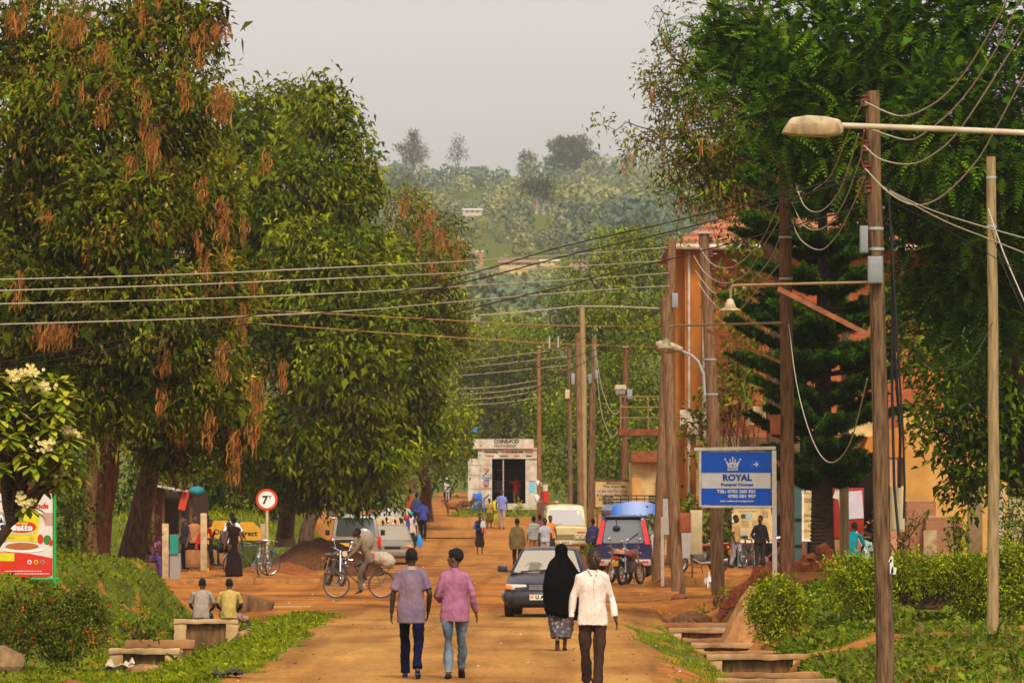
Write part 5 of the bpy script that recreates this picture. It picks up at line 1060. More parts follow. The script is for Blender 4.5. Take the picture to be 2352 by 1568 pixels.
# the near street lamp on its off-frame column
o = Vector((at(2480, 0, 65).x, 65, gzs(6.5, 65))); t = thing('street_lamp', 'dusty street lamp head on a long pale arm at upper right', 'street lamp', o)
mb = MB(); mb.tube([(0, 0, -.3), (0, 0, 3), tuple(at(2480, 318, 65) - o)], [.09, .075, .06], LAMP, 12); mb.build('post', t)
mb = MB(); mb.tube([at(2484, 312, 65) - o, at(2352, 305, 65) - o, at(2150, 296, 65) - o, at(1925, 288, 65) - o], .034, mat('pale_arm', (.55, .47, .33), (.42, .34, .22), .6, 4), 10); mb.build('arm', t)
mb = MB(); a0, a1 = at(1796, 300, 65) - o, at(1936, 285, 65) - o
prof = [(0, .0), (.03, .07), (.10, .17), (.30, .20), (.50, .185), (.66, .15), (.70, .08), (.70, -.01), (.52, -.045), (.3, -.04), (.0, -.0)]
mb.prism([(a0.x + x, a0.z - .03 + z) for x, z in prof], -.14, .14, LAMP); mb.build('lamp_head', t, bevel=.03)
mb = MB(); mb.prism([(a0.x + .01, a0.z - .035), (a0.x + .05, a0.z + .075), (a0.x + .64, a0.z + .09), (a0.x + .68, a0.z - .02), (a0.x + .5, a0.z - .06), (a0.x + .2, a0.z - .06)], -.15, .15, mat('grimy_lamp_bowl', (.22, .15, .07), (.42, .30, .15), .5, 9, stretch=(2, 2, .4))); mb.build('lamp_bowl', t, bevel=.02)
CABW = flat('pale_cable', (.44, .38, .28), .7); CABB = flat('black_cable', (.02, .018, .015), .6); CABO = flat('orange_brown_cable', (.40, .2, .07), .7)
def wire(label, pts, r, m, group):
    P = [at(*p) for p in pts]; Q = []
    for i in range(len(P) - 1):                                   # Catmull-Rom through the points
        p0, p1, p2, p3 = P[max(i - 1, 0)], P[i], P[i + 1], P[min(i + 2, len(P) - 1)]
        for k in range(6):
            u = k / 6; Q.append(.5 * ((2 * p1) + (p2 - p0) * u + (2 * p0 - 5 * p1 + 4 * p2 - p3) * u * u + (3 * p1 - p0 - 3 * p2 + p3) * u ** 3))
    Q.append(P[-1]); o = Q[0].copy(); return tag(MB().tube([q - o for q in Q], r * .82, m, 6).build('overhead_wire', None, o), label, 'wire', group)
G1 = 'four pale cables crossing to the left'
for lab, L in (('topmost of the four pale parallel cables crossing the left trees', ((-60, 643), (400, 631), (800, 613), (1100, 598), (1350, 582), (1534, 568))), ('second from top of the four pale parallel cables', ((-60, 669), (400, 655), (800, 638), (1100, 624), (1350, 610), (1534, 598))),
               ('third from top of the four pale parallel cables', ((-60, 699), (400, 688), (800, 672), (1100, 655), (1350, 640), (1536, 627))), ('lowest of the four pale parallel cables', ((-60, 746), (400, 733), (800, 714), (1100, 688), (1350, 668), (1538, 656)))):
    n = len(L); wire(lab, [(x, y, 120 + (161.8 - 120) * max(0, i - 2) / (n - 3)) for i, (x, y) in enumerate(L)], .017, CABW, G1)
G2 = 'black cables sloping from the near pole'
for lab, L in (('highest of the three black sloping cables', ((-40, 838), (200, 796), (480, 740), (820, 688), (1070, 631), (1290, 567), (1540, 510), (1760, 455), (1985, 396))), ('middle one of the three black sloping cables', ((-40, 856), (200, 812), (430, 766), (800, 708), (1080, 645), (1330, 580), (1560, 527), (1800, 462), (1990, 400))),
               ('lowest of the three black sloping cables', ((-40, 852), (250, 829), (560, 797), (900, 746), (1250, 668), (1400, 628), (1560, 590), (1800, 525), (1990, 472)))):
    n = len(L); wire(lab, [(x, y, 112 - (112 - 79.7) * i / (n - 1)) for i, (x, y) in enumerate(L)], .0125, CABB, G2)
G3 = 'slack pale cables rising out at the top right'
for lab, L in (('pale cable from the pole top dipping then rising steeply', ((1987, 234), (2063, 266), (2125, 250), (2186, 203), (2250, 115), (2325, -20))), ('second pale cable passing behind the lamp arm', ((2005, 298), (2081, 321), (2126, 304), (2203, 236), (2287, 115), (2352, -25))),
               ('third pale cable with a deep dip right of the pole', ((1987, 336), (2021, 365), (2081, 377), (2134, 361), (2206, 296), (2323, 115), (2390, 0))), ('lowest rising pale cable with the deepest dip', ((1987, 387), (2045, 445), (2105, 471), (2166, 449), (2238, 377), (2287, 296), (2352, 171), (2400, 80)))):
    n = len(L); wire(lab, [(x, y, 79.8 - 6 * i / (n - 1)) for i, (x, y) in enumerate(L)], .0125, CABW, G3)
G4 = 'slack loops between the two right poles'
for lab, L in (('uppermost slack loop between the near pole and the capped pole', ((1819, 393), (1843, 465), (1872, 487), (1904, 471), (1936, 421), (1972, 308))), ('middle slack loop between the near pole and the capped pole', ((1819, 465), (1843, 514), (1872, 528), (1904, 514), (1944, 453), (1985, 336))),
               ('lowest slack loop between the near pole and the capped pole', ((1817, 502), (1839, 550), (1884, 574), (1924, 538), (1960, 469), (1990, 400))), ('thin taut wire from the pole top to the black cables', ((1980, 236), (1950, 300), (1910, 400), (1868, 437)))):
    n = len(L); wire(lab, [(x, y, 121.8 - (121.8 - 79.8) * i / (n - 1)) for i, (x, y) in enumerate(L)] if 'thin' not in lab else [(x, y, 79.8 + 3 * i) for i, (x, y) in enumerate(L)], .0125 if 'thin' not in lab else .008, CABW, G4)
G5 = 'slack loops in front of the orange house'
for lab, L in (('highest loop in front of the orange house', ((1600, 555), (1630, 601), (1666, 615), (1699, 604), (1749, 552), (1787, 472))), ('second loop in front of the orange house', ((1594, 588), (1620, 627), (1663, 650), (1716, 627), (1758, 558), (1790, 505))),
               ('third loop in front of the orange house', ((1597, 621), (1633, 667), (1666, 681), (1709, 664), (1765, 601), (1790, 548))), ('lowest loop in front of the orange house', ((1604, 650), (1633, 690), (1663, 713), (1699, 710), (1732, 674), (1790, 607)))):
    n = len(L); wire(lab, [(x, y, 137.8 - 16 * i / (n - 1)) for i, (x, y) in enumerate(L)], .013, CABW, G5)
G6 = 'wires at the right of the near pole'
for lab, L, r, m in (('dark wire running from near pole to the right edge, upper', ((2029, 433), (2166, 506), (2270, 548), (2400, 600)), .012, CABW), ('higher pale twisted wire to the right edge', ((2025, 428), (2125, 477), (2240, 515), (2400, 560)), .012, CABW), ('thin dark wire dropping to the right edge', ((2045, 461), (2150, 515), (2352, 630), (2400, 660)), .008, CABB),
                     ('long drooping black cable from near pole to thin pole', ((2040, 690), (2070, 770), (2110, 825), (2165, 848), (2230, 828), (2280, 740)), .010, CABB), ('pale cable hanging in a deep loop across the conifer', ((1812, 744), (1828, 871), (1854, 976), (1885, 1045), (1918, 1060), (1955, 1010), (1992, 870)), .012, CABW),
                     ('pale stay wire slanting past the thin pole', ((2270, 480), (2305, 580), (2352, 690), (2400, 800)), .014, CABW), ('second pale stay wire beside the slanting one', ((2275, 520), (2300, 600), (2352, 720), (2400, 830)), .010, CABB), ('orange-brown bundle hanging at the near pole', ((1985, 300), (1978, 360), (1988, 400), (1970, 420), (1985, 470)), .014, CABO)):
    n = len(L); Y0, Y1 = (121.8, 80) if 'conifer' in lab else ((79.7, 94.7) if 'thin pole' in lab and 'drooping' in lab else (94.7, 92) if 'stay' in lab else (79.7, 84)); wire(lab, [(x, y, Y0 + (Y1 - Y0) * i / (n - 1)) for i, (x, y) in enumerate(L)], r, m, G6)
G7 = 'distant wires across the street'
FW = [('far pale twisted cable over the green-grey pole, left span', ((1070, 726), (1200, 716), (1325, 703)), .03, CABW), ('far pale twisted cable over the green-grey pole, right span', ((1325, 703), (1420, 704), (1526, 709)), .03, CABW), ('highest orange wire sloping down to the right', ((560, 740), (900, 765), (1300, 790), (1600, 798)), .016, CABO), ('lower orange wire sloping down to the right', ((380, 700), (900, 728), (1300, 748), (1600, 745)), .016, CABO)]
for i, (y0, y1) in enumerate(((830, 800), (845, 818), (862, 838), (893, 872), (905, 885), (918, 897), (930, 912), (955, 880), (965, 905))):
    FW.append(('faint far wire number %s from the top under the left leaves' % ('one two three four five six seven eight nine'.split()[i]), ((1060, y0), (1150, (y0 + y1) / 2 + 4), (1238 if 2 < i < 7 else 1306, y1)), .016, CABW if i < 7 else CABB))
FW += [('slack far cable trailing beside the cream van pole, longer', ((1366, 800), (1375, 900), (1385, 960), (1405, 1003), (1422, 985)), .016, CABW), ('slack far cable trailing beside the cream van pole, shorter', ((1366, 790), (1380, 880), (1398, 935), (1415, 950), (1430, 930)), .016, CABW), ('long dark wire from far left leaves to the leaning pole', ((1060, 1000), (1250, 880), (1400, 800), (1530, 700)), .014, CABB), ('second long dark wire rising to the leaning pole', ((600, 985), (900, 920), (1250, 840), (1530, 745)), .014, CABB), ('thin dark wire between the bent pole and far left trees', ((300, 975), (700, 935), (1100, 860), (1525, 705)), .010, CABB)]
for lab, L, r, m in FW:
    Y = 236 if 'green-grey' in lab else 205 if 'trailing' in lab else 262 if 'faint' in lab else 155; wire(lab, [(x, y, Y) for x, y in L], r, m, G7)
# ---------------- signs ----------------
SBLUE = flat('sign_blue', (.006, .115, .66), .4); SWHITE = mat('sign_white', (.82, .79, .71), (.74, .69, .58), .5, 4); SFRAME = mat('white_painted_steel', (.80, .74, .62), (.66, .56, .42), .5, 5)
SLET = flat('sign_white_lettering', (.80, .78, .74), .5); SLB = flat('sign_blue_lettering', (.01, .085, .42), .5)
def royal():
    Y = 124; s = F / Y; o = at(1784, 1345, Y); o.z = gzs(o.x, Y); t = thing('sign_board', 'blue and white funeral home sign on a white steel post', 'sign', o)
    def q(px, py): return at(px, py, Y) - o
    mb = MB(); a, b = q(1611, 1159), q(1770, 1037); mb.box(((a.x + b.x) / 2, .02, (a.z + b.z) / 2), (b.x - a.x, .03, b.z - a.z), SWHITE)
    for y0, y1 in ((1037.4, 1085), (1121, 1159)):
        c, d = q(1611, y1), q(1770, y0); mb.box(((c.x + d.x) / 2, .0, (c.z + d.z) / 2), (d.x - c.x - .002, .016, d.z - c.z - .002), SBLUE)
    mb.build('panel', t, smooth=False)
    mb = MB()
    mb.text('ROYAL', q(1693, 1097) + Vector((0, -.006, 0)), .135, SLB, width=.64, bold=.008, ext=.004); mb.text('Funeral Homes', q(1693, 1112.5) + Vector((0, -.006, 0)), .066, SLB, width=.71, bold=.003, ext=.004); mb.build('lettering', t, smooth=False)
    mb = MB(); y_ = -.012; V_ = Vector((0, y_, 0))
    mb.text('TEL: 0752 260 321', q(1691.5, 1128.3) + V_, .064, SLET, width=.84, bold=.005, ext=.003); mb.text('0782 081 957', q(1704, 1139.3) + V_, .064, SLET, width=.61, bold=.005, ext=.003); mb.text('Email: royalfuneralhomes@gmail.com', q(1693, 1150) + V_, .034, SLET, width=.73, bold=.002, ext=.003); mb.build('lettering', t, smooth=False)
    c = q(1683, 1066) + V_; k = 1 / s
    def cp(pts): return [(c.x + x * k, c.z - y * k) for x, y in pts]
    mb = MB(); mb.prism(cp([(-17, -11), (-11, 7), (11, 7), (17, -11), (9, -2), (5.5, -9), (3.5, -1), (0, -14), (-3.5, -1), (-5.5, -9), (-9, -2)]), y_ - .004, y_ + .004, SLET)
    mb.prism(cp([(-12, 8.5), (-12, 14), (12, 14), (12, 8.5)]), y_ - .004, y_ + .004, SLET)
    for x, y, r in ((-17.5, -12, 2.2), (-6, -10, 2.2), (0, -15, 2.6), (6, -10, 2.2), (17.5, -12, 2.2)): mb.disc((c.x + x * k, y_, c.z - y * k), r * k, SLET, 12, h=.008)
    for x, r in ((-6, 1.2), (0, 2.4), (6, 1.2)): mb.disc((c.x + x * k, y_ - .006, c.z - 2.5 * k), r * k, SLB, 12, h=.008)
    mb.text('ROYAL', (c.x, y_ - .008, c.z - 11.2 * k), .03, SLB, width=.17, bold=.001, ext=.002); mb.build('crown_emblem', t, smooth=False)
    c = q(1736, 1066) + V_; mb = MB(); mb.lathe(c, [(9.2 * k, -.003), (10 * k, -.003), (10 * k, .003), (9.2 * k, .003)], flat('pale_blue_ring', (.12, .4, .75)), 24, 'y'); mb.lathe(c, [(9.2 * k, -.003), (9.2 * k, .003)], SLET, 24, 'y')
    mb.prism(cp_(c, k, [(-6, -1.3), (1.5, -1.3), (-1.5, -4.6), (.8, -5.6), (6.5, 0), (.8, 5.6), (-1.5, 4.6), (1.5, 1.3), (-6, 1.3)]), y_ - .004, y_ + .004, SLET); mb.build('arrow_emblem', t, smooth=False)
    mb = MB(); x0, x1 = q(1606, 0).x, q(1781, 0).x; zt, zb = q(0, 1030).z, q(0, 1163).z
    mb.box(((x0 + x1) / 2 - .05, -.01, zt), (x1 - x0 + .12, .09, .075), SFRAME, ry=R(-1)); mb.box(((x0 + x1) / 2, 0, zb), (x1 - x0 - .08, .06, .05), SFRAME); mb.box((x0 + .02, 0, (zt + zb) / 2), (.05, .06, zt - zb - .02), SFRAME); mb.build('frame', t, bevel=.008)
    mb = MB(); mb.box((x1 - .02, 0, (zt - .3) / 2 - .02), (.1, .09, zt + .26), SFRAME, ry=R(-.35)); mb.build('post', t, bevel=.01)
def cp_(c, k, pts): return [(c.x + x * k, c.z - y * k) for x, y in pts]
royal()
def seven():
    Y = 172; s = F / Y; o = at(613, 1313, Y); o.z = gzs(o.x, Y); t = thing('road_sign', 'round white 7T weight limit sign with a red rim', 'road sign', o); zc = at(613, 1147, Y).z - o.z; r = 25 / s
    MB().disc((0, -.05, zc), r, flat('sign_red', (.62, .045, .015), .4), 32, h=.016).build('rim', t); MB().disc((0, -.062, zc), r * .77, SWHITE, 32, h=.012).build('face', t)
    mb = MB(); mb.text('7', (-.055, -.071, zc - .02), .24, LETT, bold=.012, ext=.003); mb.text('T', (.095, -.071, zc + .055), .12, LETT, bold=.002, ext=.003); mb.build('lettering', t, smooth=False)
    mb = MB(); mb.tube([(.02, 0, -.2), (0, 0, zc + .2)], .045, mat('cream_post', (.58, .46, .25), (.45, .33, .16), .6, 5), 10); mb.build('post', t)
    mb = MB(); mb.box((-.12, .02, 1.25), (.16, .04, .5), flat('small_plate', (.4, .32, .2))); mb.build('plate', t, bevel=.01)
seven()
def poster():
    Y = 110; s = F / Y; o = at(60, 1330, Y); o.z = gzs(o.x, Y); t = thing('advertising_sign', 'red and white cooking oil poster in a bright green frame', 'advertising sign', o)
    def q(px, py): return at(px, py, Y) - o
    GRN = flat('bright_green_paint', (.03, .36, .06), .45); pw = flat('poster_white', (.72, .62, .54), .5); pr = flat('poster_red', (.62, .035, .015), .45); py = flat('poster_yellow', (.68, .60, .015), .45)
    mb = MB(); a, b = q(-60, 1325), q(121, 1133); mb.box(((a.x + b.x) / 2, 0, (a.z + b.z) / 2), (b.x - a.x, .03, b.z - a.z), pw); c, d = q(-60, 1132), q(121, 1108); mb.box(((c.x + d.x) / 2, 0, (c.z + d.z) / 2), (d.x - c.x, .028, d.z - c.z), flat('poster_maroon', (.2, .02, .012))); mb.build('panel', t, smooth=False)
    def poly(pts, m, y): 
        return [(q(x, z).x, q(x, z).z) for x, z in pts], y - .002, y + .002, m
    mb = MB(); mb.prism(*poly([(-60, 1262), (0, 1266), (30, 1268), (70, 1271), (120.5, 1281), (120.5, 1322), (100, 1325), (-60, 1325)], pr, -.02)); mb.build('red_band', t, smooth=False)
    mb = MB(); mb.prism(*poly([(-14, 1179), (92, 1178), (86, 1245), (60, 1241), (20, 1241), (-20, 1245)], py, -.020))
    e = lambda cx, cy, rx, rz, n=28: [(cx + rx * math.cos(a), cy + rz * math.sin(a)) for a in np.linspace(0, 2 * math.pi, n, False)]
    mb.prism(*poly(e(50, 1209.5, 34, 13.5), pr, -.026)); mb.prism(*poly(e(50, 1222, 32, 7), flat('pale_yellow', (.6, .5, .2)), -.0235)); mb.prism(*poly(e(73, 1235, 5, 5), flat('orange_ring', (.7, .35, .03)), -.026)); mb.prism(*poly([(47, 1193), (50, 1189), (56, 1193), (50, 1196)], GRN, -.0275))
    mb.build('oil_pouch_picture', t, smooth=False)
    mb = MB(); mb.text('Fortune', q(49, 1200.5) + Vector((0, -.032, 0)), .055, py, width=.26, bold=.004); mb.text('Butto', q(50, 1211.5) + Vector((0, -.032, 0)), .10, SLET, width=.42, bold=.012); mb.text('500 ml', q(26, 1234) + Vector((0, -.026, 0)), .035, pr, width=.13); mb.text('Uganda', q(81, 1161.5) + Vector((0, -.018, 0)), .10, pr, width=.50, bold=.006, shear=.25); mb.text('re', q(12, 1164) + Vector((0, -.018, 0)), .10, pr, width=.13, bold=.006, shear=.25)
    mb.build('lettering', t, smooth=False)
    mb = MB(); mb.prism(*poly(e(51, 1254, 38, 8.5), mat('fried_food_picture', (.5, .14, .04), (.3, .1, .03), .6, 40), -.024)); mb.prism(*poly(e(54, 1262, 46, 6), SWHITE, -.0215)); mb.prism(*poly(e(93, 1237, 7, 11), pr, -.022)); mb.prism(*poly(e(109, 1239, 9, 11), flat('cucumber_green', (.05, .2, .03)), -.019)); mb.prism(*poly(e(117, 1245, 4, 8), pr, -.023)); mb.prism(*poly([(96, 1177), (121, 1177), (121, 1206), (104, 1206)], flat('faded_pink', (.5, .3, .22)), -.019)); mb.prism(*poly([(0, 1268), (33, 1270), (33, 1288), (0, 1288)], py, -.026))
    mb.build('food_picture', t, smooth=False)
    mb = MB()
    for x, m in ((68, SLET), (83, py), (98, flat('badge_blue', (.1, .3, .3)))): mb.prism(*poly(e(x, 1290, 5, 5, 16), m, -.026)); mb.prism(*poly(e(x, 1290, 3, 3, 12), pr, -.029))
    for z, x0, x1 in ((1310, 12, 98), (1316, 0, 118)):
        x = x0
        while x < x1 - 4: w_ = random.uniform(2, 7); mb.prism(*poly([(x, z), (min(x1, x + w_), z), (min(x1, x + w_), z + 1.6), (x, z + 1.6)], SLET, -.0245)); x += w_ + 1.2
    mb.build('badge_row', t, smooth=False)
    mb = MB(); x = q(125.5, 0).x; mb.tube([(x, 0, q(0, 1330).z - .25), (x, 0, q(0, 1104).z)], .034, GRN, 10); mb.tube([q(70, 1329), q(135, 1329)], .03, GRN, 8); mb.tube([(x, 0, q(0, 1109).z), q(-60, 1109)], .025, GRN, 8); xl = q(-62, 0).x; mb.tube([(xl, 0, -.3), (xl, 0, q(0, 1104).z)], .034, GRN, 10); mb.build('frame', t)
poster()
def wcsign():
    Y = 100; s = F / Y; o = at(-30, 1330, Y); o.z = gzs(o.x, Y); t = thing('sign_board', 'grey framed blue board with white letters cut by the left edge', 'sign', o)
    def q(px, py): return at(px, py, Y) - o
    a, b = q(-80, 1230), q(9, 1180); MB().box(((a.x + b.x) / 2, 0, (a.z + b.z) / 2), (b.x - a.x, .03, b.z - a.z), flat('navy_panel', (.01, .02, .10))).build('panel', t, smooth=False)
    mb = MB(); mb.text('W', q(3, 1190) + Vector((0, -.018, 0)), .13, SLET, bold=.008); mb.text('C', q(4, 1210) + Vector((0, -.018, 0)), .13, SLET, bold=.008); mb.build('lettering', t, smooth=False)
    mb = MB(); fm = mat('grey_wood_frame', (.45, .40, .34), (.33, .28, .22), .7, 5)
    for c, d in (((-35, 1177), (-35, 1177)),): mb.box(q(-35, 1177), (95 / s, .05, 6 / s), fm)
    mb.box(q(-35, 1238), (95 / s, .05, 14 / s), fm); mb.box(q(12, 1208), (7 / s, .055, 70 / s), fm); mb.box(q(-60, 1250), (8 / s, .05, 200 / s), fm); mb.tube([q(-60, 1150), q(18, 1150)], .025, fm, 8); mb.build('frame', t, bevel=.006)
wcsign()
def textboard(name, label, Y, x0, x1, y0, y1, rows, legs, m=SWHITE, frame=SFRAME, base=None, legm=None, legbot=1300, pics=()):
    s = F / Y; o = at((x0 + x1) / 2, legbot, Y); o.z = gzs(o.x, Y); t = thing(name, label, 'sign', o)
    def q(px, py): return at(px, py, Y) - o
    a, b = q(x0, y1), q(x1, y0); MB().box(((a.x + b.x) / 2, 0, (a.z + b.z) / 2), (b.x - a.x, .04, b.z - a.z), m).build('board', t, smooth=False)
    mb = MB()
    for zz, hh in ((b.z, .06), (a.z, .06)): mb.box(((a.x + b.x) / 2, -.005, zz), (b.x - a.x + .06, .07, hh), frame)
    for xx in (a.x, b.x): mb.box((xx, -.004, (a.z + b.z) / 2), (.05, .065, b.z - a.z - .05), frame)
    mb.build('frame', t, smooth=False)
    mb = MB()
    for r in rows: mb.text(r[0], q(r[1], r[2]) + Vector((0, -.024, 0)), r[3] / s, r[4], bold=r[3] / s * .03, width=r[5] / s if len(r) > 5 else None)
    if rows: mb.build('lettering', t, smooth=False)
    mb = MB()
    for (px0, px1, py0, py1, mm) in pics: c, d = q(px0, py1), q(px1, py0); mb.box(((c.x + d.x) / 2, -.023, (c.z + d.z) / 2), (d.x - c.x, .006, d.z - c.z), mm)
    if pics: mb.build('printed_picture', t, smooth=False)
    for px, mm, yt in legs: MB().box((q(px, 0).x, .01, q(0, yt).z / 2 - .1), (.08, .07, q(0, yt).z + .2), mm).build('leg', t, smooth=False)
    return t
textboard('notice_board', 'cream church mission board standing between the far poles', 220, 1366, 1448, 1103, 1165, [('Mission', 1410, 1109, 6, LETT, 34), ('The Word Min', 1412, 1117, 6, LETT, 52), ('HOME PENTECOSTAL', 1407, 1128, 6, LBLUE, 70), ('P.O.BOX 734 TO', 1406, 1138, 6.5, LETT, 70), ('0772-00155, 0772', 1408, 1147, 5, LETT, 66), ('CHURCHES ROOM', 1410, 1156, 5.5, LETT, 50)], ((1372, RUST, 1165), (1442, RUST, 1165)), CREAMW, frame=BROWN, legbot=1260)
TXG = flat('grey_print', (.16, .14, .12)); PICB = flat('faded_blue_picture', (.3, .42, .45)); PICD = flat('dark_picture', (.04, .05, .06))
rows = [('SUPPLY & CONNECTION', 1709, 1174, 3, TXG, 24), ('THE STEPS', 1731, 1174, 3, TXG, 14)] + [('requirements for connection', 1712, 1196 + 3.2 * i, 2.0, TXG, 17) for i in range(5)] + [('of the new lines', 1733, 1196 + 3.2 * i, 2.0, TXG, 14) for i in range(5)] + [('NOTICE', 1758, 1175 + 4 * i, 3, TXG, 13) for i in range(4)] + [('forms and fees', 1758, 1200 + 4.5 * i, 2.4, TXG, 16) for i in range(4)]
textboard('notice_board', 'weathered cream notice board with faded pictures behind the man in black', 182, 1683, 1774, 1164, 1244, rows, ((1679, RUST, 1244), (1778, RUST, 1205), (1697, flat('teal_leg', (.06, .22, .24)), 1248), (1735, flat('teal_leg', (.06, .22, .24)), 1248)), CREAMW, SFRAME, legbot=1318,
          pics=((1686, 1695, 1182, 1196, PICB), (1702, 1712, 1180, 1190, PICD), (1713, 1728, 1179, 1191, PICB), (1686, 1696, 1206, 1232, PICB), (1704, 1718, 1222, 1236, PICB), (1704, 1717, 1231, 1237, PICD), (1724, 1738, 1222, 1230, PICB)))
textboard('sign_board', 'upright cream text board partly hidden by the conifer trunk', 143, 1844, 1880, 1128, 1240, [('GENERAL', 1862, 1149, 10, TXG, 30), ('Office', 1864, 1168, 6, TXG, 18), ('Second', 1862, 1182, 6, TXG, 30), ('Laboratory', 1862, 1195, 6, TXG, 30), ('Salon', 1864, 1207, 6, TXG, 16), ('STATION', 1862, 1219, 6, TXG, 28)], ((1846, RUST, 1240), (1876, RUST, 1240)), CREAMW, SFRAME, legbot=1300)
# papers pinned on little posts by the bent pole
o = at(1530, 1325, 158); o.z = gzs(o.x, 158); t = thing('paper_post', 'thin white post with torn paper notices beside the bent pole', 'post', o); s_ = F / 158
mb = MB(); mb.box((-.1, 0, .9), (.09, .06, 2.1), SFRAME); mb.build('post', t, smooth=False); mb = MB(); mb.box((.12, -.05, 1.95), (.42, .015, 1.0), PT); mb.build('paper', t, smooth=False)
mb = MB(); mb.box((.5, -.06, 1.2), (.36, .015, .8), PT, ry=.04); mb.box((.52, -.07, 1.75), (.34, .014, .4), flat('green_print_paper', (.35, .45, .3))); mb.build('paper', t, smooth=False)
o = at(1594, 1330, 160); o.z = gzs(o.x, 160); t = thing('cabinet', 'narrow pale electric cabinet on a thin leg behind the bent pole', 'cabinet', o); MB().box((.06, 0, 1.35), (.34, .25, 1.25), BOXC).build('body', t, bevel=.015); MB().box((-.05, -.05, .5), (.05, .05, 1.2), BROWN).build('leg', t, smooth=False)
o = at(1568, 1366, 140); o.z = gzs(o.x, 140); mb = MB(); mb.box((0, 0, .22), (.15, .15, .62), W3.copy() if False else W3, ry=.04, taper=.85); tag(mb.build('stump_post', None, o, bevel=.02), 'short weathered wooden stump post in the dust', 'post')
o = at(1635, 1345, 150); o.z = gzs(o.x, 150); mb = MB(); mb.tube([(0, 0, -.1), (.02, 0, .62)], [.035, .03], W3, 7); tag(mb.build('stake', None, o), 'thin wooden stake on the kerb edge left of the capped pole', 'stake')
sheet('white plastic bag caught at the foot of the capped pole', 1632, 1325, 146, .3, .2, flat('white_plastic', (.68, .62, .55), .4), hump=.5, sd=11)
# ---------------- vehicles ----------------
TYRE = mat('dusty_tyre', (.035, .028, .022), (.07, .045, .025), .9, 8); RIM = mat('dull_rim', (.30, .28, .25), (.16, .13, .10), .45, 6); CHROME = flat('chrome', (.55, .53, .50), .2, metal=.8)
def paint(name, c, dust=(.30, .18, .08), amt=.3):
    c2 = tuple(a * (1 - amt) + d * amt for a, d in zip(c, dust)); return mat(name, c, c2, .32, 2.2, spec=.4, coat=.25, lo=.35, hi=.62)
def glassmat(name, c, rough=.06, spec=.9):
    m, t, b = nodes_of(name); b.inputs['Base Color'].default_value = (*c, 1); b.inputs['Roughness'].default_value = rough; b.inputs['Specular IOR Level'].default_value = spec; b.inputs['IOR'].default_value = 1.7; return m
GLASS = glassmat('dark_window_glass', (.02, .02, .018)); GLASSP = glassmat('sky_sheen_windscreen', (.34, .30, .23), .12); GLASSR = glassmat('tinted_rear_glass', (.05, .06, .055), .05)  # GLASSP: pale base colour paints in the bright sky mirrored by the windscreen
LAMPW = glassmat('clear_lamp_lens', (.60, .52, .36), .12); LAMPR = glassmat('red_lamp_lens', (.60, .022, .008), .3, .25); LAMPO = glassmat('amber_lamp_lens', (.75, .22, .02), .15)
PLW = flat('white_number_plate', (.70, .64, .52), .5); PLY = flat('yellow_number_plate', (.72, .40, .03), .5); TRIM = flat('black_trim', (.02, .02, .02), .55)
def wheel(t, c, r, w_, name='wheel', rimm=None):
    mb = MB(); mb.lathe(c, [(r * .62, -w_ / 2), (r * .92, -w_ / 2), (r, -w_ * .36), (r, w_ * .36), (r * .92, w_ / 2), (r * .62, w_ / 2), (r * .6, 0), (r * .62, -w_ / 2)], TYRE, 24); a = mb.build(name, t)
    mb = MB(); mb.lathe(c, [(0, -w_ * .3), (r * .2, -w_ * .42), (r * .5, -w_ * .34), (r * .62, -w_ * .46), (r * .62, w_ * .46), (r * .5, w_ * .34), (r * .2, w_ * .42), (0, w_ * .3)], rimm or RIM, 20); mb.build('rim', a)
def face_pt(P, u, v, off):
    a, b, c, d = P; p = (a * (1 - u) + b * u) * (1 - v) + (d * (1 - u) + c * u) * v; n = (b - a).cross(d - a).normalized(); return p + n * off
def panel(mb, P, reg, m, off=.006, n=4):
    """a pane on the quad P (a,b bottom, c,d top) over region u0,u1,v0,v1 with rounded corners"""
    u0, u1, v0, v1 = reg; pts = []; k = .07
    for (cu, cv, a0) in ((u1 - k * (u1 - u0), v0 + k * (v1 - v0), -90), (u1 - k * (u1 - u0), v1 - k * (v1 - v0), 0), (u0 + k * (u1 - u0), v1 - k * (v1 - v0), 90), (u0 + k * (u1 - u0), v0 + k * (v1 - v0), 180)):
        for i in range(n + 1): a = R(a0 + 90 * i / n); pts.append((cu + k * (u1 - u0) * math.cos(a), cv + k * (v1 - v0) * math.sin(a)))
    mb.add([face_pt(P, u, v, off) for u, v in pts], [tuple(range(len(pts)))], m); return mb
def carbody(t, secs, m, name='body'):
    """secs [(y, half-width, z bottom, z widest, z shoulder, half-width at shoulder, z crown)] lofted along y"""
    mb = MB(); vs = []; fs = []; K = 10
    for y, w_, zb, zm, zs, ws, zc in secs:
        h = [(w_ * .86, zb), (w_ * .97, zb + .05), (w_, zm), (w_ * .99, zm * .4 + zs * .6), (ws, zs), (ws * .55, zs + (zc - zs) * .75), (0, zc)]
        ring = [(x, z) for x, z in h] + [(-x, z) for x, z in h[-2::-1]]; K = len(ring); vs += [(x, y, z) for x, z in ring]
    for i in range(len(secs) - 1):
        for k in range(K): fs.append((i * K + k, i * K + (k + 1) % K, (i + 1) * K + (k + 1) % K, (i + 1) * K + k))
    fs += [tuple(range(K)), tuple(range((len(secs) - 1) * K, len(secs) * K))[::-1]]
    bm = bmesh.new(); mb.add(vs, fs, m); me = mb.mesh(name); bm.from_mesh(me); bmesh.ops.recalc_face_normals(bm, faces=bm.faces); bm.to_mesh(me); bm.free()
    me.polygons.foreach_set('use_smooth', np.ones(len(me.polygons), dtype=bool)); me.set_sharp_from_angle(angle=R(38)); return link(name, me, t)
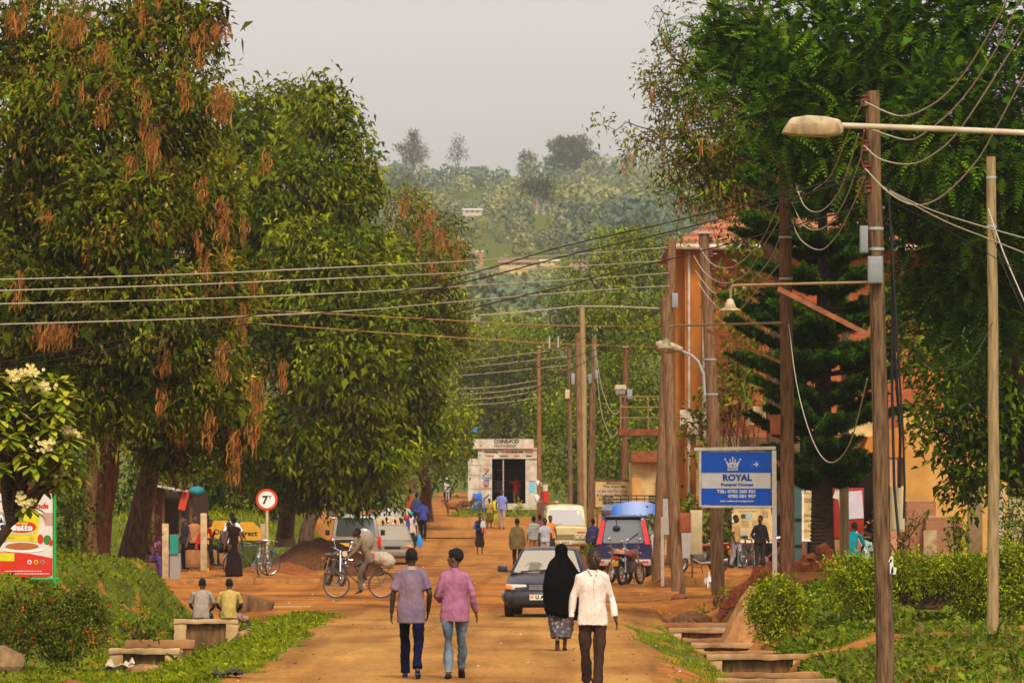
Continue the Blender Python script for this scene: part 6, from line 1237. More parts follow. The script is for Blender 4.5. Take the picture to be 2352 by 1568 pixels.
def cabin(t, yb, wb, zb, yt, wt, zt, m, crown=.05, bevel=.05, name='cabin', mid=()):
    """frustum glasshouse; returns its side quads {front, back, left, right}"""
    V_ = lambda x, y, z: Vector((x, y, z)); (f, r), (ft, rt) = yb, yt
    B = [V_(-wb, f, zb), V_(wb, f, zb), V_(wb, r, zb), V_(-wb, r, zb)]; T = [V_(-wt, ft, zt), V_(wt, ft, zt), V_(wt, rt, zt), V_(-wt, rt, zt)]
    mb = MB(); mb.add(B + T, [(3, 2, 1, 0), (4, 5, 6, 7), (0, 1, 5, 4), (1, 2, 6, 5), (2, 3, 7, 6), (3, 0, 4, 7)], m); mb.build(name, t, bevel=bevel)
    mb = MB(); c = V_(0, (ft + rt) / 2, zt + .0); mb.ell(c + V_(0, 0, .0), (wt * .93, (rt - ft) * .47, crown), m, 20, 8); mb.build('roof', t)
    return {'front': (B[0], B[1], T[1], T[0]), 'right': (B[1], B[2], T[2], T[1]), 'back': (B[2], B[3], T[3], T[2]), 'left': (B[3], B[0], T[0], T[3])}
def pane(t, P, reg, m, name='window', off=.006): return panel(MB(), P, reg, m, off).build(name, t, smooth=False)
def boxpart(t, name, c, d, m, bevel=.015, **k): return MB().box(c, d, m, **k).build(name, t, bevel=bevel)
def onground(px, py, Y, dz=0): g = at(px, py, Y); return Vector((g.x, Y, gzs(g.x, Y) + dz))
def ROADZ(x, y): return gzs(x, y) + .012
# dark blue saloon coming towards us
def saloon(loc, rz):
    t = thing('car', 'dark blue dusty saloon car driving towards the camera', 'car', loc, rz); NB = paint('navy_paint', (.006, .009, .026), amt=.10)
    carbody(t, [(-2.08, .60, .34, .48, .60, .52, .62), (-2.02, .76, .24, .45, .66, .70, .68), (-1.9, .82, .2, .48, .70, .77, .735), (-1.3, .85, .2, .52, .80, .78, .865), (-.95, .85, .22, .55, .86, .80, .93), (-.2, .85, .22, .55, .90, .82, .95), (.9, .85, .22, .55, .91, .82, .96), (1.5, .85, .22, .55, .91, .80, .97), (2.0, .80, .26, .5, .88, .74, .93), (2.12, .70, .34, .5, .82, .62, .85)], NB)
    Q = cabin(t, (-1.0, 1.45), .80, .88, (-.25, .95), .57, 1.40, NB, .05, .04)
    pane(t, Q['front'], (.05, .95, .06, .94), GLASSP, 'windscreen'); pane(t, Q['back'], (.06, .94, .1, .92), GLASS, 'rear_window')
    for k in ('left', 'right'):
        for a, b in ((.16, .50), (.53, .84)): pane(t, Q[k], (a, b, .1, .9) if k == 'right' else (1 - b, 1 - a, .1, .9), GLASS, 'window')
    for q in (-1, 1):
        mb = MB(); mb.prism([(q * .33, .56), (q * .80, .58), (q * .79, .69), (q * .36, .68)], -2.06, -1.9, LAMPW); l = mb.build('headlight', t, bevel=.012); mb = MB(); mb.prism([(q * .66, .575), (q * .795, .585), (q * .785, .685), (q * .66, .68)], -2.068, -2.0, LAMPO); mb.build('indicator', l, bevel=.01)
        mb = MB(); mb.box((q * .95, -.72, .99), (.2, .1, .14), NB); mb.box((q * .84, -.72, .95), (.08, .06, .05), TRIM); w_ = mb.build('mirror', t, bevel=.025)
        for y in (-1.28, 1.18): wheel(t, (q * .76, y, .29), .295, .19)
    mb = MB(); mb.prism([(-.31, .56), (.31, .56), (.33, .67), (-.33, .67)], -2.075, -2.0, TRIM)
    for z in (.585, .61, .635, .66): mb.box((0, -2.08, z), (.6, .014, .012), CHROME)
    mb.build('grille', t, smooth=False)
    mb = MB(); mb.tube([(-.84, -1.82, .42), (-.80, -2.04, .42), (-.5, -2.13, .42), (0, -2.15, .42), (.5, -2.13, .42), (.80, -2.04, .42), (.84, -1.82, .42)], [(.05, .11)] * 7, NB, 10, side=(0, 1, 0)); mb.build('bumper', t)
    mb = MB(); mb.box((0, -2.16, .34), (1.24, .08, .13), TRIM); mb.box((0, -2.1, .52), (1.3, .06, .035), TRIM); mb.build('lower_grille', t, bevel=.01)
    mb = MB(); mb.box((-.05, -2.215, .42), (.46, .012, .115), PLW); mb.box((-.23, -2.223, .43), (.06, .006, .06), LAMPO); mb.text('U', (-.12, -2.225, .42), .075, LETT, bold=.005); mb.text('AF 1', (.05, -2.225, .42), .075, LETT, bold=.005); mb.build('number_plate', t, smooth=False)
    mb = MB(); mb.tube([(-.15, -.96, .935), (.45, -.93, .99)], .012, TRIM, 5); mb.tube([(-.55, -.96, .935), (-.02, -.93, .97)], .012, TRIM, 5); mb.build('wiper', t)
    # seen through the windscreen glass: wheel rim and seat tops set just proud of the pane
    mb = MB(); P = Q['front']; c = face_pt(P, .30, .30, .010); ring = [c + (P[1] - P[0]).normalized() * .17 * math.cos(a) + (P[3] - P[0]).normalized() * .15 * math.sin(a) for a in np.linspace(0, 3.14, 14)]; mb.tube(ring, .010, flat('grey_steering', (.22, .2, .17), .6), 5); mb.build('steering_wheel', t)
    mb = MB(); panel(mb, P, (.24, .40, .14, .42), flat('seat_grey', (.16, .14, .11), .7), .0075); mb.build('headrest', t, smooth=False)
saloon(onground(1262, 1424, 117.5, .01) + Vector((.02, 2.1, 0)), R(-4))
# silver off-roader seen from behind, spare wheel on its door
def suv(loc, rz):
    t = thing('car', 'dusty silver off-roader seen from behind with a covered spare wheel', 'car', loc, rz); SV = paint('silver_paint', (.27, .235, .19), amt=.3)
    carbody(t, [(-2.2, .80, .35, .6, .95, .77, .97), (-2.12, .87, .3, .6, 1.0, .84, 1.02), (-1.0, .88, .3, .6, 1.02, .85, 1.04), (.8, .88, .3, .6, 1.02, .85, 1.04), (2.0, .86, .3, .6, .98, .8, 1.02), (2.2, .78, .35, .6, .9, .7, .92)], SV)
    Q = cabin(t, (-2.14, 1.0), .84, 1.0, (-1.95, .4), .70, 1.80, SV, .04, .05)
    pane(t, Q['front'], (.07, .93, .08, .9), GLASSR, 'rear_window'); pane(t, Q['back'], (.06, .94, .08, .92), GLASS, 'windscreen')
    for k in ('left', 'right'):
        for a, b in ((.05, .36), (.4, .66), (.7, .92)): pane(t, Q[k], (a, b, .1, .88) if k == 'right' else (1 - b, 1 - a, .1, .88), GLASS, 'window')
    mb = MB(); mb.lathe((.28, -2.24, .98), [(0, -.14), (.28, -.13), (.36, -.08), (.37, .1), (.33, .14), (0, .14)], paint('spare_cover', (.30, .26, .21), amt=.3), 28, 'y'); mb.build('spare_wheel', t)
    for q in (-1, 1):
        boxpart(t, 'tail_light', (q * .83, -2.2, .88), (.12, .1, .38), LAMPR); boxpart(t, 'bumper_light', (q * .62, -2.3, .44), (.22, .06, .08), LAMPR)
        for y in (-1.3, 1.4): wheel(t, (q * .78, y, .36), .36, .24)
        mb = MB(); mb.box((q * .98, .7, 1.18), (.16, .08, .2), TRIM); mb.build('mirror', t, bevel=.02)
    boxpart(t, 'bumper', (0, -2.24, .44), (1.7, .16, .2), paint('bumper_paint', (.36, .31, .25)), .04)
    mb = MB(); mb.box((-.42, -2.215, .86), (.6, .02, .18), TRIM); mb.box((-.42, -2.222, .78), (.4, .02, .12), PLY); mb.build('number_plate', t, smooth=False); boxpart(t, 'stop_lamp', (-.35, -1.97, 1.68), (.2, .05, .1), TRIM)
suv(onground(812, 1298, 198) + Vector((0, 2.2, .02)), R(2))
def hatch(label, loc, rz, c, front=True, board=False, name='p'):
    t = thing('car', label, 'car', loc, rz); P = paint('paint_' + name, c, amt=.3)
    carbody(t, [(-1.9, .66, .35, .5, .66, .6, .68), (-1.82, .78, .26, .5, .7, .72, .73), (-1.1, .83, .22, .55, .84, .78, .90), (.8, .83, .22, .55, .9, .8, .95), (1.6, .82, .25, .55, .9, .78, .95), (1.85, .74, .32, .5, .85, .68, .87)], P)
    Q = cabin(t, (-1.15, 1.7), .78, .86, (-.35, 1.2), .60, 1.44, P, .04, .05)
    pane(t, Q['front'], (.05, .95, .06, .93), GLASSP if front else GLASS, 'windscreen'); pane(t, Q['back'], (.06, .94, .1, .9), GLASSR, 'rear_window')
    for k in ('left', 'right'):
        for a, b in ((.14, .48), (.52, .86)): pane(t, Q[k], (a, b, .1, .88) if k == 'right' else (1 - b, 1 - a, .1, .88), GLASS, 'window')
    for q in (-1, 1):
        boxpart(t, 'headlight', (q * .6, -1.84, .64), (.32, .12, .13), LAMPO if q > 0 else LAMPW); boxpart(t, 'tail_light', (q * .68, 1.84, .72), (.16, .08, .3), LAMPR)
        for y in (-1.2, 1.2): wheel(t, (q * .74, y, .28), .29, .18)
        mb = MB(); mb.box((q * .9, -.75, .95), (.16, .08, .12), TRIM); mb.build('mirror', t, bevel=.02)
    boxpart(t, 'bumper', (0, -1.9, .42), (1.5, .14, .22), P, .04); boxpart(t, 'grille', (0, -1.9, .62), (.6, .04, .1), TRIM)
    if board:
        mb = MB(); yb = -1.25
        mb.box((.2, -.95, 1.16), (1.15, .03, .42), flat('amber_board', (.62, .26, .015)), rx=R(-50)); mb.build('warning_board', t, smooth=False)
        mb = MB(); A = Matrix.Translation((.48, -.98, 1.16)) @ Matrix.Rotation(R(-50), 4, 'X'); mb.M = A; mb.prism([(-.2, -.16), (.2, -.16), (0, .17)], -.035, -.018, LAMPR); mb.prism([(-.12, -.12), (.12, -.12), (0, .09)], -.042, -.032, PLW); mb.text('TAXI', (-.4, -.02, .04), .07, LETT); mb.build('warning_triangle', t, smooth=False)
    return t
hatch('small silver hatchback parked facing us beside the off-roader', onground(893, 1285, 206) + Vector((0, 1.9, .02)), R(4), (.21, .185, .155), name='silver_grey')
hatch('white car with an amber taxi triangle board behind its windscreen', onground(868, 1240, 226) + Vector((0, 1.9, .02)), R(6), (.46, .42, .35), board=True, name='off_white')
hatch('farthest pale parked car in the left row', onground(905, 1215, 240) + Vector((0, 1.9, .02)), R(8), (.40, .36, .30), name='pale')
# cream van facing us
def van(loc, rz):
    t = thing('van', 'old cream minibus van facing us with twin round headlights', 'van', loc, rz); CR = paint('cream_paint', (.62, .55, .28), amt=.18)
    carbody(t, [(-2.2, .78, .4, .6, 1.05, .76, 1.08), (-2.14, .84, .36, .65, 1.12, .82, 1.14), (0, .85, .34, .65, 1.14, .83, 1.16), (2.1, .85, .34, .65, 1.14, .83, 1.16), (2.2, .8, .38, .65, 1.1, .78, 1.12)], CR)
    Q = cabin(t, (-2.16, 2.16), .825, 1.12, (-1.85, 2.1), .70, 1.95, CR, .06, .07)
    pane(t, Q['front'], (.07, .93, .08, .78), glassmat('grey_dusty_glass', (.16, .145, .115), .15), 'windscreen'); pane(t, Q['front'], (.10, .90, .79, .93), flat('white_sun_strip', (.68, .68, .66)), 'sun_strip')
    for k in ('left', 'right'):
        for a, b in ((.05, .24), (.28, .6), (.64, .94)): pane(t, Q[k], (a, b, .12, .85) if k == 'right' else (1 - b, 1 - a, .12, .85), GLASS, 'window')
    for q in (-1, 1):
        boxpart(t, 'lamp_panel', (q * .56, -2.21, .72), (.46, .05, .22), paint('lamp_panel', (.5, .44, .24)), .02)
        for x in (.46, .66):
            mb = MB(); mb.disc((q * x, -2.245, .72), .088, CHROME, 18, h=.03); l = mb.build('headlight', t); MB().disc((q * x, -2.265, .72), .07, LAMPW, 16, h=.012).build('lens', l)
        boxpart(t, 'indicator', (q * .6, -2.19, .9), (.32, .04, .07), LAMPR if q > 0 else LAMPO)
        for y in (-1.3, 1.3): wheel(t, (q * .76, y, .3), .31, .18)
        mb = MB(); mb.box((q * 1.02, -1.95, 1.3), (.14, .08, .26), TRIM); mb.tube([(q * .82, -1.95, 1.3), (q * 1.0, -1.95, 1.35)], .015, TRIM, 5); mb.build('mirror', t, bevel=.02)
    mb = MB()
    for z in (.66, .72, .78): mb.box((0, -2.21, z), (.62, .03, .03), flat('grille_cream', (.45, .38, .2)))
    mb.box((0, -2.195, .72), (.64, .03, .2), TRIM); mb.build('grille', t, smooth=False); boxpart(t, 'bumper', (0, -2.28, .5), (1.66, .12, .14), paint('bumper_cream', (.5, .42, .24)), .03)
    mb = MB(); mb.box((0, -2.35, .5), (.48, .015, .12), PLW); mb.text('UAB 21', (0, -2.36, .5), .07, LETT, bold=.003); mb.build('number_plate', t, smooth=False)
    mb = MB(); mb.tube([(-.4, -2.14, 1.2), (.1, -2.1, 1.24)], .012, TRIM, 5); mb.build('wiper', t); pane(t, Q['front'], (.80, .88, .58, .76), PLW, 'sticker', .009)
van(onground(1297, 1262, 222) + Vector((0, 2.2, .02)), R(1))
# purple minivan from behind
def mini(loc, rz):
    t = thing('van', 'dark purple minivan seen from behind with tall red tail lights', 'van', loc, rz); PU = paint('purple_paint', (.013, .016, .062), amt=.06); SI = paint('silver_trim', (.42, .36, .33), amt=.3)
    carbody(t, [(-2.1, .76, .4, .6, .98, .78, 1.0), (-2.04, .83, .36, .6, 1.0, .82, 1.02), (0, .85, .3, .6, 1.02, .83, 1.04), (1.3, .85, .3, .6, 1.0, .8, 1.03), (2.1, .76, .35, .6, .8, .7, .85)], PU)
    Q = cabin(t, (-2.06, 1.5), .82, 1.0, (-1.86, .6), .64, 1.84, PU, .05, .06)
    pane(t, Q['front'], (.12, .88, .06, .88), GLASSR, 'rear_window'); pane(t, Q['back'], (.06, .94, .08, .92), GLASS, 'windscreen')
    for k in ('left', 'right'):
        for a, b in ((.05, .32), (.36, .62), (.66, .9)): pane(t, Q[k], (a, b, .1, .88) if k == 'right' else (1 - b, 1 - a, .1, .88), GLASS, 'window')
    P = Q['front']
    for u0, u1 in ((.01, .10), (.90, .99)):
        for v0, v1, m in ((.02, .32, LAMPO if False else LAMPR), (.33, .62, LAMPR), (.63, .88, LAMPR)): panel(MB(), P, (u0, u1, v0, v1), m, .012).build('tail_light', t, smooth=False)
    boxpart(t, 'spoiler', (0, -1.92, 1.83), (1.1, .2, .05), PU, .02); boxpart(t, 'bumper', (0, -2.14, .47), (1.66, .16, .2), SI, .05)
    for q in (-1, 1):
        boxpart(t, 'reflector', (q * .66, -2.225, .50), (.2, .02, .05), LAMPR, .006)
        for y in (-1.25, 1.35): wheel(t, (q * .75, y, .3), .31, .19)
        mb = MB(); mb.box((q * .95, .9, 1.15), (.16, .08, .16), PU); mb.build('mirror', t, bevel=.02)
    mb = MB(); mb.box((0, -2.085, .86), (.5, .015, .13), PLY); mb.box((0, -2.08, .95), (.7, .02, .035), CHROME); mb.build('number_plate', t, smooth=False)
    mb = MB(); mb.tube([(-.2, -1.98, 1.55), (-.2, -2.05, 1.78)], .012, TRIM, 5); mb.ell((-.2, -2.04, 1.5), (.12, .03, .08), TRIM, 12, 6); mb.build('parking_mirror', t); mb = MB(); mb.tube([(.1, -2.085, 1.1), (.45, -2.02, 1.35)], .012, TRIM, 5); mb.build('wiper', t)
mini(onground(1437, 1326, 169) + Vector((0, 2.1, .02)), R(-2))
def bluetruck(loc):
    t = thing('minibus', 'bright blue topped minibus with a loaded roof rack behind the purple van', 'minibus', loc, R(4)); BL_ = paint('bright_blue_paint', (.012, .13, .50), amt=.06); WB = paint('white_bus_paint', (.55, .52, .46), amt=.2)
    carbody(t, [(-2.3, .82, .4, .6, 1.1, .82, 1.12), (-2.2, .9, .36, .6, 1.15, .88, 1.17), (2.2, .9, .36, .6, 1.15, .88, 1.17), (2.3, .84, .4, .6, 1.1, .8, 1.12)], WB)
    Q = cabin(t, (-2.25, 2.2), .88, 1.12, (-2.15, 1.9), .82, 1.72, WB, .04, .05)
    pane(t, Q['front'], (.08, .92, .1, .9), GLASSR, 'rear_window')
    for k in ('left', 'right'): pane(t, Q[k], (.04, .96, .12, .88), GLASS, 'window')
    mb = MB(); mb.tube([(0, -2.2, 1.74), (0, -2.1, 1.96), (0, 1.9, 1.96), (0, 2.0, 1.74)], [(.86, .12), (.84, .3), (.84, .3), (.8, .12)], BL_, 18, side=(1, 0, 0)); mb.build('roof_top', t)
    mb = MB()
    for x in (-.78, .78):
        for z in (2.22, 2.42): mb.tube([(x, -2.0, z), (x, 1.8, z)], .02, TRIM, 5)
    for k in range(8):
        y = -2 + k * .54
        for x in (-.78, .78): mb.tube([(x, y, 2.15), (x, y, 2.44)], .016, TRIM, 5)
    for k in range(7):
        x = -.78 + k * .26; mb.tube([(x, -2.0, 2.18), (x, -2.0, 2.44)], .014, TRIM, 5)
    for z in (2.22, 2.33, 2.44): mb.tube([(-.78, -2, z), (.78, -2, z)], .016, TRIM, 5)
    mb.build('roof_rack', t)
    for q in (-1, 1):
        for y in (-1.4, 1.4): wheel(t, (q * .8, y, .33), .34, .2)
        boxpart(t, 'tail_light', (q * .78, -2.3, .9), (.12, .05, .3), LAMPR)
bluetruck(onground(1449, 1280, 186) + Vector((.05, 2.3, .05)))
# ---------------- motorcycles and bicycles ----------------
def cyc_wheel(t, c, r, w_, spokes, tyre=TYRE, rim=CHROME, hub=.03):
    mb = MB(); ring = [Vector(c) + Vector((0, r * math.cos(a), r * math.sin(a))) for a in np.linspace(0, 2 * math.pi, 33)]
    mb.tube(ring, w_, tyre, 7, cap=False); a = mb.build('wheel', t); mb = MB(); mb.tube([Vector(c) + Vector((0, (r - w_ * 1.3) * math.cos(q), (r - w_ * 1.3) * math.sin(q))) for q in np.linspace(0, 2 * math.pi, 33)], w_ * .45, rim, 5, cap=False)
    mb.tube([Vector(c) - Vector((.06, 0, 0)), Vector(c) + Vector((.06, 0, 0))], hub, rim, 8)
    for k in range(spokes): q = 2 * math.pi * k / spokes; mb.tube([Vector(c) + Vector((.02 * (-1) ** k, 0, 0)), Vector(c) + Vector((0, (r - w_) * math.cos(q), (r - w_) * math.sin(q)))], .003, rim, 3)
    mb.build('rim', a)
def motorcycle(label, loc, rz, c, name, plate=True, lean=0, cover=False, group=None):
    """front at -y"""
    t = thing('motorcycle', label, 'motorcycle', loc, rz, group); t.rotation_euler = (0, R(lean), rz); M_ = paint('bike_' + name, c, amt=.15); ENG = mat('dirty_engine', (.12, .10, .08), (.05, .035, .025), .6, 12)
    cyc_wheel(t, (0, -.64, .30), .27, .045, 14); cyc_wheel(t, (0, .62, .30), .27, .055, 14)
    mb = MB()
    for q in (-.075, .075): mb.tube([(q, -.64, .30), (q, -.42, .86), (q, -.38, .96)], [.028, .028, .022], CHROME, 8)
    mb.build('fork', t)
    mb = MB(); mb.tube([(0, -.88, .52), (0, -.72, .61), (0, -.52, .60), (0, -.40, .5)], [(.05, .015), (.065, .02), (.065, .02), (.05, .015)], M_, 8, side=(1, 0, 0)); mb.build('front_mudguard', t)
    mb = MB(); mb.tube([(0, .42, .56), (0, .62, .66), (0, .86, .62), (0, .98, .46)], [(.06, .02), (.075, .025), (.075, .025), (.06, .015)], TRIM, 8, side=(1, 0, 0)); mb.build('rear_mudguard', t)
    mb = MB(); mb.tube([(0, -.36, .8), (0, -.22, .86), (0, 0, .86), (0, .16, .8)], [(.06, .07), (.14, .12), (.15, .12), (.09, .06)], M_, 14, side=(1, 0, 0)); mb.build('fuel_tank', t)
    mb = MB(); mb.tube([(0, .10, .82), (0, .3, .80), (0, .6, .82), (0, .84, .86), (0, .92, .86)], [(.08, .03), (.13, .05), (.14, .05), (.12, .04), (.08, .02)], flat('red_seat', (.34, .05, .03), .5) if cover else TRIM, 10, side=(1, 0, 0))
    if cover:
        for y in (.3, .52, .74): mb.box((0, y, .866), (.27, .05, .02), PLW)
    mb.build('seat', t)
    mb = MB(); mb.box((0, -.02, .48), (.24, .34, .30), ENG); mb.tube([(0, -.1, .5), (0, -.2, .74)], [.11, .1], ENG, 12)
    for k in range(5): mb.box((0, -.15, .56 + .035 * k), (.24, .2, .01), CHROME)
    mb.build('engine', t, bevel=.02)
    mb = MB(); mb.tube([(.1, -.2, .6), (.12, -.26, .42), (.14, 0, .28), (.15, .4, .3), (.16, .85, .38)], [.02, .022, .03, .045, .045], CHROME, 8); mb.build('exhaust', t)
    mb = MB(); mb.tube([(0, -.36, .88), (0, -.1, .62), (0, -.14, .32), (0, .18, .32), (0, .34, .62), (0, .9, .76)], .02, TRIM, 6)
    for q in (-.08, .08): mb.tube([(q, .62, .30), (q, .16, .34)], .022, TRIM, 6); mb.tube([(q * 1.4, .58, .34), (q * 1.2, .48, .78)], .026, CHROME, 7)
    mb.build('frame', t)
    mb = MB(); mb.tube([(-.36, -.2, 1.03), (-.28, -.26, 1.04), (-.1, -.36, .97), (.1, -.36, .97), (.28, -.26, 1.04), (.36, -.2, 1.03)], .013, CHROME, 6); mb.build('handlebar', t)
    for q in (-1, 1):
        MB().tube([(q * .37, -.19, 1.03), (q * .27, -.265, 1.04)], .02, RUST if q > 0 else TRIM, 7).build('grip', t)
        mb = MB(); mb.tube([(q * .2, -.3, 1.02), (q * .26, -.26, 1.2)], .008, CHROME, 5); mb.ell((q * .28, -.24, 1.24), (.055, .012, .05), CHROME, 12, 6); mb.build('mirror', t)
        MB().ell((q * .17, -.46, .86), (.035, .03, .03), LAMPO, 8, 6).build('indicator', t); MB().ell((q * .15, .9, .74), (.035, .03, .03), LAMPO, 8, 6).build('indicator', t)
    mb = MB(); mb.ell((0, -.46, .9), (.095, .08, .095), TRIM, 14, 8); h = mb.build('headlight', t); MB().disc((0, -.535, .9), .08, LAMPW, 16, h=.02).build('lens', h)
    boxpart(t, 'tail_light', (0, .93, .76), (.14, .08, .10), LAMPR)
    if plate: boxpart(t, 'number_plate', (0, .99, .60), (.2, .015, .15), PLY, .004)
    mb = MB()
    for x in (-.1, .1): mb.tube([(x, .5, .86), (x, .95, .88)], .012, CHROME, 5)
    for y in (.6, .75, .9): mb.tube([(-.1, y, .885), (.1, y, .885)], .01, CHROME, 5)
    mb.build('rack', t); MB().tube([(-.1, .1, .3), (-.2, .2, .02)], .012, TRIM, 5).build('side_stand', t)
    return t
motorcycle('maroon motorcycle with yellow plates parked behind the purple minivan', onground(1450, 1342, 160, .02), R(155), (.30, .02, .015), 'maroon', lean=6)
motorcycle('orange motorcycle parked beside the first behind the purple minivan', onground(1422, 1338, 161.5, .02), R(200), (.55, .2, .05), 'orange', lean=-4)
motorcycle('black chrome motorcycle facing us beside the dark soil heap', onground(768, 1334, 158.5, .02), R(20), (.03, .03, .03), 'black', plate=False, lean=8)
motorcycle('red motorcycle with a red and white striped seat in the right yard', onground(1606, 1316, 166, .02), R(-68), (.42, .03, .015), 'red', cover=True, lean=-6)
motorcycle('red motorcycle parked on the far left bank, side on', onground(762, 1182, 246, .02), R(-80), (.50, .03, .02), 'bright_red', group='motorcycles on the far left bank')
motorcycle('red-tanked motorcycle farther right on the far left bank', onground(815, 1180, 250, .02), R(-110), (.50, .03, .02), 'bright_red', group='motorcycles on the far left bank')
motorcycle('dark motorcycle standing next to the white taxi', onground(905, 1222, 226, .02), R(10), (.06, .05, .05), 'dark', plate=False)
def bicycle(label, loc, rz, fcol, lean=0, load=None, scale=1):
    """front at -y, roadster with 28 inch wheels"""
    t = thing('bicycle', label, 'bicycle', loc, rz); t.rotation_euler = (0, R(lean), rz); FR = flat('bike_frame_' + '_'.join('%d' % (c * 100) for c in fcol), fcol, .45); r = .345
    cyc_wheel(t, (0, -.60, r), r - .018, .02, 20, flat('worn_tyre', (.10, .07, .05), .9)); cyc_wheel(t, (0, .55, r), r - .018, .02, 20, flat('worn_tyre', (.10, .07, .05), .9))
    bb_, hd, st_, hl = (0, .05, .30), (0, -.42, .86), (0, .22, .90), (0, -.45, .74); mb = MB()
    for a, b, q in ((hd, st_, .016), (hl, bb_, .017), (bb_, st_, .016), (hd, hl, .02)): mb.tube([a, b], q, FR, 7)
    for q in (-.05, .05): mb.tube([bb_, (q, .55, r)], .011, FR, 6); mb.tube([st_, (q, .55, r)], .010, FR, 6)
    mb.build('frame', t)
    mb = MB()
    for q in (-.055, .055): mb.tube([hl, (q, -.50, .60), (q, -.60, r)], .012, FR, 6)
    mb.build('fork', t); mb = MB(); mb.tube([(-.28, -.2, .97), (-.27, -.36, 1.0), (-.1, -.46, 1.0), (.1, -.46, 1.0), (.27, -.36, 1.0), (.28, -.2, .97)], .011, CHROME, 6); mb.tube([(0, -.44, .86), (0, -.46, 1.0)], .012, CHROME, 6); mb.build('handlebar', t)
    mb = MB(); mb.ell((0, .24, .97), (.1, .15, .045), flat('brown_leather', (.12, .06, .03)), 12, 6); mb.tube([st_, (0, .24, .95)], .013, CHROME, 6); mb.build('saddle', t)
    mb = MB(); mb.lathe(bb_, [(.02, .03), (.095, .035), (.095, .042), (.02, .045)], CHROME, 20); mb.tube([(.06, .05, .30), (.07, -.02, .14)], .009, CHROME, 5); mb.tube([(-.06, .05, .30), (-.07, .12, .46)], .009, CHROME, 5); mb.box((.11, -.02, .14), (.08, .06, .02), TRIM); mb.box((-.11, .12, .46), (.08, .06, .02), TRIM); mb.tube([(.05, .05, .395), (.05, .55, r + .03)], .006, TRIM, 4); mb.tube([(.05, .05, .205), (.05, .55, r - .03)], .006, TRIM, 4); mb.build('crank', t)
    for cy_, nm in ((-.60, 'front_mudguard'), (.55, 'rear_mudguard')):
        mb = MB(); mb.tube([(0, cy_ + (r + .02) * math.cos(a), r + (r + .02) * math.sin(a)) for a in np.linspace(.5, 2.7 if cy_ < 0 else 3.0, 12)], [(.028, .004)] * 12, CHROME if load is None else FR, 6, side=(1, 0, 0)); mb.build(nm, t)
    mb = MB()
    for q in (-.07, .07): mb.tube([(q, .25, .76), (q, .86, .76)], .008, FR, 5); mb.tube([(q, .55, r), (q, .74, .76)], .007, FR, 5)
    for y in (.35, .5, .65, .85): mb.tube([(-.07, y, .765), (.07, y, .765)], .006, FR, 5)
    mb.build('carrier', t); return t
bk_loc = onground(827, 1384, 144, .01)
bicycle('old black roadster bicycle being ridden across the street', bk_loc, R(-90), (.10, .06, .03), load=1)
bicycle('bicycle with bent white tyres parked left of the round sign', onground(578, 1328, 163.5, .02), R(-62), (.05, .2, .25), lean=6)
t_ = bicycle('bicycle seen end on with a red saddle under the round sign', onground(604, 1330, 163, .02), R(170), (.2, .16, .12), lean=-5)
bicycle('dark bicycle leaning by the notice board on the right', onground(1722, 1322, 176, .02), R(160), (.04, .04, .04), lean=5)
bicycle('bicycle held by the man in black', onground(1762, 1310, 176.5, .02), R(95), (.3, .1, .05), lean=-3)
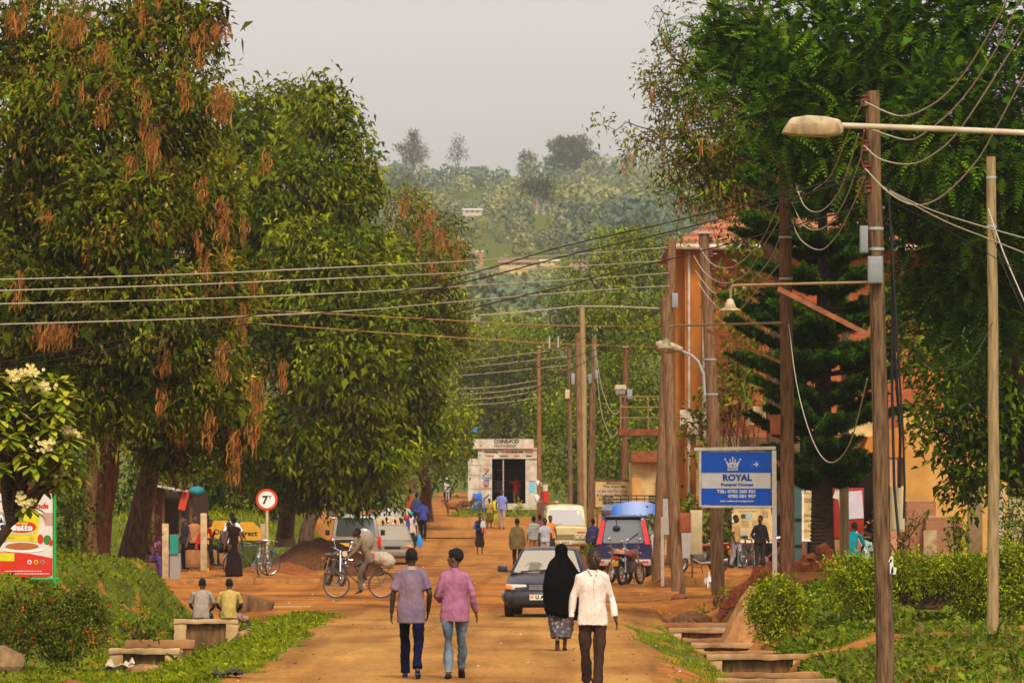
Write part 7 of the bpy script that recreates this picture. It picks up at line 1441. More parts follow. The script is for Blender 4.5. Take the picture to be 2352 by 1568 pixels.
# ---------------- people and animals ----------------
SKIN = flat('dark_brown_skin', (.055, .026, .014), .55); SKIN2 = flat('brown_skin', (.13, .06, .03), .55); HAIR = flat('black_hair', (.010, .009, .008), .9)
def cloth(name, c, c2=None, **k): return mat(name, c, c2 or tuple(v * .82 for v in c), .9, k.pop('scale', 14), k.pop('bump', .15), spec=.04, **k)
def V3(p): return Vector(p)
def person(label, loc, rz, h=1.75, J=None, top=('shirt', None), bot=('trousers', None), sleeve='short', hair='short', skin=None, yaw=0, pitch=0, voxel=.014, shoes=None, fat=1.0, extra=None, headm=None, fingers=True, eyes=False, hem=.86, belly=1.0, collar=None, roll=0, grip=False, wr=.02, foot=None):
    """front faces -y; J overrides joints (metres for a 1.75 m figure)"""
    skin = skin or SKIN; t = thing('person', label, 'person', loc, rz); K = h / 1.75; t.scale = (K, K, K)
    j = dict(head=(0, -.015, 1.615), neck=(0, .005, 1.475), chest=(0, 0, 1.30), waist=(0, 0, 1.07), pelvis=(0, 0, .94), sa=(-.156, 0, 1.382), sb=(.156, 0, 1.382), ea=(-.232, .03, 1.12), eb=(.232, .03, 1.12), wa=(-.245, -.05, .87), wb=(.245, -.05, .87),
             ha=(-.088, 0, .92), hb=(.088, 0, .92), ka=(-.10, -.01, .50), kb=(.10, -.01, .50), aa=(-.105, .02, .085), ab=(.105, .02, .085), ta=None, tb=None)
    j.update(J or {}); j = {k: (V3(v) if v is not None else None) for k, v in j.items()}
    side = (j['sb'] - j['sa']).normalized(); hside = (j['hb'] - j['ha']).normalized(); f = fat
    # --- body: one continuous skin
    mb = MB(); HM = Matrix.Translation(j['head']) @ Matrix.Rotation(yaw, 4, 'Z') @ Matrix.Rotation(pitch, 4, 'X') @ Matrix.Rotation(roll, 4, 'Y'); mb.M = HM
    mb.ell((0, .012, .03), (.076, .096, .105), skin, 18, 12); mb.ell((0, -.03, -.045), (.058, .066, .075), skin, 14, 10); mb.ell((0, -.05, -.085), (.036, .034, .03), skin, 10, 8)
    mb.tube([(0, -.088, .03), (0, -.108, -.018), (0, -.095, -.03)], [(.012, .012), (.020, .016), (.017, .010)], skin, 8, side=(1, 0, 0)); mb.ell((0, -.086, -.060), (.026, .014, .013), skin, 10, 6); mb.ell((0, -.082, .034), (.050, .014, .012), skin, 12, 6)
    for q in (-1, 1): mb.ell((q * .078, .012, .0), (.012, .024, .034), skin, 8, 6); mb.ell((q * .04, -.055, -.02), (.024, .024, .022), skin, 8, 6)
    mb.M = Matrix()
    up = (j['head'] - j['neck']).normalized(); mb.tube([j['neck'] - up * .06, j['neck'], j['head'] - up * .03 + Vector((0, .02, 0))], [.062, .052, .050], skin, 12)
    mb.tube([j['pelvis'], j['waist'], j['chest'], j['neck'] - up * .03], [(.15, .10), (.13 * f, .09 * f), (.155, .10), (.06, .055)], skin, 16, side=side)
    for a in 'ab':
        s_, e, w_ = j['s' + a], j['e' + a], j['w' + a]; mb.tube([j['chest'].lerp(s_, .55) + Vector((0, 0, .04)), s_, s_.lerp(e, .4), e, e.lerp(w_, .3), w_], [.040, .044, .043, .038, .039, .026], skin, 10)
        d = (w_ - e).normalized(); fw = Vector((0, -1, 0)); fw = (fw - d * fw.dot(d)); fw = fw.normalized() if fw.length > .1 else Vector((0, 0, 1)); out = d.cross(fw) * (1 if a == 'a' else -1)
        if out.dot(side * (-1 if a == 'a' else 1)) < 0: out = -out
        # palm faces the thigh: its width runs along fw
        mb.tube([w_ - d * .015, w_ + d * .03, w_ + d * .085], [(.026, .020), (.038, .016), (.040, .014)], skin, 10, side=fw)
        if fingers:
            for i, (u, l) in enumerate(((.030, .072), (.010, .082), (-.010, .076), (-.029, .060))):
                b0 = w_ + d * .078 + fw * u; cu = .35 if not grip else 1.1; m1 = b0 + (d * math.cos(cu * .5) - out * math.sin(cu * .5)) * l * .5; m2 = m1 + (d * math.cos(cu * 1.4) - out * math.sin(cu * 1.4)) * l * .5
                mb.tube([b0 - d * .02, b0, m1, m2], [.0105, .0105, .0095, .0075], skin, 7)
            b0 = w_ + d * .022 + fw * .03; mb.tube([b0, b0 + d * .03 + fw * .024 - out * .008, b0 + d * .062 + fw * .028 - out * .018], [.013, .0115, .009], skin, 7)
        hh, k, an = j['h' + a], j['k' + a], j['a' + a]; mb.tube([hh + Vector((0, 0, .05)), hh - (hh - k) * .12, k.lerp(hh, .35), k, k.lerp(an, .3), an.lerp(k, .25), an], [.080, .078, .060, .045, .047, .036, .033], skin, 12)
        td = j['t' + a] if j['t' + a] is not None else Vector((.03 if a == 'b' else -.03, -1, -.12)); td = td.normalized(); heel = an - td * .05 - Vector((0, 0, .045)) if abs(td.z) < .6 else an - td * .05
        fm = skin; mb.tube([heel, an - Vector((0, 0, .035)) + td * .03, an + td * .10 - Vector((0, 0, .05)), an + td * .17 - Vector((0, 0, .062))], [(.030, .034), (.036, .042), (.042, .024), (.034, .014)], fm, 10, side=td.cross(Vector((0, 0, 1))) if abs(td.z) < .9 else side)
    body = remeshed(mb, 'body', voxel, t, skin, smooth_it=1)
    # --- clothes
    def top_cloth(m, hz, sl, loose=1.0):
        mb = MB(); pv, wa, ch, nk = j['pelvis'], j['waist'], j['chest'], j['neck']; dn = (pv - wa).normalized(); low = pv + dn * (.94 - hz)
        mb.tube([low, pv, wa, wa.lerp(ch, .5), ch, ch.lerp(nk, .55), nk - up * .035, nk + up * .012], [(.196 * f * loose, .135 * f * belly), (.188 * f * loose, .134 * f * belly), (.166 * f * loose, .118 * f * belly), (.168 * f, .118 * f), (.172, .120), (.140, .098), (.088, .078), (.062, .064)], m, 22, side=side)
        n0 = nk - up * .045; mb.tube([j['sa'] + Vector((0, 0, -.004)), j['sa'].lerp(n0, .45) + Vector((0, 0, .004)), n0, j['sb'].lerp(n0, .45) + Vector((0, 0, .004)), j['sb'] + Vector((0, 0, -.004))], [.058, .060, .066, .060, .058], m, 14)
        for a in 'ab':
            s_, e, w_ = j['s' + a], j['e' + a], j['w' + a]; ins = ch.lerp(s_, .62) + Vector((0, 0, .022))
            if sl == 'short': mb.tube([ins, s_ + Vector((0, 0, .004)), s_.lerp(e, .45), s_.lerp(e, .78)], [.050, .060, .060, .065], m, 14)
            elif sl == 'long': mb.tube([ins, s_ + Vector((0, 0, .004)), s_.lerp(e, .5), e, e.lerp(w_, .35), e.lerp(w_, .92)], [.050, .060, .055, .050, .046, .039], m, 14)
            elif sl == 'cap': mb.tube([ins, s_, s_.lerp(e, .18)], [.058, .058, .052], m, 12)
        return remeshed(mb, 'shirt', voxel, t, m, wrinkle=wr, wscale=8)
    if top[1]: top_cloth(top[1], hem, sleeve, 1.0 if top[0] != 'jacket' else 1.1).name = top[0]
    if collar:
        mb = MB(); n_ = j['neck']; mb.lathe(n_ + Vector((0, -.002, .0)), [(.078, -.03), (.070, .018), (.064, .022), (.068, -.03)], collar, 18, 'z'); mb.build('collar', t)
    kind, m = bot
    if m:
        mb = MB(); pv, wa = j['pelvis'], j['waist']
        if kind in ('trousers', 'shorts'):
            mb.tube([pv.lerp(wa, .5), pv, (j['ha'] + j['hb']) / 2 - Vector((0, 0, .06))], [(.145 * f, .10 * f), (.155 * f, .112 * f), (.145, .105)], m, 18, side=hside)
            for a in 'ab':
                hh, k, an = j['h' + a], j['k' + a], j['a' + a]
                if kind == 'trousers': mb.tube([hh + Vector((0, 0, .04)), hh - (hh - k) * .15, hh.lerp(k, .6), k, k.lerp(an, .4), k.lerp(an, .75), k.lerp(an, 1.02)], [.084, .088, .078, .067, .063, .060, .060], m, 14)
                else: mb.tube([hh + Vector((0, 0, .04)), hh - (hh - k) * .15, hh.lerp(k, .7), k.lerp(hh, .06)], [.095, .10, .09, .088], m, 14)
        else:
            kn = (j['ka'] + j['kb']) / 2; an = (j['aa'] + j['ab']) / 2; z_end = {'skirt': .34, 'long_skirt': .21, 'dress': .03}[kind]; e = Vector((an.x, an.y, z_end)); sp = abs(j['ka'].x - j['kb'].x) * .5 + abs(j['ka'].y - j['kb'].y) * .25
            mb.tube([wa, pv, pv.lerp(kn, .45), kn, e], [(.135 * f, .10 * f), (.172 * f, .125 * f), (.17 * f, .13 * f), (.10 + sp + .03, .13), ((.15 if kind != 'dress' else .23) + sp * .3, .13 if kind != 'dress' else .2)], m, 20, side=hside)
        remeshed(mb, kind, voxel, t, m, wrinkle=wr * 1.5, wscale=9)
    if shoes:
        for a in 'ab':
            an = j['a' + a]; td = (j['t' + a] if j['t' + a] is not None else Vector((.03 if a == 'b' else -.03, -1, -.12))).normalized(); sd = td.cross(Vector((0, 0, 1))) if abs(td.z) < .9 else side; mb = MB()
            mb.tube([an - td * .075 - Vector((0, 0, .05)), an - td * .045 - Vector((0, 0, .035)), an + td * .03 - Vector((0, 0, .04)), an + td * .12 - Vector((0, 0, .058)), an + td * .20 - Vector((0, 0, .070))], [(.028, .026), (.040, .044), (.045, .046), (.050, .028), (.030, .014)], shoes, 12, side=sd); mb.build('shoe', t)
    if hair:
        mb = MB(); mb.M = HM; hm_ = headm or HAIR
        if hair == 'short': mb.ell((0, .022, .045), (.080, .098, .098), hm_, 18, 10)
        elif hair == 'afro': mb.ell((0, .024, .052), (.088, .104, .104), hm_, 18, 10); mb.ell((0, -.03, .085), (.068, .062, .056), hm_, 14, 8)
        elif hair == 'cap': mb.ell((0, .012, .06), (.086, .106, .08), hm_, 18, 10); mb.tube([(0, -.07, .075), (0, -.17, .062)], [(.075, .014), (.055, .008)], hm_, 10, side=(1, 0, 0))
        elif hair == 'bun': mb.ell((0, .024, .045), (.082, .1, .098), hm_, 18, 10); mb.ell((0, .1, .07), (.05, .05, .05), hm_, 12, 8)
        elif hair == 'wrap': mb.ell((0, .03, .055), (.09, .115, .10), hm_, 18, 10); mb.ell((0, .11, .05), (.05, .06, .055), hm_, 12, 8)
        mb.build('hair' if hair in ('short', 'afro', 'bun') else {'cap': 'cap', 'wrap': 'headscarf'}[hair], t)
    if eyes:
        for q in (-1, 1):
            mb = MB(); mb.M = HM; mb.ell((q * .031, -.079, .012), (.014, .008, .008), flat('eye_white', (.45, .38, .3)), 10, 6); mb.ell((q * .031, -.0855, .012), (.006, .004, .0065), HAIR, 8, 6); mb.build('eye', t)
        mb = MB(); mb.M = HM; mb.ell((0, -.094, -.060), (.026, .008, .005), flat('lip', (.09, .03, .022), .5), 10, 6); mb.build('mouth', t)
    t['J'] = 0; del t['J']
    return t, j
def walk(st, arm=.14, back=False, bend=.0):
    """st>0: b leg forward (-y)"""
    f = st; return dict(ka=(-.09, -.02 - .02 * abs(f) + f * .35, .50), kb=(.09, -.05 - f * .55, .515), aa=(-.085, f * 1.0 + .02, .10 + abs(f) * .22), ab=(.085, -f * 1.0, .085), ta=(-.05, -1, -.12 - abs(f) * 2.2), tb=(.06, -1, -.05),
                        wa=(-.25, -.06 - arm, .875), wb=(.25, -.02 + arm, .885), ea=(-.23, .0 - arm * .25, 1.13), eb=(.23, .04 + arm * .35, 1.13))
def spot(px, py, Y, dz=.012): return onground(px, py, Y, dz)
# --- the four walkers in front
PURP = mat('faded_purple_polo', (.13, .10, .17), (.22, .14, .17), .9, 4, .12, lo=.3, hi=.7); NAVY = cloth('navy_tracksuit', (.007, .008, .030)); TRIMC = cloth('pink_trim', (.42, .28, .28))
J = walk(.24, .06); J.update(head=(.0, -.02, 1.60), ea=(-.245, .05, 1.13), wa=(-.22, -.10, .885), eb=(.245, .02, 1.12), wb=(.265, -.03, .875))
t, j = person('person in faded purple polo shirt and navy track trousers walking away', spot(945, 1562, 76), R(180), 1.765, J, ('shirt', PURP), ('trousers', NAVY), 'short', 'short', SKIN, voxel=.010, collar=TRIMC, fat=1.02, hem=.74)
for a in 'ab': MB().tube([j['a' + a] + Vector((0, .075, -.08)), j['a' + a] + Vector((0, -.03, -.078)), j['a' + a] + Vector((0, -.17, -.08))], [(.035, .010), (.04, .012), (.035, .010)], flat('blue_rubber', (.02, .05, .35)), 10, side=(1, 0, 0)).build('sandal', t)
MB().lathe(j['wb'] + Vector((0, 0, .015)), [(.029, -.006), (.032, 0), (.029, .006)], TRIM, 12, 'z').build('bracelet', t)
MAUV = cloth('mauve_shirt', (.36, .15, .235), (.27, .105, .175), scale=8); JEAN = mat('faded_jeans', (.16, .21, .25), (.045, .065, .085), .9, 5, .15, stretch=(1, 1, .5), lo=.38, hi=.62)
J = walk(-.2, .10); J.update(wb=(.30, -.10, .90), eb=(.285, .06, 1.14), wa=(-.20, -.24, 1.02), ea=(-.27, .04, 1.13))
J.update(wa=(-.285, -.08, .885), ea=(-.24, .05, 1.13), wb=(.2, -.26, 1.05), eb=(.25, .03, 1.13))
t, j = person('person in mauve long-sleeved shirt and faded jeans looking left while walking', spot(1045, 1562, 76), R(180), 1.735, J, ('shirt', MAUV), ('trousers', JEAN), 'long', 'afro', SKIN2, yaw=R(62), voxel=.010, collar=MAUV, shoes=cloth('dark_brown_shoe', (.05, .035, .02)), eyes=True, hem=.77)
WHT = mat('pinkish_white_shirt', (.76, .66, .57), (.64, .54, .46), .85, 7, .15, lo=.35, hi=.6); DKT = cloth('dark_brown_trousers', (.05, .028, .02), scale=9)
J = walk(.2, .03); J.update(head=(.02, -.02, 1.61), wb=(.275, -.08, .88), eb=(.24, .04, 1.13), wa=(-.255, .02, .87), ea=(-.235, .06, 1.13), ab=(.04, -.12, .085), kb=(.07, -.08, .51), aa=(-.05, .14, .12))
t, j = person('person in pinkish white long-sleeved shirt and dark trousers walking towards us', spot(1361, 1592, 71.5), R(8), 1.80, J, ('shirt', WHT), ('trousers', DKT), 'long', 'short', SKIN, yaw=R(10), voxel=.010, shoes=BLACK, eyes=True, headm=flat('grey_stubble_hair', (.03, .022, .018), .9), hem=.80, belly=1.06)
mb = MB()
for q in (-1, 1): mb.tube([(q * .062, .03, 1.468), (q * .066, -.03, 1.468), (q * .042, -.080, 1.452), (q * .030, -.104, 1.415)], [(.008, .022), (.008, .022), (.009, .024), (.010, .012)], WHT, 8, side=(1, 0, 0))
mb.build('collar', t, smooth=False); mb = MB(); mb.tube([(.005, -.130, 1.38), (.004, -.135, 1.2), (0, -.135, 1.0), (-.005, -.136, .84)], [(.012, .006)] * 4, WHT, 8, side=(1, 0, 0))
for z in (1.34, 1.24, 1.14, 1.04, .94): mb.ell((.004, -.143, z), (.007, .004, .007), flat('button', (.5, .42, .34)), 8, 5)
mb.build('placket', t)
HIJ = mat('black_veil_cloth', (.003, .003, .0035), (.006, .0055, .006), 1.0, 5, .2, spec=.02); 
def floral():
    m, t, b = nodes_of('grey_floral_print'); b.inputs['Roughness'].default_value = .9; tc = t.nodes.new('ShaderNodeTexCoord'); vo = t.nodes.new('ShaderNodeTexVoronoi'); vo.inputs['Scale'].default_value = 16; r = t.nodes.new('ShaderNodeValToRGB'); e = r.color_ramp.elements
    e[0].color = (.42, .38, .36, 1); e[1].position = .55; e[1].color = (.06, .05, .055, 1); e.new(.3).color = (.18, .15, .16, 1); t.links.new(tc.outputs['Object'], vo.inputs[0]); t.links.new(vo.outputs['Distance'], r.inputs[0]); t.links.new(r.outputs[0], b.inputs['Base Color']); return m
J = walk(-.16, .03); J.update(aa=(-.05, -.10, .085), ka=(-.08, -.05, .5), ab=(.07, .12, .15), kb=(.09, -.02, .49), tb=(0, -.45, -1))
t, j = person('person in long black veil over a grey patterned skirt walking away', spot(1290, 1484, 88), R(180), 1.66, J, (None, None), ('long_skirt', floral()), 'long', None, SKIN2, voxel=.012, shoes=None)
mb = MB(); mb.ell((0, .0, 1.64), (.105, .13, .125), HIJ, 18, 10); mb.tube([(0, 0, 1.66), (0, .01, 1.55), (0, .01, 1.44), (0, .01, 1.30), (0, .01, 1.05), (.02, .01, .80), (.05, .01, .62), (.06, .01, .56)], [(.09, .11), (.11, .125), (.20, .15), (.28, .19), (.31, .22), (.30, .22), (.25, .2), (.18, .16)], HIJ, 24, side=(1, 0, 0)); mb.tube([(-.22, -.02, 1.0), (-.25, -.02, .75), (-.24, -.02, .5)], [.1, .1, .06], HIJ, 12); mb.tube([(.2, .0, .9), (.2, .0, .6)], [.12, .07], HIJ, 12)
remeshed(mb, 'veil', .012, t, HIJ, .022, 6)
for a in 'ab': MB().tube([j['a' + a] + Vector((0, .06, -.08)), j['a' + a] + Vector((0, -.15, -.08))] if a == 'a' else [j['ab'] + Vector((0, .05, .02)), j['ab'] + Vector((0, -.05, -.18))], [(.035, .012), (.03, .012)], BLACK, 10, side=(1, 0, 0)).build('sandal', t)
# --- cyclist
KHA = cloth('khaki_grey_shirt', (.20, .145, .085)); KTR = cloth('brown_grey_trousers', (.15, .10, .075))
J = dict(head=(0, -.10, 1.70), neck=(0, -.01, 1.56), chest=(0, .06, 1.40), waist=(0, .17, 1.17), pelvis=(0, .23, 1.05), sa=(-.17, .02, 1.48), sb=(.17, .02, 1.48), ea=(-.25, -.12, 1.22), eb=(.25, -.14, 1.22), wa=(-.27, -.36, 1.02), wb=(.27, -.36, 1.02),
         ha=(-.09, .22, 1.02), hb=(.09, .22, 1.02), ka=(-.11, -.12, .84), kb=(.11, .0, .62), aa=(-.11, .14, .55), ab=(.11, .02, .22), ta=(0, -1, -.1), tb=(0, -1, -.3))
person('person in khaki shirt riding the old bicycle across the street', bk_loc + Vector((0, 0, .0)), R(-90), 1.70, J, ('shirt', KHA), ('trousers', KTR), 'long', 'short', SKIN, pitch=R(-14), voxel=.013, hem=.80, grip=True)
mb = MB(); mb.ell((0, .62, .98), (.24, .27, .19), flat('x', (1, 1, 1))); mb.ell((0, .5, 1.06), (.14, .14, .14), flat('x', (1, 1, 1))); mb.ell((.02, .75, .92), (.2, .15, .16), flat('x', (1, 1, 1))); SK = mat('white_sack_cloth', (.50, .44, .34), (.34, .27, .18), .9, 5, .3)
t = remeshed(mb, 'sack', .02, None, SK, .05, 6); t.location = bk_loc; t.rotation_euler = (0, 0, R(-90)); tag(t, 'bulging off-white sack tied on the bicycle carrier', 'sack')
# --- two men sitting on the culvert wall, seen from behind
def sitJ(lean=.0, tw=0): return dict(head=(0, -.17 - lean, 1.27), neck=(0, -.10 - lean, 1.13), chest=(0, -.03 - lean * .5, .97), waist=(0, .05, .74), pelvis=(0, .06, .60), sa=(-.185, -.09 - lean, 1.06), sb=(.185, -.09 - lean, 1.06), ea=(-.27, -.14 - lean, .80), eb=(.27, -.14 - lean, .80), wa=(-.16, -.36, .68), wb=(.16, -.36, .68),
    ha=(-.10, .03, .57), hb=(.10, .03, .57), ka=(-.16, -.40, .60), kb=(.16, -.40, .60), aa=(-.15, -.45, .14), ab=(.15, -.45, .14), ta=(0, -1, -.1), tb=(0, -1, -.1))
GT = cloth('grey_tee', (.33, .265, .215)); YT = cloth('yellow_tee', (.46, .33, .09)); SH = mat('dark_red_print_shorts', (.16, .05, .05), (.34, .22, .17), .9, 30, .1, lo=.5, hi=.56)
seat_z = at(0, 1421, 123).z - .50
p1 = Vector((at(462, 0, 123).x, 123.02, seat_z)); p2 = Vector((at(526, 0, 123).x, 123.0, seat_z))
person('person in grey T-shirt sitting on the culvert wall with back turned', p1, R(176), 1.72, sitJ(.05), ('shirt', GT), ('trousers', cloth('blue_grey_jeans', (.07, .09, .12))), 'short', 'short', SKIN, pitch=R(8), voxel=.012, hem=.86)
J = sitJ(.02); J.update(ha=(-.10, .03, .57), ka=(-.42, -.12, .50), aa=(-.50, .02, .06), ta=(-.3, -1, 0))
person('person in yellow T-shirt and patterned shorts sitting on the culvert wall', p2, R(180), 1.72, J, ('shirt', YT), ('shorts', SH), 'short', 'short', SKIN, pitch=R(-6), voxel=.012, hem=.86)
# --- people by the stall on the left
BRD = cloth('dark_brown_dress', (.022, .012, .009)); J = dict(wa=(-.25, -.12, .86), wb=(.27, .02, .87))
t, j = person('person in a long black-brown sleeveless dress with back turned', spot(537, 1327, 162.5), R(184), 1.72, J, ('bodice', BRD), ('dress', BRD), 'cap', 'bun', SKIN2, voxel=.016, fat=.84, hem=.95, fingers=True)
WT = cloth('bright_white_shirt', (.75, .75, .78)); person('person in bright white shirt half hidden behind the long black dress', spot(533, 1310, 167), R(170), 1.78, dict(wa=(-.32, -.25, 1.0), ea=(-.30, -.02, 1.12)), ('shirt', WT), ('trousers', DKT), 'short', 'short', SKIN, voxel=.018)
RT_ = cloth('bright_red_tee', (.55, .035, .02)); BT = cloth('black_trousers', (.014, .013, .013))
J = sitJ(.08); J.update(wb=(.12, -.34, .98), eb=(.28, -.2, .84), wa=(.02, -.36, .84)); Yr = 160.6; g = at(463, 1270, Yr); g.z = at(0, 1268, Yr).z - .42
person('person in bright red T-shirt and black trousers sitting side on by the bank', g, R(62), 1.72, J, ('shirt', RT_), ('trousers', BT), 'short', 'short', SKIN, voxel=.015, shoes=BLACK)
o = Vector((g.x, Yr, g.z)); mb = MB(); mb.box((0, 0, .24), (.9, .5, .5), mat('earth_block', (.35, .16, .06), (.2, .09, .03), .95)); tag(mb.build('seat_block', None, o, bevel=.04), 'rough earth-coloured block the person in red sits on', 'block')
J = sitJ(.1); g2 = at(512, 1275, 164); g2.z = at(0, 1272, 164).z - .42
person('person in dark clothes seated between the red shirt and the long dress', g2, R(50), 1.68, J, ('shirt', cloth('grey_dark_shirt', (.08, .065, .055))), ('trousers', BT), 'long', 'short', SKIN, voxel=.018, shoes=BLACK)
mb = MB(); mb.box((0, 0, .22), (.7, .5, .46), mat('earth_block', (.35, .16, .06))); tag(mb.build('seat_block', None, g2 + Vector((0, 0, 0)), bevel=.04), 'dark low block the person in dark clothes sits on', 'block')
g3 = onground(358, 1310, 163); tag(MB().box((0, 0, .22), (.6, .5, .48), BROWN).build('seat_block', None, g3.copy(), bevel=.03), 'low brown block under the person in purple', 'block')
person('person in purple with orange sleeves crouching left of the pale stub post', g3, R(40), 1.65, sitJ(.15), ('shirt', cloth('purple_blue_top', (.09, .05, .30), (.30, .09, .05), scale=5)), ('trousers', cloth('purple_wrap', (.07, .05, .2))), 'long', 'short', SKIN2, voxel=.018)
for lab, px, Y, c, rz, h in (('shadowed person with tan top standing inside the stall', 447, 174, (.42, .18, .07), 20, 1.7), ('shadowed person in dark jacket at the stall', 425, 172, (.03, .03, .035), -60, 1.7), ('person in black standing in the shade right of the stall', 475, 175, (.015, .015, .018), 150, 1.72)):
    person(lab, spot(px, 1310, Y), R(rz), h, dict(wa=(-.2, -.25, 1.0)), ('shirt', cloth('stall_shirt_%d' % px, c)), ('trousers', BT), 'short', 'short', SKIN2, voxel=.02)
# amber caution boards by the bicycles
for px, lab, tx in ((568, 'amber roadside board with cut corners right of the long dress', 'Direct'), (507, 'amber roadside board left of the long dress', 'Driv')):
    o = onground(px, 1320, 170); t = thing('sign_board', lab, 'sign', o); mb = MB(); mb.prism([(-.42, 1.0), (-.42, 1.32), (-.18, 1.55), (.18, 1.55), (.42, 1.32), (.42, 1.0)], -.02, .02, flat('amber_paint', (.58, .30, .02))); mb.build('board', t, smooth=False); mb = MB(); mb.text(tx, (0, -.025, 1.2), .16, LETT, bold=.006); mb.build('lettering', t, smooth=False)
    for x in (-.38, .38): MB().box((x, .03, .5), (.05, .05, 1.04), flat('amber_paint', (.58, .30, .02))).build('leg', t, smooth=False)
# --- middle distance
def simple(label, px, py, Y, rz, top, bot, sl='short', hair='short', h=1.72, J=None, kind='trousers', skin=None, **k):
    return person(label, spot(px, py, Y), R(rz), h, J, ('shirt', top) if top else (None, None), (kind, bot), sl, hair, skin or SKIN, voxel=k.pop('voxel', .02), **k)
def check(name, c1, c2, sc_):
    m, t, b = nodes_of(name); b.inputs['Roughness'].default_value = .9; tc = t.nodes.new('ShaderNodeTexCoord'); o_ = None; mix = t.nodes.new('ShaderNodeMix'); mix.data_type = 'RGBA'; mix.inputs[6].default_value = (*c1, 1); mix.inputs[7].default_value = (*c2, 1); mx = t.nodes.new('ShaderNodeMath'); mx.operation = 'MAXIMUM'
    for i, d in enumerate('XZ'):
        w_ = t.nodes.new('ShaderNodeTexWave'); w_.bands_direction = d; w_.inputs['Scale'].default_value = sc_; r = t.nodes.new('ShaderNodeMapRange'); r.inputs[1].default_value = .8; r.inputs[2].default_value = .9; t.links.new(tc.outputs['Object'], w_.inputs[0]); t.links.new(w_.outputs['Fac'], r.inputs[0]); t.links.new(r.outputs[0], mx.inputs[i])
    t.links.new(mx.outputs[0], mix.inputs[0]); t.links.new(mix.outputs[2], b.inputs['Base Color']); return m
simple('person in olive-brown suit jacket walking away behind the blue car', 1188, 1312, 190, 180, cloth('olive_jacket', (.16, .115, .045)), DKT, 'long', h=1.74, J=walk(.08, .02), hem=.70, fat=1.22, voxel=.016)
simple('person in pale checked short-sleeved shirt facing us', 1252, 1290, 205, 0, check('pale_check', (.52, .55, .58), (.2, .22, .26), 5), cloth('pink_beige_trousers', (.42, .3, .22)), J=walk(.08, .05), h=1.70)
simple('person in dark green plaid shirt and tan trousers with back turned', 1226, 1285, 208, 195, check('green_plaid', (.12, .17, .15), (.42, .42, .36), 6), cloth('tan_trousers', (.36, .19, .06)), 'long', J=walk(-.06, .03), h=1.76)
simple('person in orange blouse in front of the cream van', 1264, 1275, 213, 20, cloth('orange_blouse', (.75, .22, .03)), cloth('dark_skirt', (.04, .03, .03)), 'cap', 'bun', 1.70, kind='skirt', skin=SKIN2)
simple('person in maroon top partly hidden behind the plaid shirt', 1240, 1262, 220, 180, cloth('maroon_print', (.2, .06, .09)), cloth('dark_skirt', (.04, .03, .03)), 'short', 'short', 1.65, kind='skirt')
DBL = cloth('black_and_blue_top', (.015, .015, .02), (.02, .10, .45), scale=4, lo=.4, hi=.55)
t, j = simple('person in black and blue holding a baby on the open street', 1102, 1273, 224, 12, DBL, cloth('dark_print_skirt', (.035, .02, .015)), 'long', 'short', 1.62, dict(wa=(-.02, -.24, 1.06), ea=(-.25, -.10, 1.12), wb=(.16, -.24, 1.12), eb=(.27, -.10, 1.14)), 'skirt', SKIN2)
bl = spot(1102, 1273, 224) + Vector((.13, -.30, .72)); person('baby in pale grey top and orange trousers carried in arms', bl, R(20), .72, dict(ka=(-.14, -.28, .70), kb=(.14, -.28, .70), aa=(-.16, -.30, .36), ab=(.16, -.30, .36), head=(0, -.02, 1.70)), ('shirt', cloth('pale_grey_top', (.5, .5, .52))), ('trousers', cloth('orange_baby_trousers', (.6, .14, .03))), 'long', 'short', SKIN2, voxel=.03, fat=1.3)
YJ = flat('yellow_plastic', (.68, .55, .015), .45)
def jerry(label, loc, rz):
    t = thing('jerrycan', label, 'jerrycan', loc, rz); mb = MB(); mb.prism([(-.15, 0), (-.15, .34), (-.05, .44), (.15, .44), (.15, 0)], -.12, .12, YJ); mb.build('body', t, bevel=.03); mb = MB(); mb.tube([(-.02, 0, .44), (.0, 0, .50), (.13, 0, .50), (.14, 0, .44)], .02, YJ, 6); mb.build('handle', t); MB().tube([(-.1, 0, .38), (-.13, 0, .45)], .03, YJ, 8).build('cap', t)
gp = spot(1124, 1200, 256); person('child in yellow-brown carrying yellow jerrycans to the left of the kiosk door', gp, R(10), 1.35, walk(.08, .02), ('shirt', cloth('yellow_brown_top', (.35, .24, .04))), ('skirt', cloth('olive_skirt', (.12, .09, .03))), 'short', 'short', SKIN, voxel=.022)
jerry('yellow jerrycan hanging low from the carrying child', gp + Vector((.36, -.1, .18)), 0); jerry('yellow jerrycan held higher beside the blue shirt', gp + Vector((.28, .25, .78)), .4)
simple('person in light blue shirt and beige trousers outside the kiosk', 1152, 1208, 255, 5, cloth('light_blue_shirt', (.19, .23, .52)), cloth('beige_trousers', (.34, .27, .17)), 'short', h=1.78, J=walk(.1, .03))
simple('person in red shirt standing inside the kiosk door', 1186, 1168, 271.3, 200, RT_, cloth('dull_green_trousers', (.16, .15, .06)), 'short', h=1.7, J=dict(wb=(.5, -.2, 1.3), eb=(.4, -.05, 1.38)))
simple('person in shadow at the left inside the kiosk', 1145, 1168, 271.6, 30, cloth('grey_shadow_shirt', (.10, .09, .09)), BT, h=1.68)
simple('person in tan cap and dark shirt walking behind the cream van', 1278, 1215, 240, -80, cloth('dusky_shirt', (.10, .06, .05)), BT, 'short', 'cap', 1.78, walk(.15, .1), headm=flat('tan_cap', (.5, .3, .1)))
simple('person in violet-blue jacket beside the cream van pole', 1362, 1275, 203, 170, cloth('violet_jacket', (.06, .05, .14)), BT, 'long', h=1.72)
WSH = cloth('cream_blouse', (.62, .52, .36))
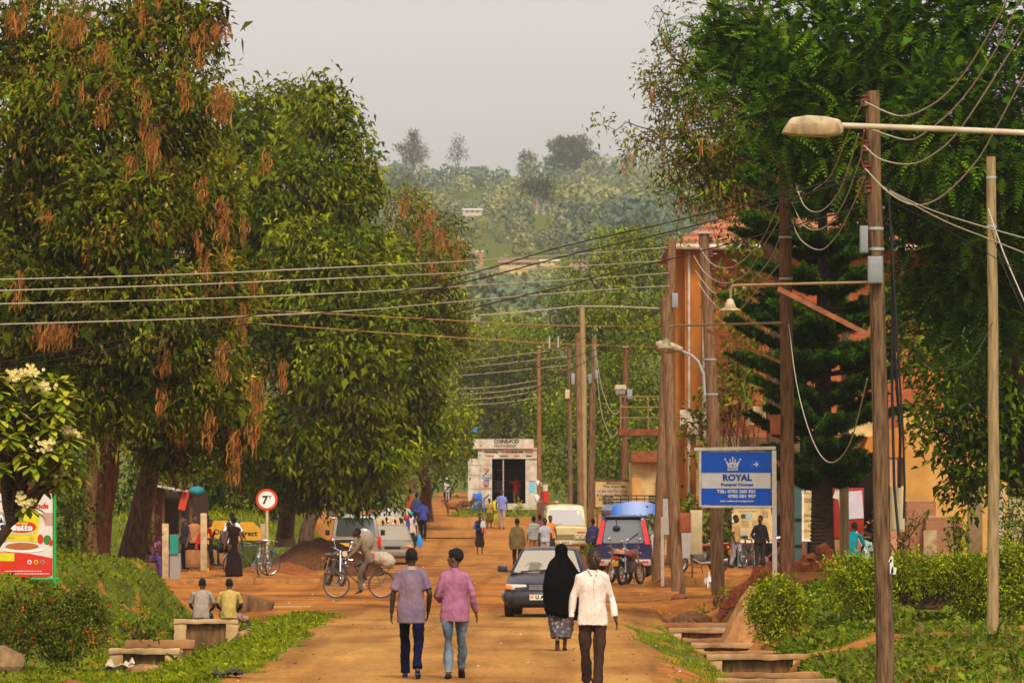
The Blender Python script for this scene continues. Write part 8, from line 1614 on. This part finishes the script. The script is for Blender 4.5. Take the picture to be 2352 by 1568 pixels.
t, j = simple('person in cream blouse with red bundle and blue scarf walking away', 944, 1256, 226, 185, WSH, cloth('black_long_skirt', (.03, .02, .02)), 'short', 'wrap', 1.66, walk(.12, .03), 'long_skirt', headm=cloth('teal_headscarf', (.02, .30, .33)))
mb = MB(); mb.ell((.20, .02, 1.50), (.13, .14, .14), RT_, 14, 8); mb.build('red_bundle', t); mb = MB(); mb.tube([(.14, .12, 1.45), (.13, .15, 1.2), (.12, .15, .95)], [(.07, .03), (.08, .03), (.05, .02)], cloth('blue_scarf', (.07, .05, .32)), 10, side=(1, 0, 0)); mb.tube([(-.13, .11, 1.46), (-.14, .14, 1.3)], [(.05, .03), (.05, .03)], cloth('blue_scarf', (.07, .05, .32)), 10, side=(1, 0, 0)); mb.build('scarf', t)
gb = spot(963, 1245, 225); mb = MB(); mb.tube([(0, 0, .1), (.02, 0, .3), (0, 0, .52), (0, 0, .62)], [(.09, .05), (.12, .07), (.08, .05), (.02, .02)], flat('sky_blue_bag', (.02, .30, .75), .4), 10, side=(1, 0, 0)); tag(mb.build('carrier_bag', None, gb + Vector((0, 0, .16))), 'bright sky-blue carrier bag held at the side of the cream blouse', 'bag')
simple('person in deep blue shirt and black trousers walking away at far left', 972, 1222, 243, 170, cloth('deep_blue_shirt', (.05, .065, .26)), BT, 'short', h=1.76, J=walk(.1, .03))
simple('person in dull blue shirt behind the deep blue one', 957, 1198, 252, 175, cloth('dull_blue_shirt', (.035, .055, .14)), BT, 'short', h=1.74)
simple('person in orange top standing farthest along the left row', 942, 1178, 258, 180, cloth('orange_red_top', (.55, .12, .03)), BT, 'cap', h=1.70, skin=SKIN2)
# distant motorcyclist
gm = onground(1027, 1163, 372, .02); motorcycle('motorcycle ridden down the lane in the far distance', gm, R(3), (.4, .05, .03), 'far_red', plate=False)
J = dict(ha=(-.1, .02, .92), hb=(.1, .02, .92), ka=(-.2, -.38, .75), kb=(.2, -.38, .75), aa=(-.17, -.2, .35), ab=(.17, -.2, .35), wa=(-.33, -.42, 1.05), wb=(.33, -.42, 1.05), ea=(-.33, -.16, 1.12), eb=(.33, -.16, 1.12), pelvis=(0, .03, .93), waist=(0, .03, 1.07))
person('distant rider in white shirt and pale cap on the lane motorcycle', gm + Vector((0, .12, .0)), R(3), 1.75, J, ('shirt', cloth('rider_white', (.6, .54, .48))), ('trousers', BT), 'long', 'cap', SKIN, voxel=.03, headm=flat('rider_cap', (.55, .45, .4)))
# --- right yard
BLS = cloth('black_shirt', (.018, .014, .014)); simple('person in black long-sleeved shirt standing in front of the notice board', 1746, 1312, 174, 8, BLS, cloth('charcoal_trousers', (.03, .025, .03)), 'long', h=1.72, J=dict(wa=(-.16, -.20, .96), ea=(-.27, .0, 1.14), wb=(.27, -.05, .9)), yaw=R(-35), voxel=.015, eyes=True)
simple('person in pale jeans half hidden behind the notice board leg', 1690, 1312, 180, 60, cloth('tan_shirt', (.4, .25, .1)), cloth('pale_jeans', (.3, .3, .34)), h=1.72, J=walk(.12, .05), shoes=cloth('navy_shoe', (.02, .02, .05)))
g4 = at(1952, 1285, 139); g4.z = gzs(g4.x, 139) - .12
person('person wrapped in a teal shawl sitting behind the plain pole', g4, R(150), 1.66, sitJ(.12), ('shawl', cloth('teal_shawl', (.01, .19, .21))), ('trousers', cloth('teal_wrap', (.02, .14, .16))), 'long', 'short', SKIN, voxel=.018, fat=1.25)
simple('person in pale turquoise shirt standing by the blue post', 1986, 1275, 148, 160, cloth('pale_turquoise', (.30, .50, .46)), BT, 'short', h=1.66)
# --- goats, chair, buckets by the kiosk
def goat(label, loc, rz, c):
    t = thing('goat', label, 'goat', loc, rz); m = mat('goat_coat_%d' % (c[0] * 1000), c, tuple(v * .4 for v in c), .95, 5, .2, lo=.42, hi=.55); mb = MB()
    mb.tube([(0, -.34, .50), (0, -.22, .47), (0, .0, .46), (0, .22, .49), (0, .34, .52)], [.07, .13, .145, .13, .08], m, 12); mb.tube([(0, -.28, .54), (0, -.42, .68), (0, -.46, .74)], [.08, .06, .05], m, 10); mb.tube([(0, -.42, .76), (0, -.52, .73), (0, -.60, .67)], [.055, .05, .028], m, 10)
    for q in (-1, 1):
        mb.tube([(q * .05, -.43, .78), (q * .13, -.41, .74)], [.02, .012], m, 6); mb.tube([(q * .03, -.42, .8), (q * .04, -.36, .90)], [.014, .005], m, 6)
        mb.tube([(q * .08, -.24, .46), (q * .08, -.25, .24), (q * .08, -.23, .22), (q * .08, -.25, .02)], [.05, .028, .03, .022], m, 8); mb.tube([(q * .08, .26, .48), (q * .09, .20, .32), (q * .09, .30, .20), (q * .09, .26, .02)], [.065, .042, .026, .022], m, 8)
    mb.tube([(0, .36, .55), (0, .42, .60), (0, .45, .54)], [.025, .02, .008], m, 6); remeshed(mb, 'body', .018, t, m)
goat('brown and black goat standing left of the kiosk door', onground(1070, 1172, 268, .0), R(60), (.20, .075, .03)); goat('smaller reddish goat farther left by the kiosk', onground(1040, 1174, 266, 0), R(-70), (.22, .08, .03))
def chair():
    t = thing('chair', 'bright blue plastic chair in front of the kiosk doors', 'chair', onground(1100, 1172, 269.2), R(20)); m = flat('blue_plastic', (.02, .13, .55), .4)
    boxpart(t, 'seat', (0, 0, .44), (.46, .44, .04), m); boxpart(t, 'backrest', (0, .22, .72), (.46, .04, .30), m, rx=R(-8))
    for x in (-.2, .2):
        for y in (-.19, .19): boxpart(t, 'leg', (x, y, .21), (.05, .05, .44), m, .008)
        boxpart(t, 'armrest', (x * 1.15, 0, .64), (.05, .42, .03), m, .008)
chair()
def bucket(label, loc, c, r, h, base=None):
    t = thing('bucket', label, 'bucket', loc); m = flat('bucket_%d' % (sum(c) * 1000), c, .45); mb = MB(); mb.lathe((0, 0, 0), [(0, 0), (r * .8, 0), (r, h), (r * 1.05, h), (r * .95, h - .02), (r * .78, .03), (0, .03)], m, 18, 'z'); mb.build('pail', t)
    mb = MB(); mb.tube([(r * math.cos(a), 0, h + r * .5 * math.sin(a)) for a in np.linspace(0, math.pi, 9)], .01, GREYM, 5); mb.build('handle', t)
gk = onground(1247, 1175, 262); boxt = MB().box((0, 0, .45), (.6, .5, .9), BROWN); tag(boxt.build('crate', None, gk + Vector((.1, .1, 0)), bevel=.02), 'dark wooden crate under the stacked buckets right of the kiosk', 'crate')
bucket('red bucket standing on the crate right of the kiosk', gk + Vector((.12, -.05, .9)), (.55, .03, .02), .17, .5); bucket('white bucket stacked above the red one', gk + Vector((.10, -.05, 1.42)), (.6, .54, .42), .15, .32)
for i, (dx, dz, lab) in enumerate(((-.22, 1.65, 'white cloth bundle hung highest beside the kiosk wall'), (-.26, .95, 'lower pale cloth bundle beside the kiosk wall'))):
    mb = MB(); mb.ell((0, 0, .15), (.14, .12, .2), WT, 12, 8); mb.ell((.05, 0, .0), (.1, .1, .12), WT, 10, 6); q = remeshed(mb, 'cloth_bundle', .03, None, WT, .03, 8); q.location = gk + Vector((dx, 0, dz)); tag(q, lab, 'bundle')
o = at(1091, 993, 268); mb = MB(); mb.lathe((0, 0, 0), [(.0, 0), (.1, .02), (.13, .12), (.1, .22), (0, .26)], flat('sky_blue_bag', (.02, .30, .75), .4), 14, 'z'); tag(mb.build('plastic_bag', None, o), 'blue plastic bag snagged in the tree left of the kiosk sign', 'bag')
shrub('flower_bush', 'small yellow-green flowering bush before the kiosk doorway', onground(1190, 1170, 268.5), blobs_at(268.5, [(1190, 1160, 16, 8), (1180, 1164, 10, 6)]), 14, 12, .14, .08, ((.25, .30, .02), (.4, .36, .03)), 0, .06)
shrub('weeds', 'tall grass tuft on the verge under the cream van pole', onground(1350, 1290, 198), blobs_at(198, [(1345, 1265, 14, 18), (1330, 1280, 16, 10), (1362, 1275, 12, 14)]), 14, 14, .22, .03, G_LIGHT, -.6, .08)
# puddle on the far crossing
px_, py_ = 1030, 1189; Yp = 246; mb = MB(); g = at(px_, py_, Yp); n = 28
tag(mb.prism([(1.5 * math.cos(a) * (1 + .2 * math.sin(3 * a)), .9 * math.sin(a)) for a in np.linspace(0, 2 * math.pi, n, False)], 0, .008, glassmat('muddy_water', (.20, .12, .07), .05), 'z').build('puddle', None, (g.x, Yp, gzs(g.x, Yp) + .03), smooth=False), 'pale shining puddle on the far crossing', 'puddle')
# ---------------- haze ----------------
hm = bpy.data.materials.new('hazy_air'); hm.use_nodes = True; ht = hm.node_tree
ht.nodes.remove(ht.nodes['Principled BSDF'])
pv = ht.nodes.new('ShaderNodeVolumePrincipled'); pv.inputs['Color'].default_value = (.86, .92, 1.0, 1); pv.inputs['Density'].default_value = .00012
pv.inputs['Anisotropy'].default_value = .2
ht.links.new(pv.outputs[0], ht.nodes['Material Output'].inputs['Volume'])
hb = MB(); hb.box((0, 2440, 115), (3300, 5130, 237), hm); hb.build('haze', smooth=False, kind='stuff')
bpy.data.scenes.remove(WORK)
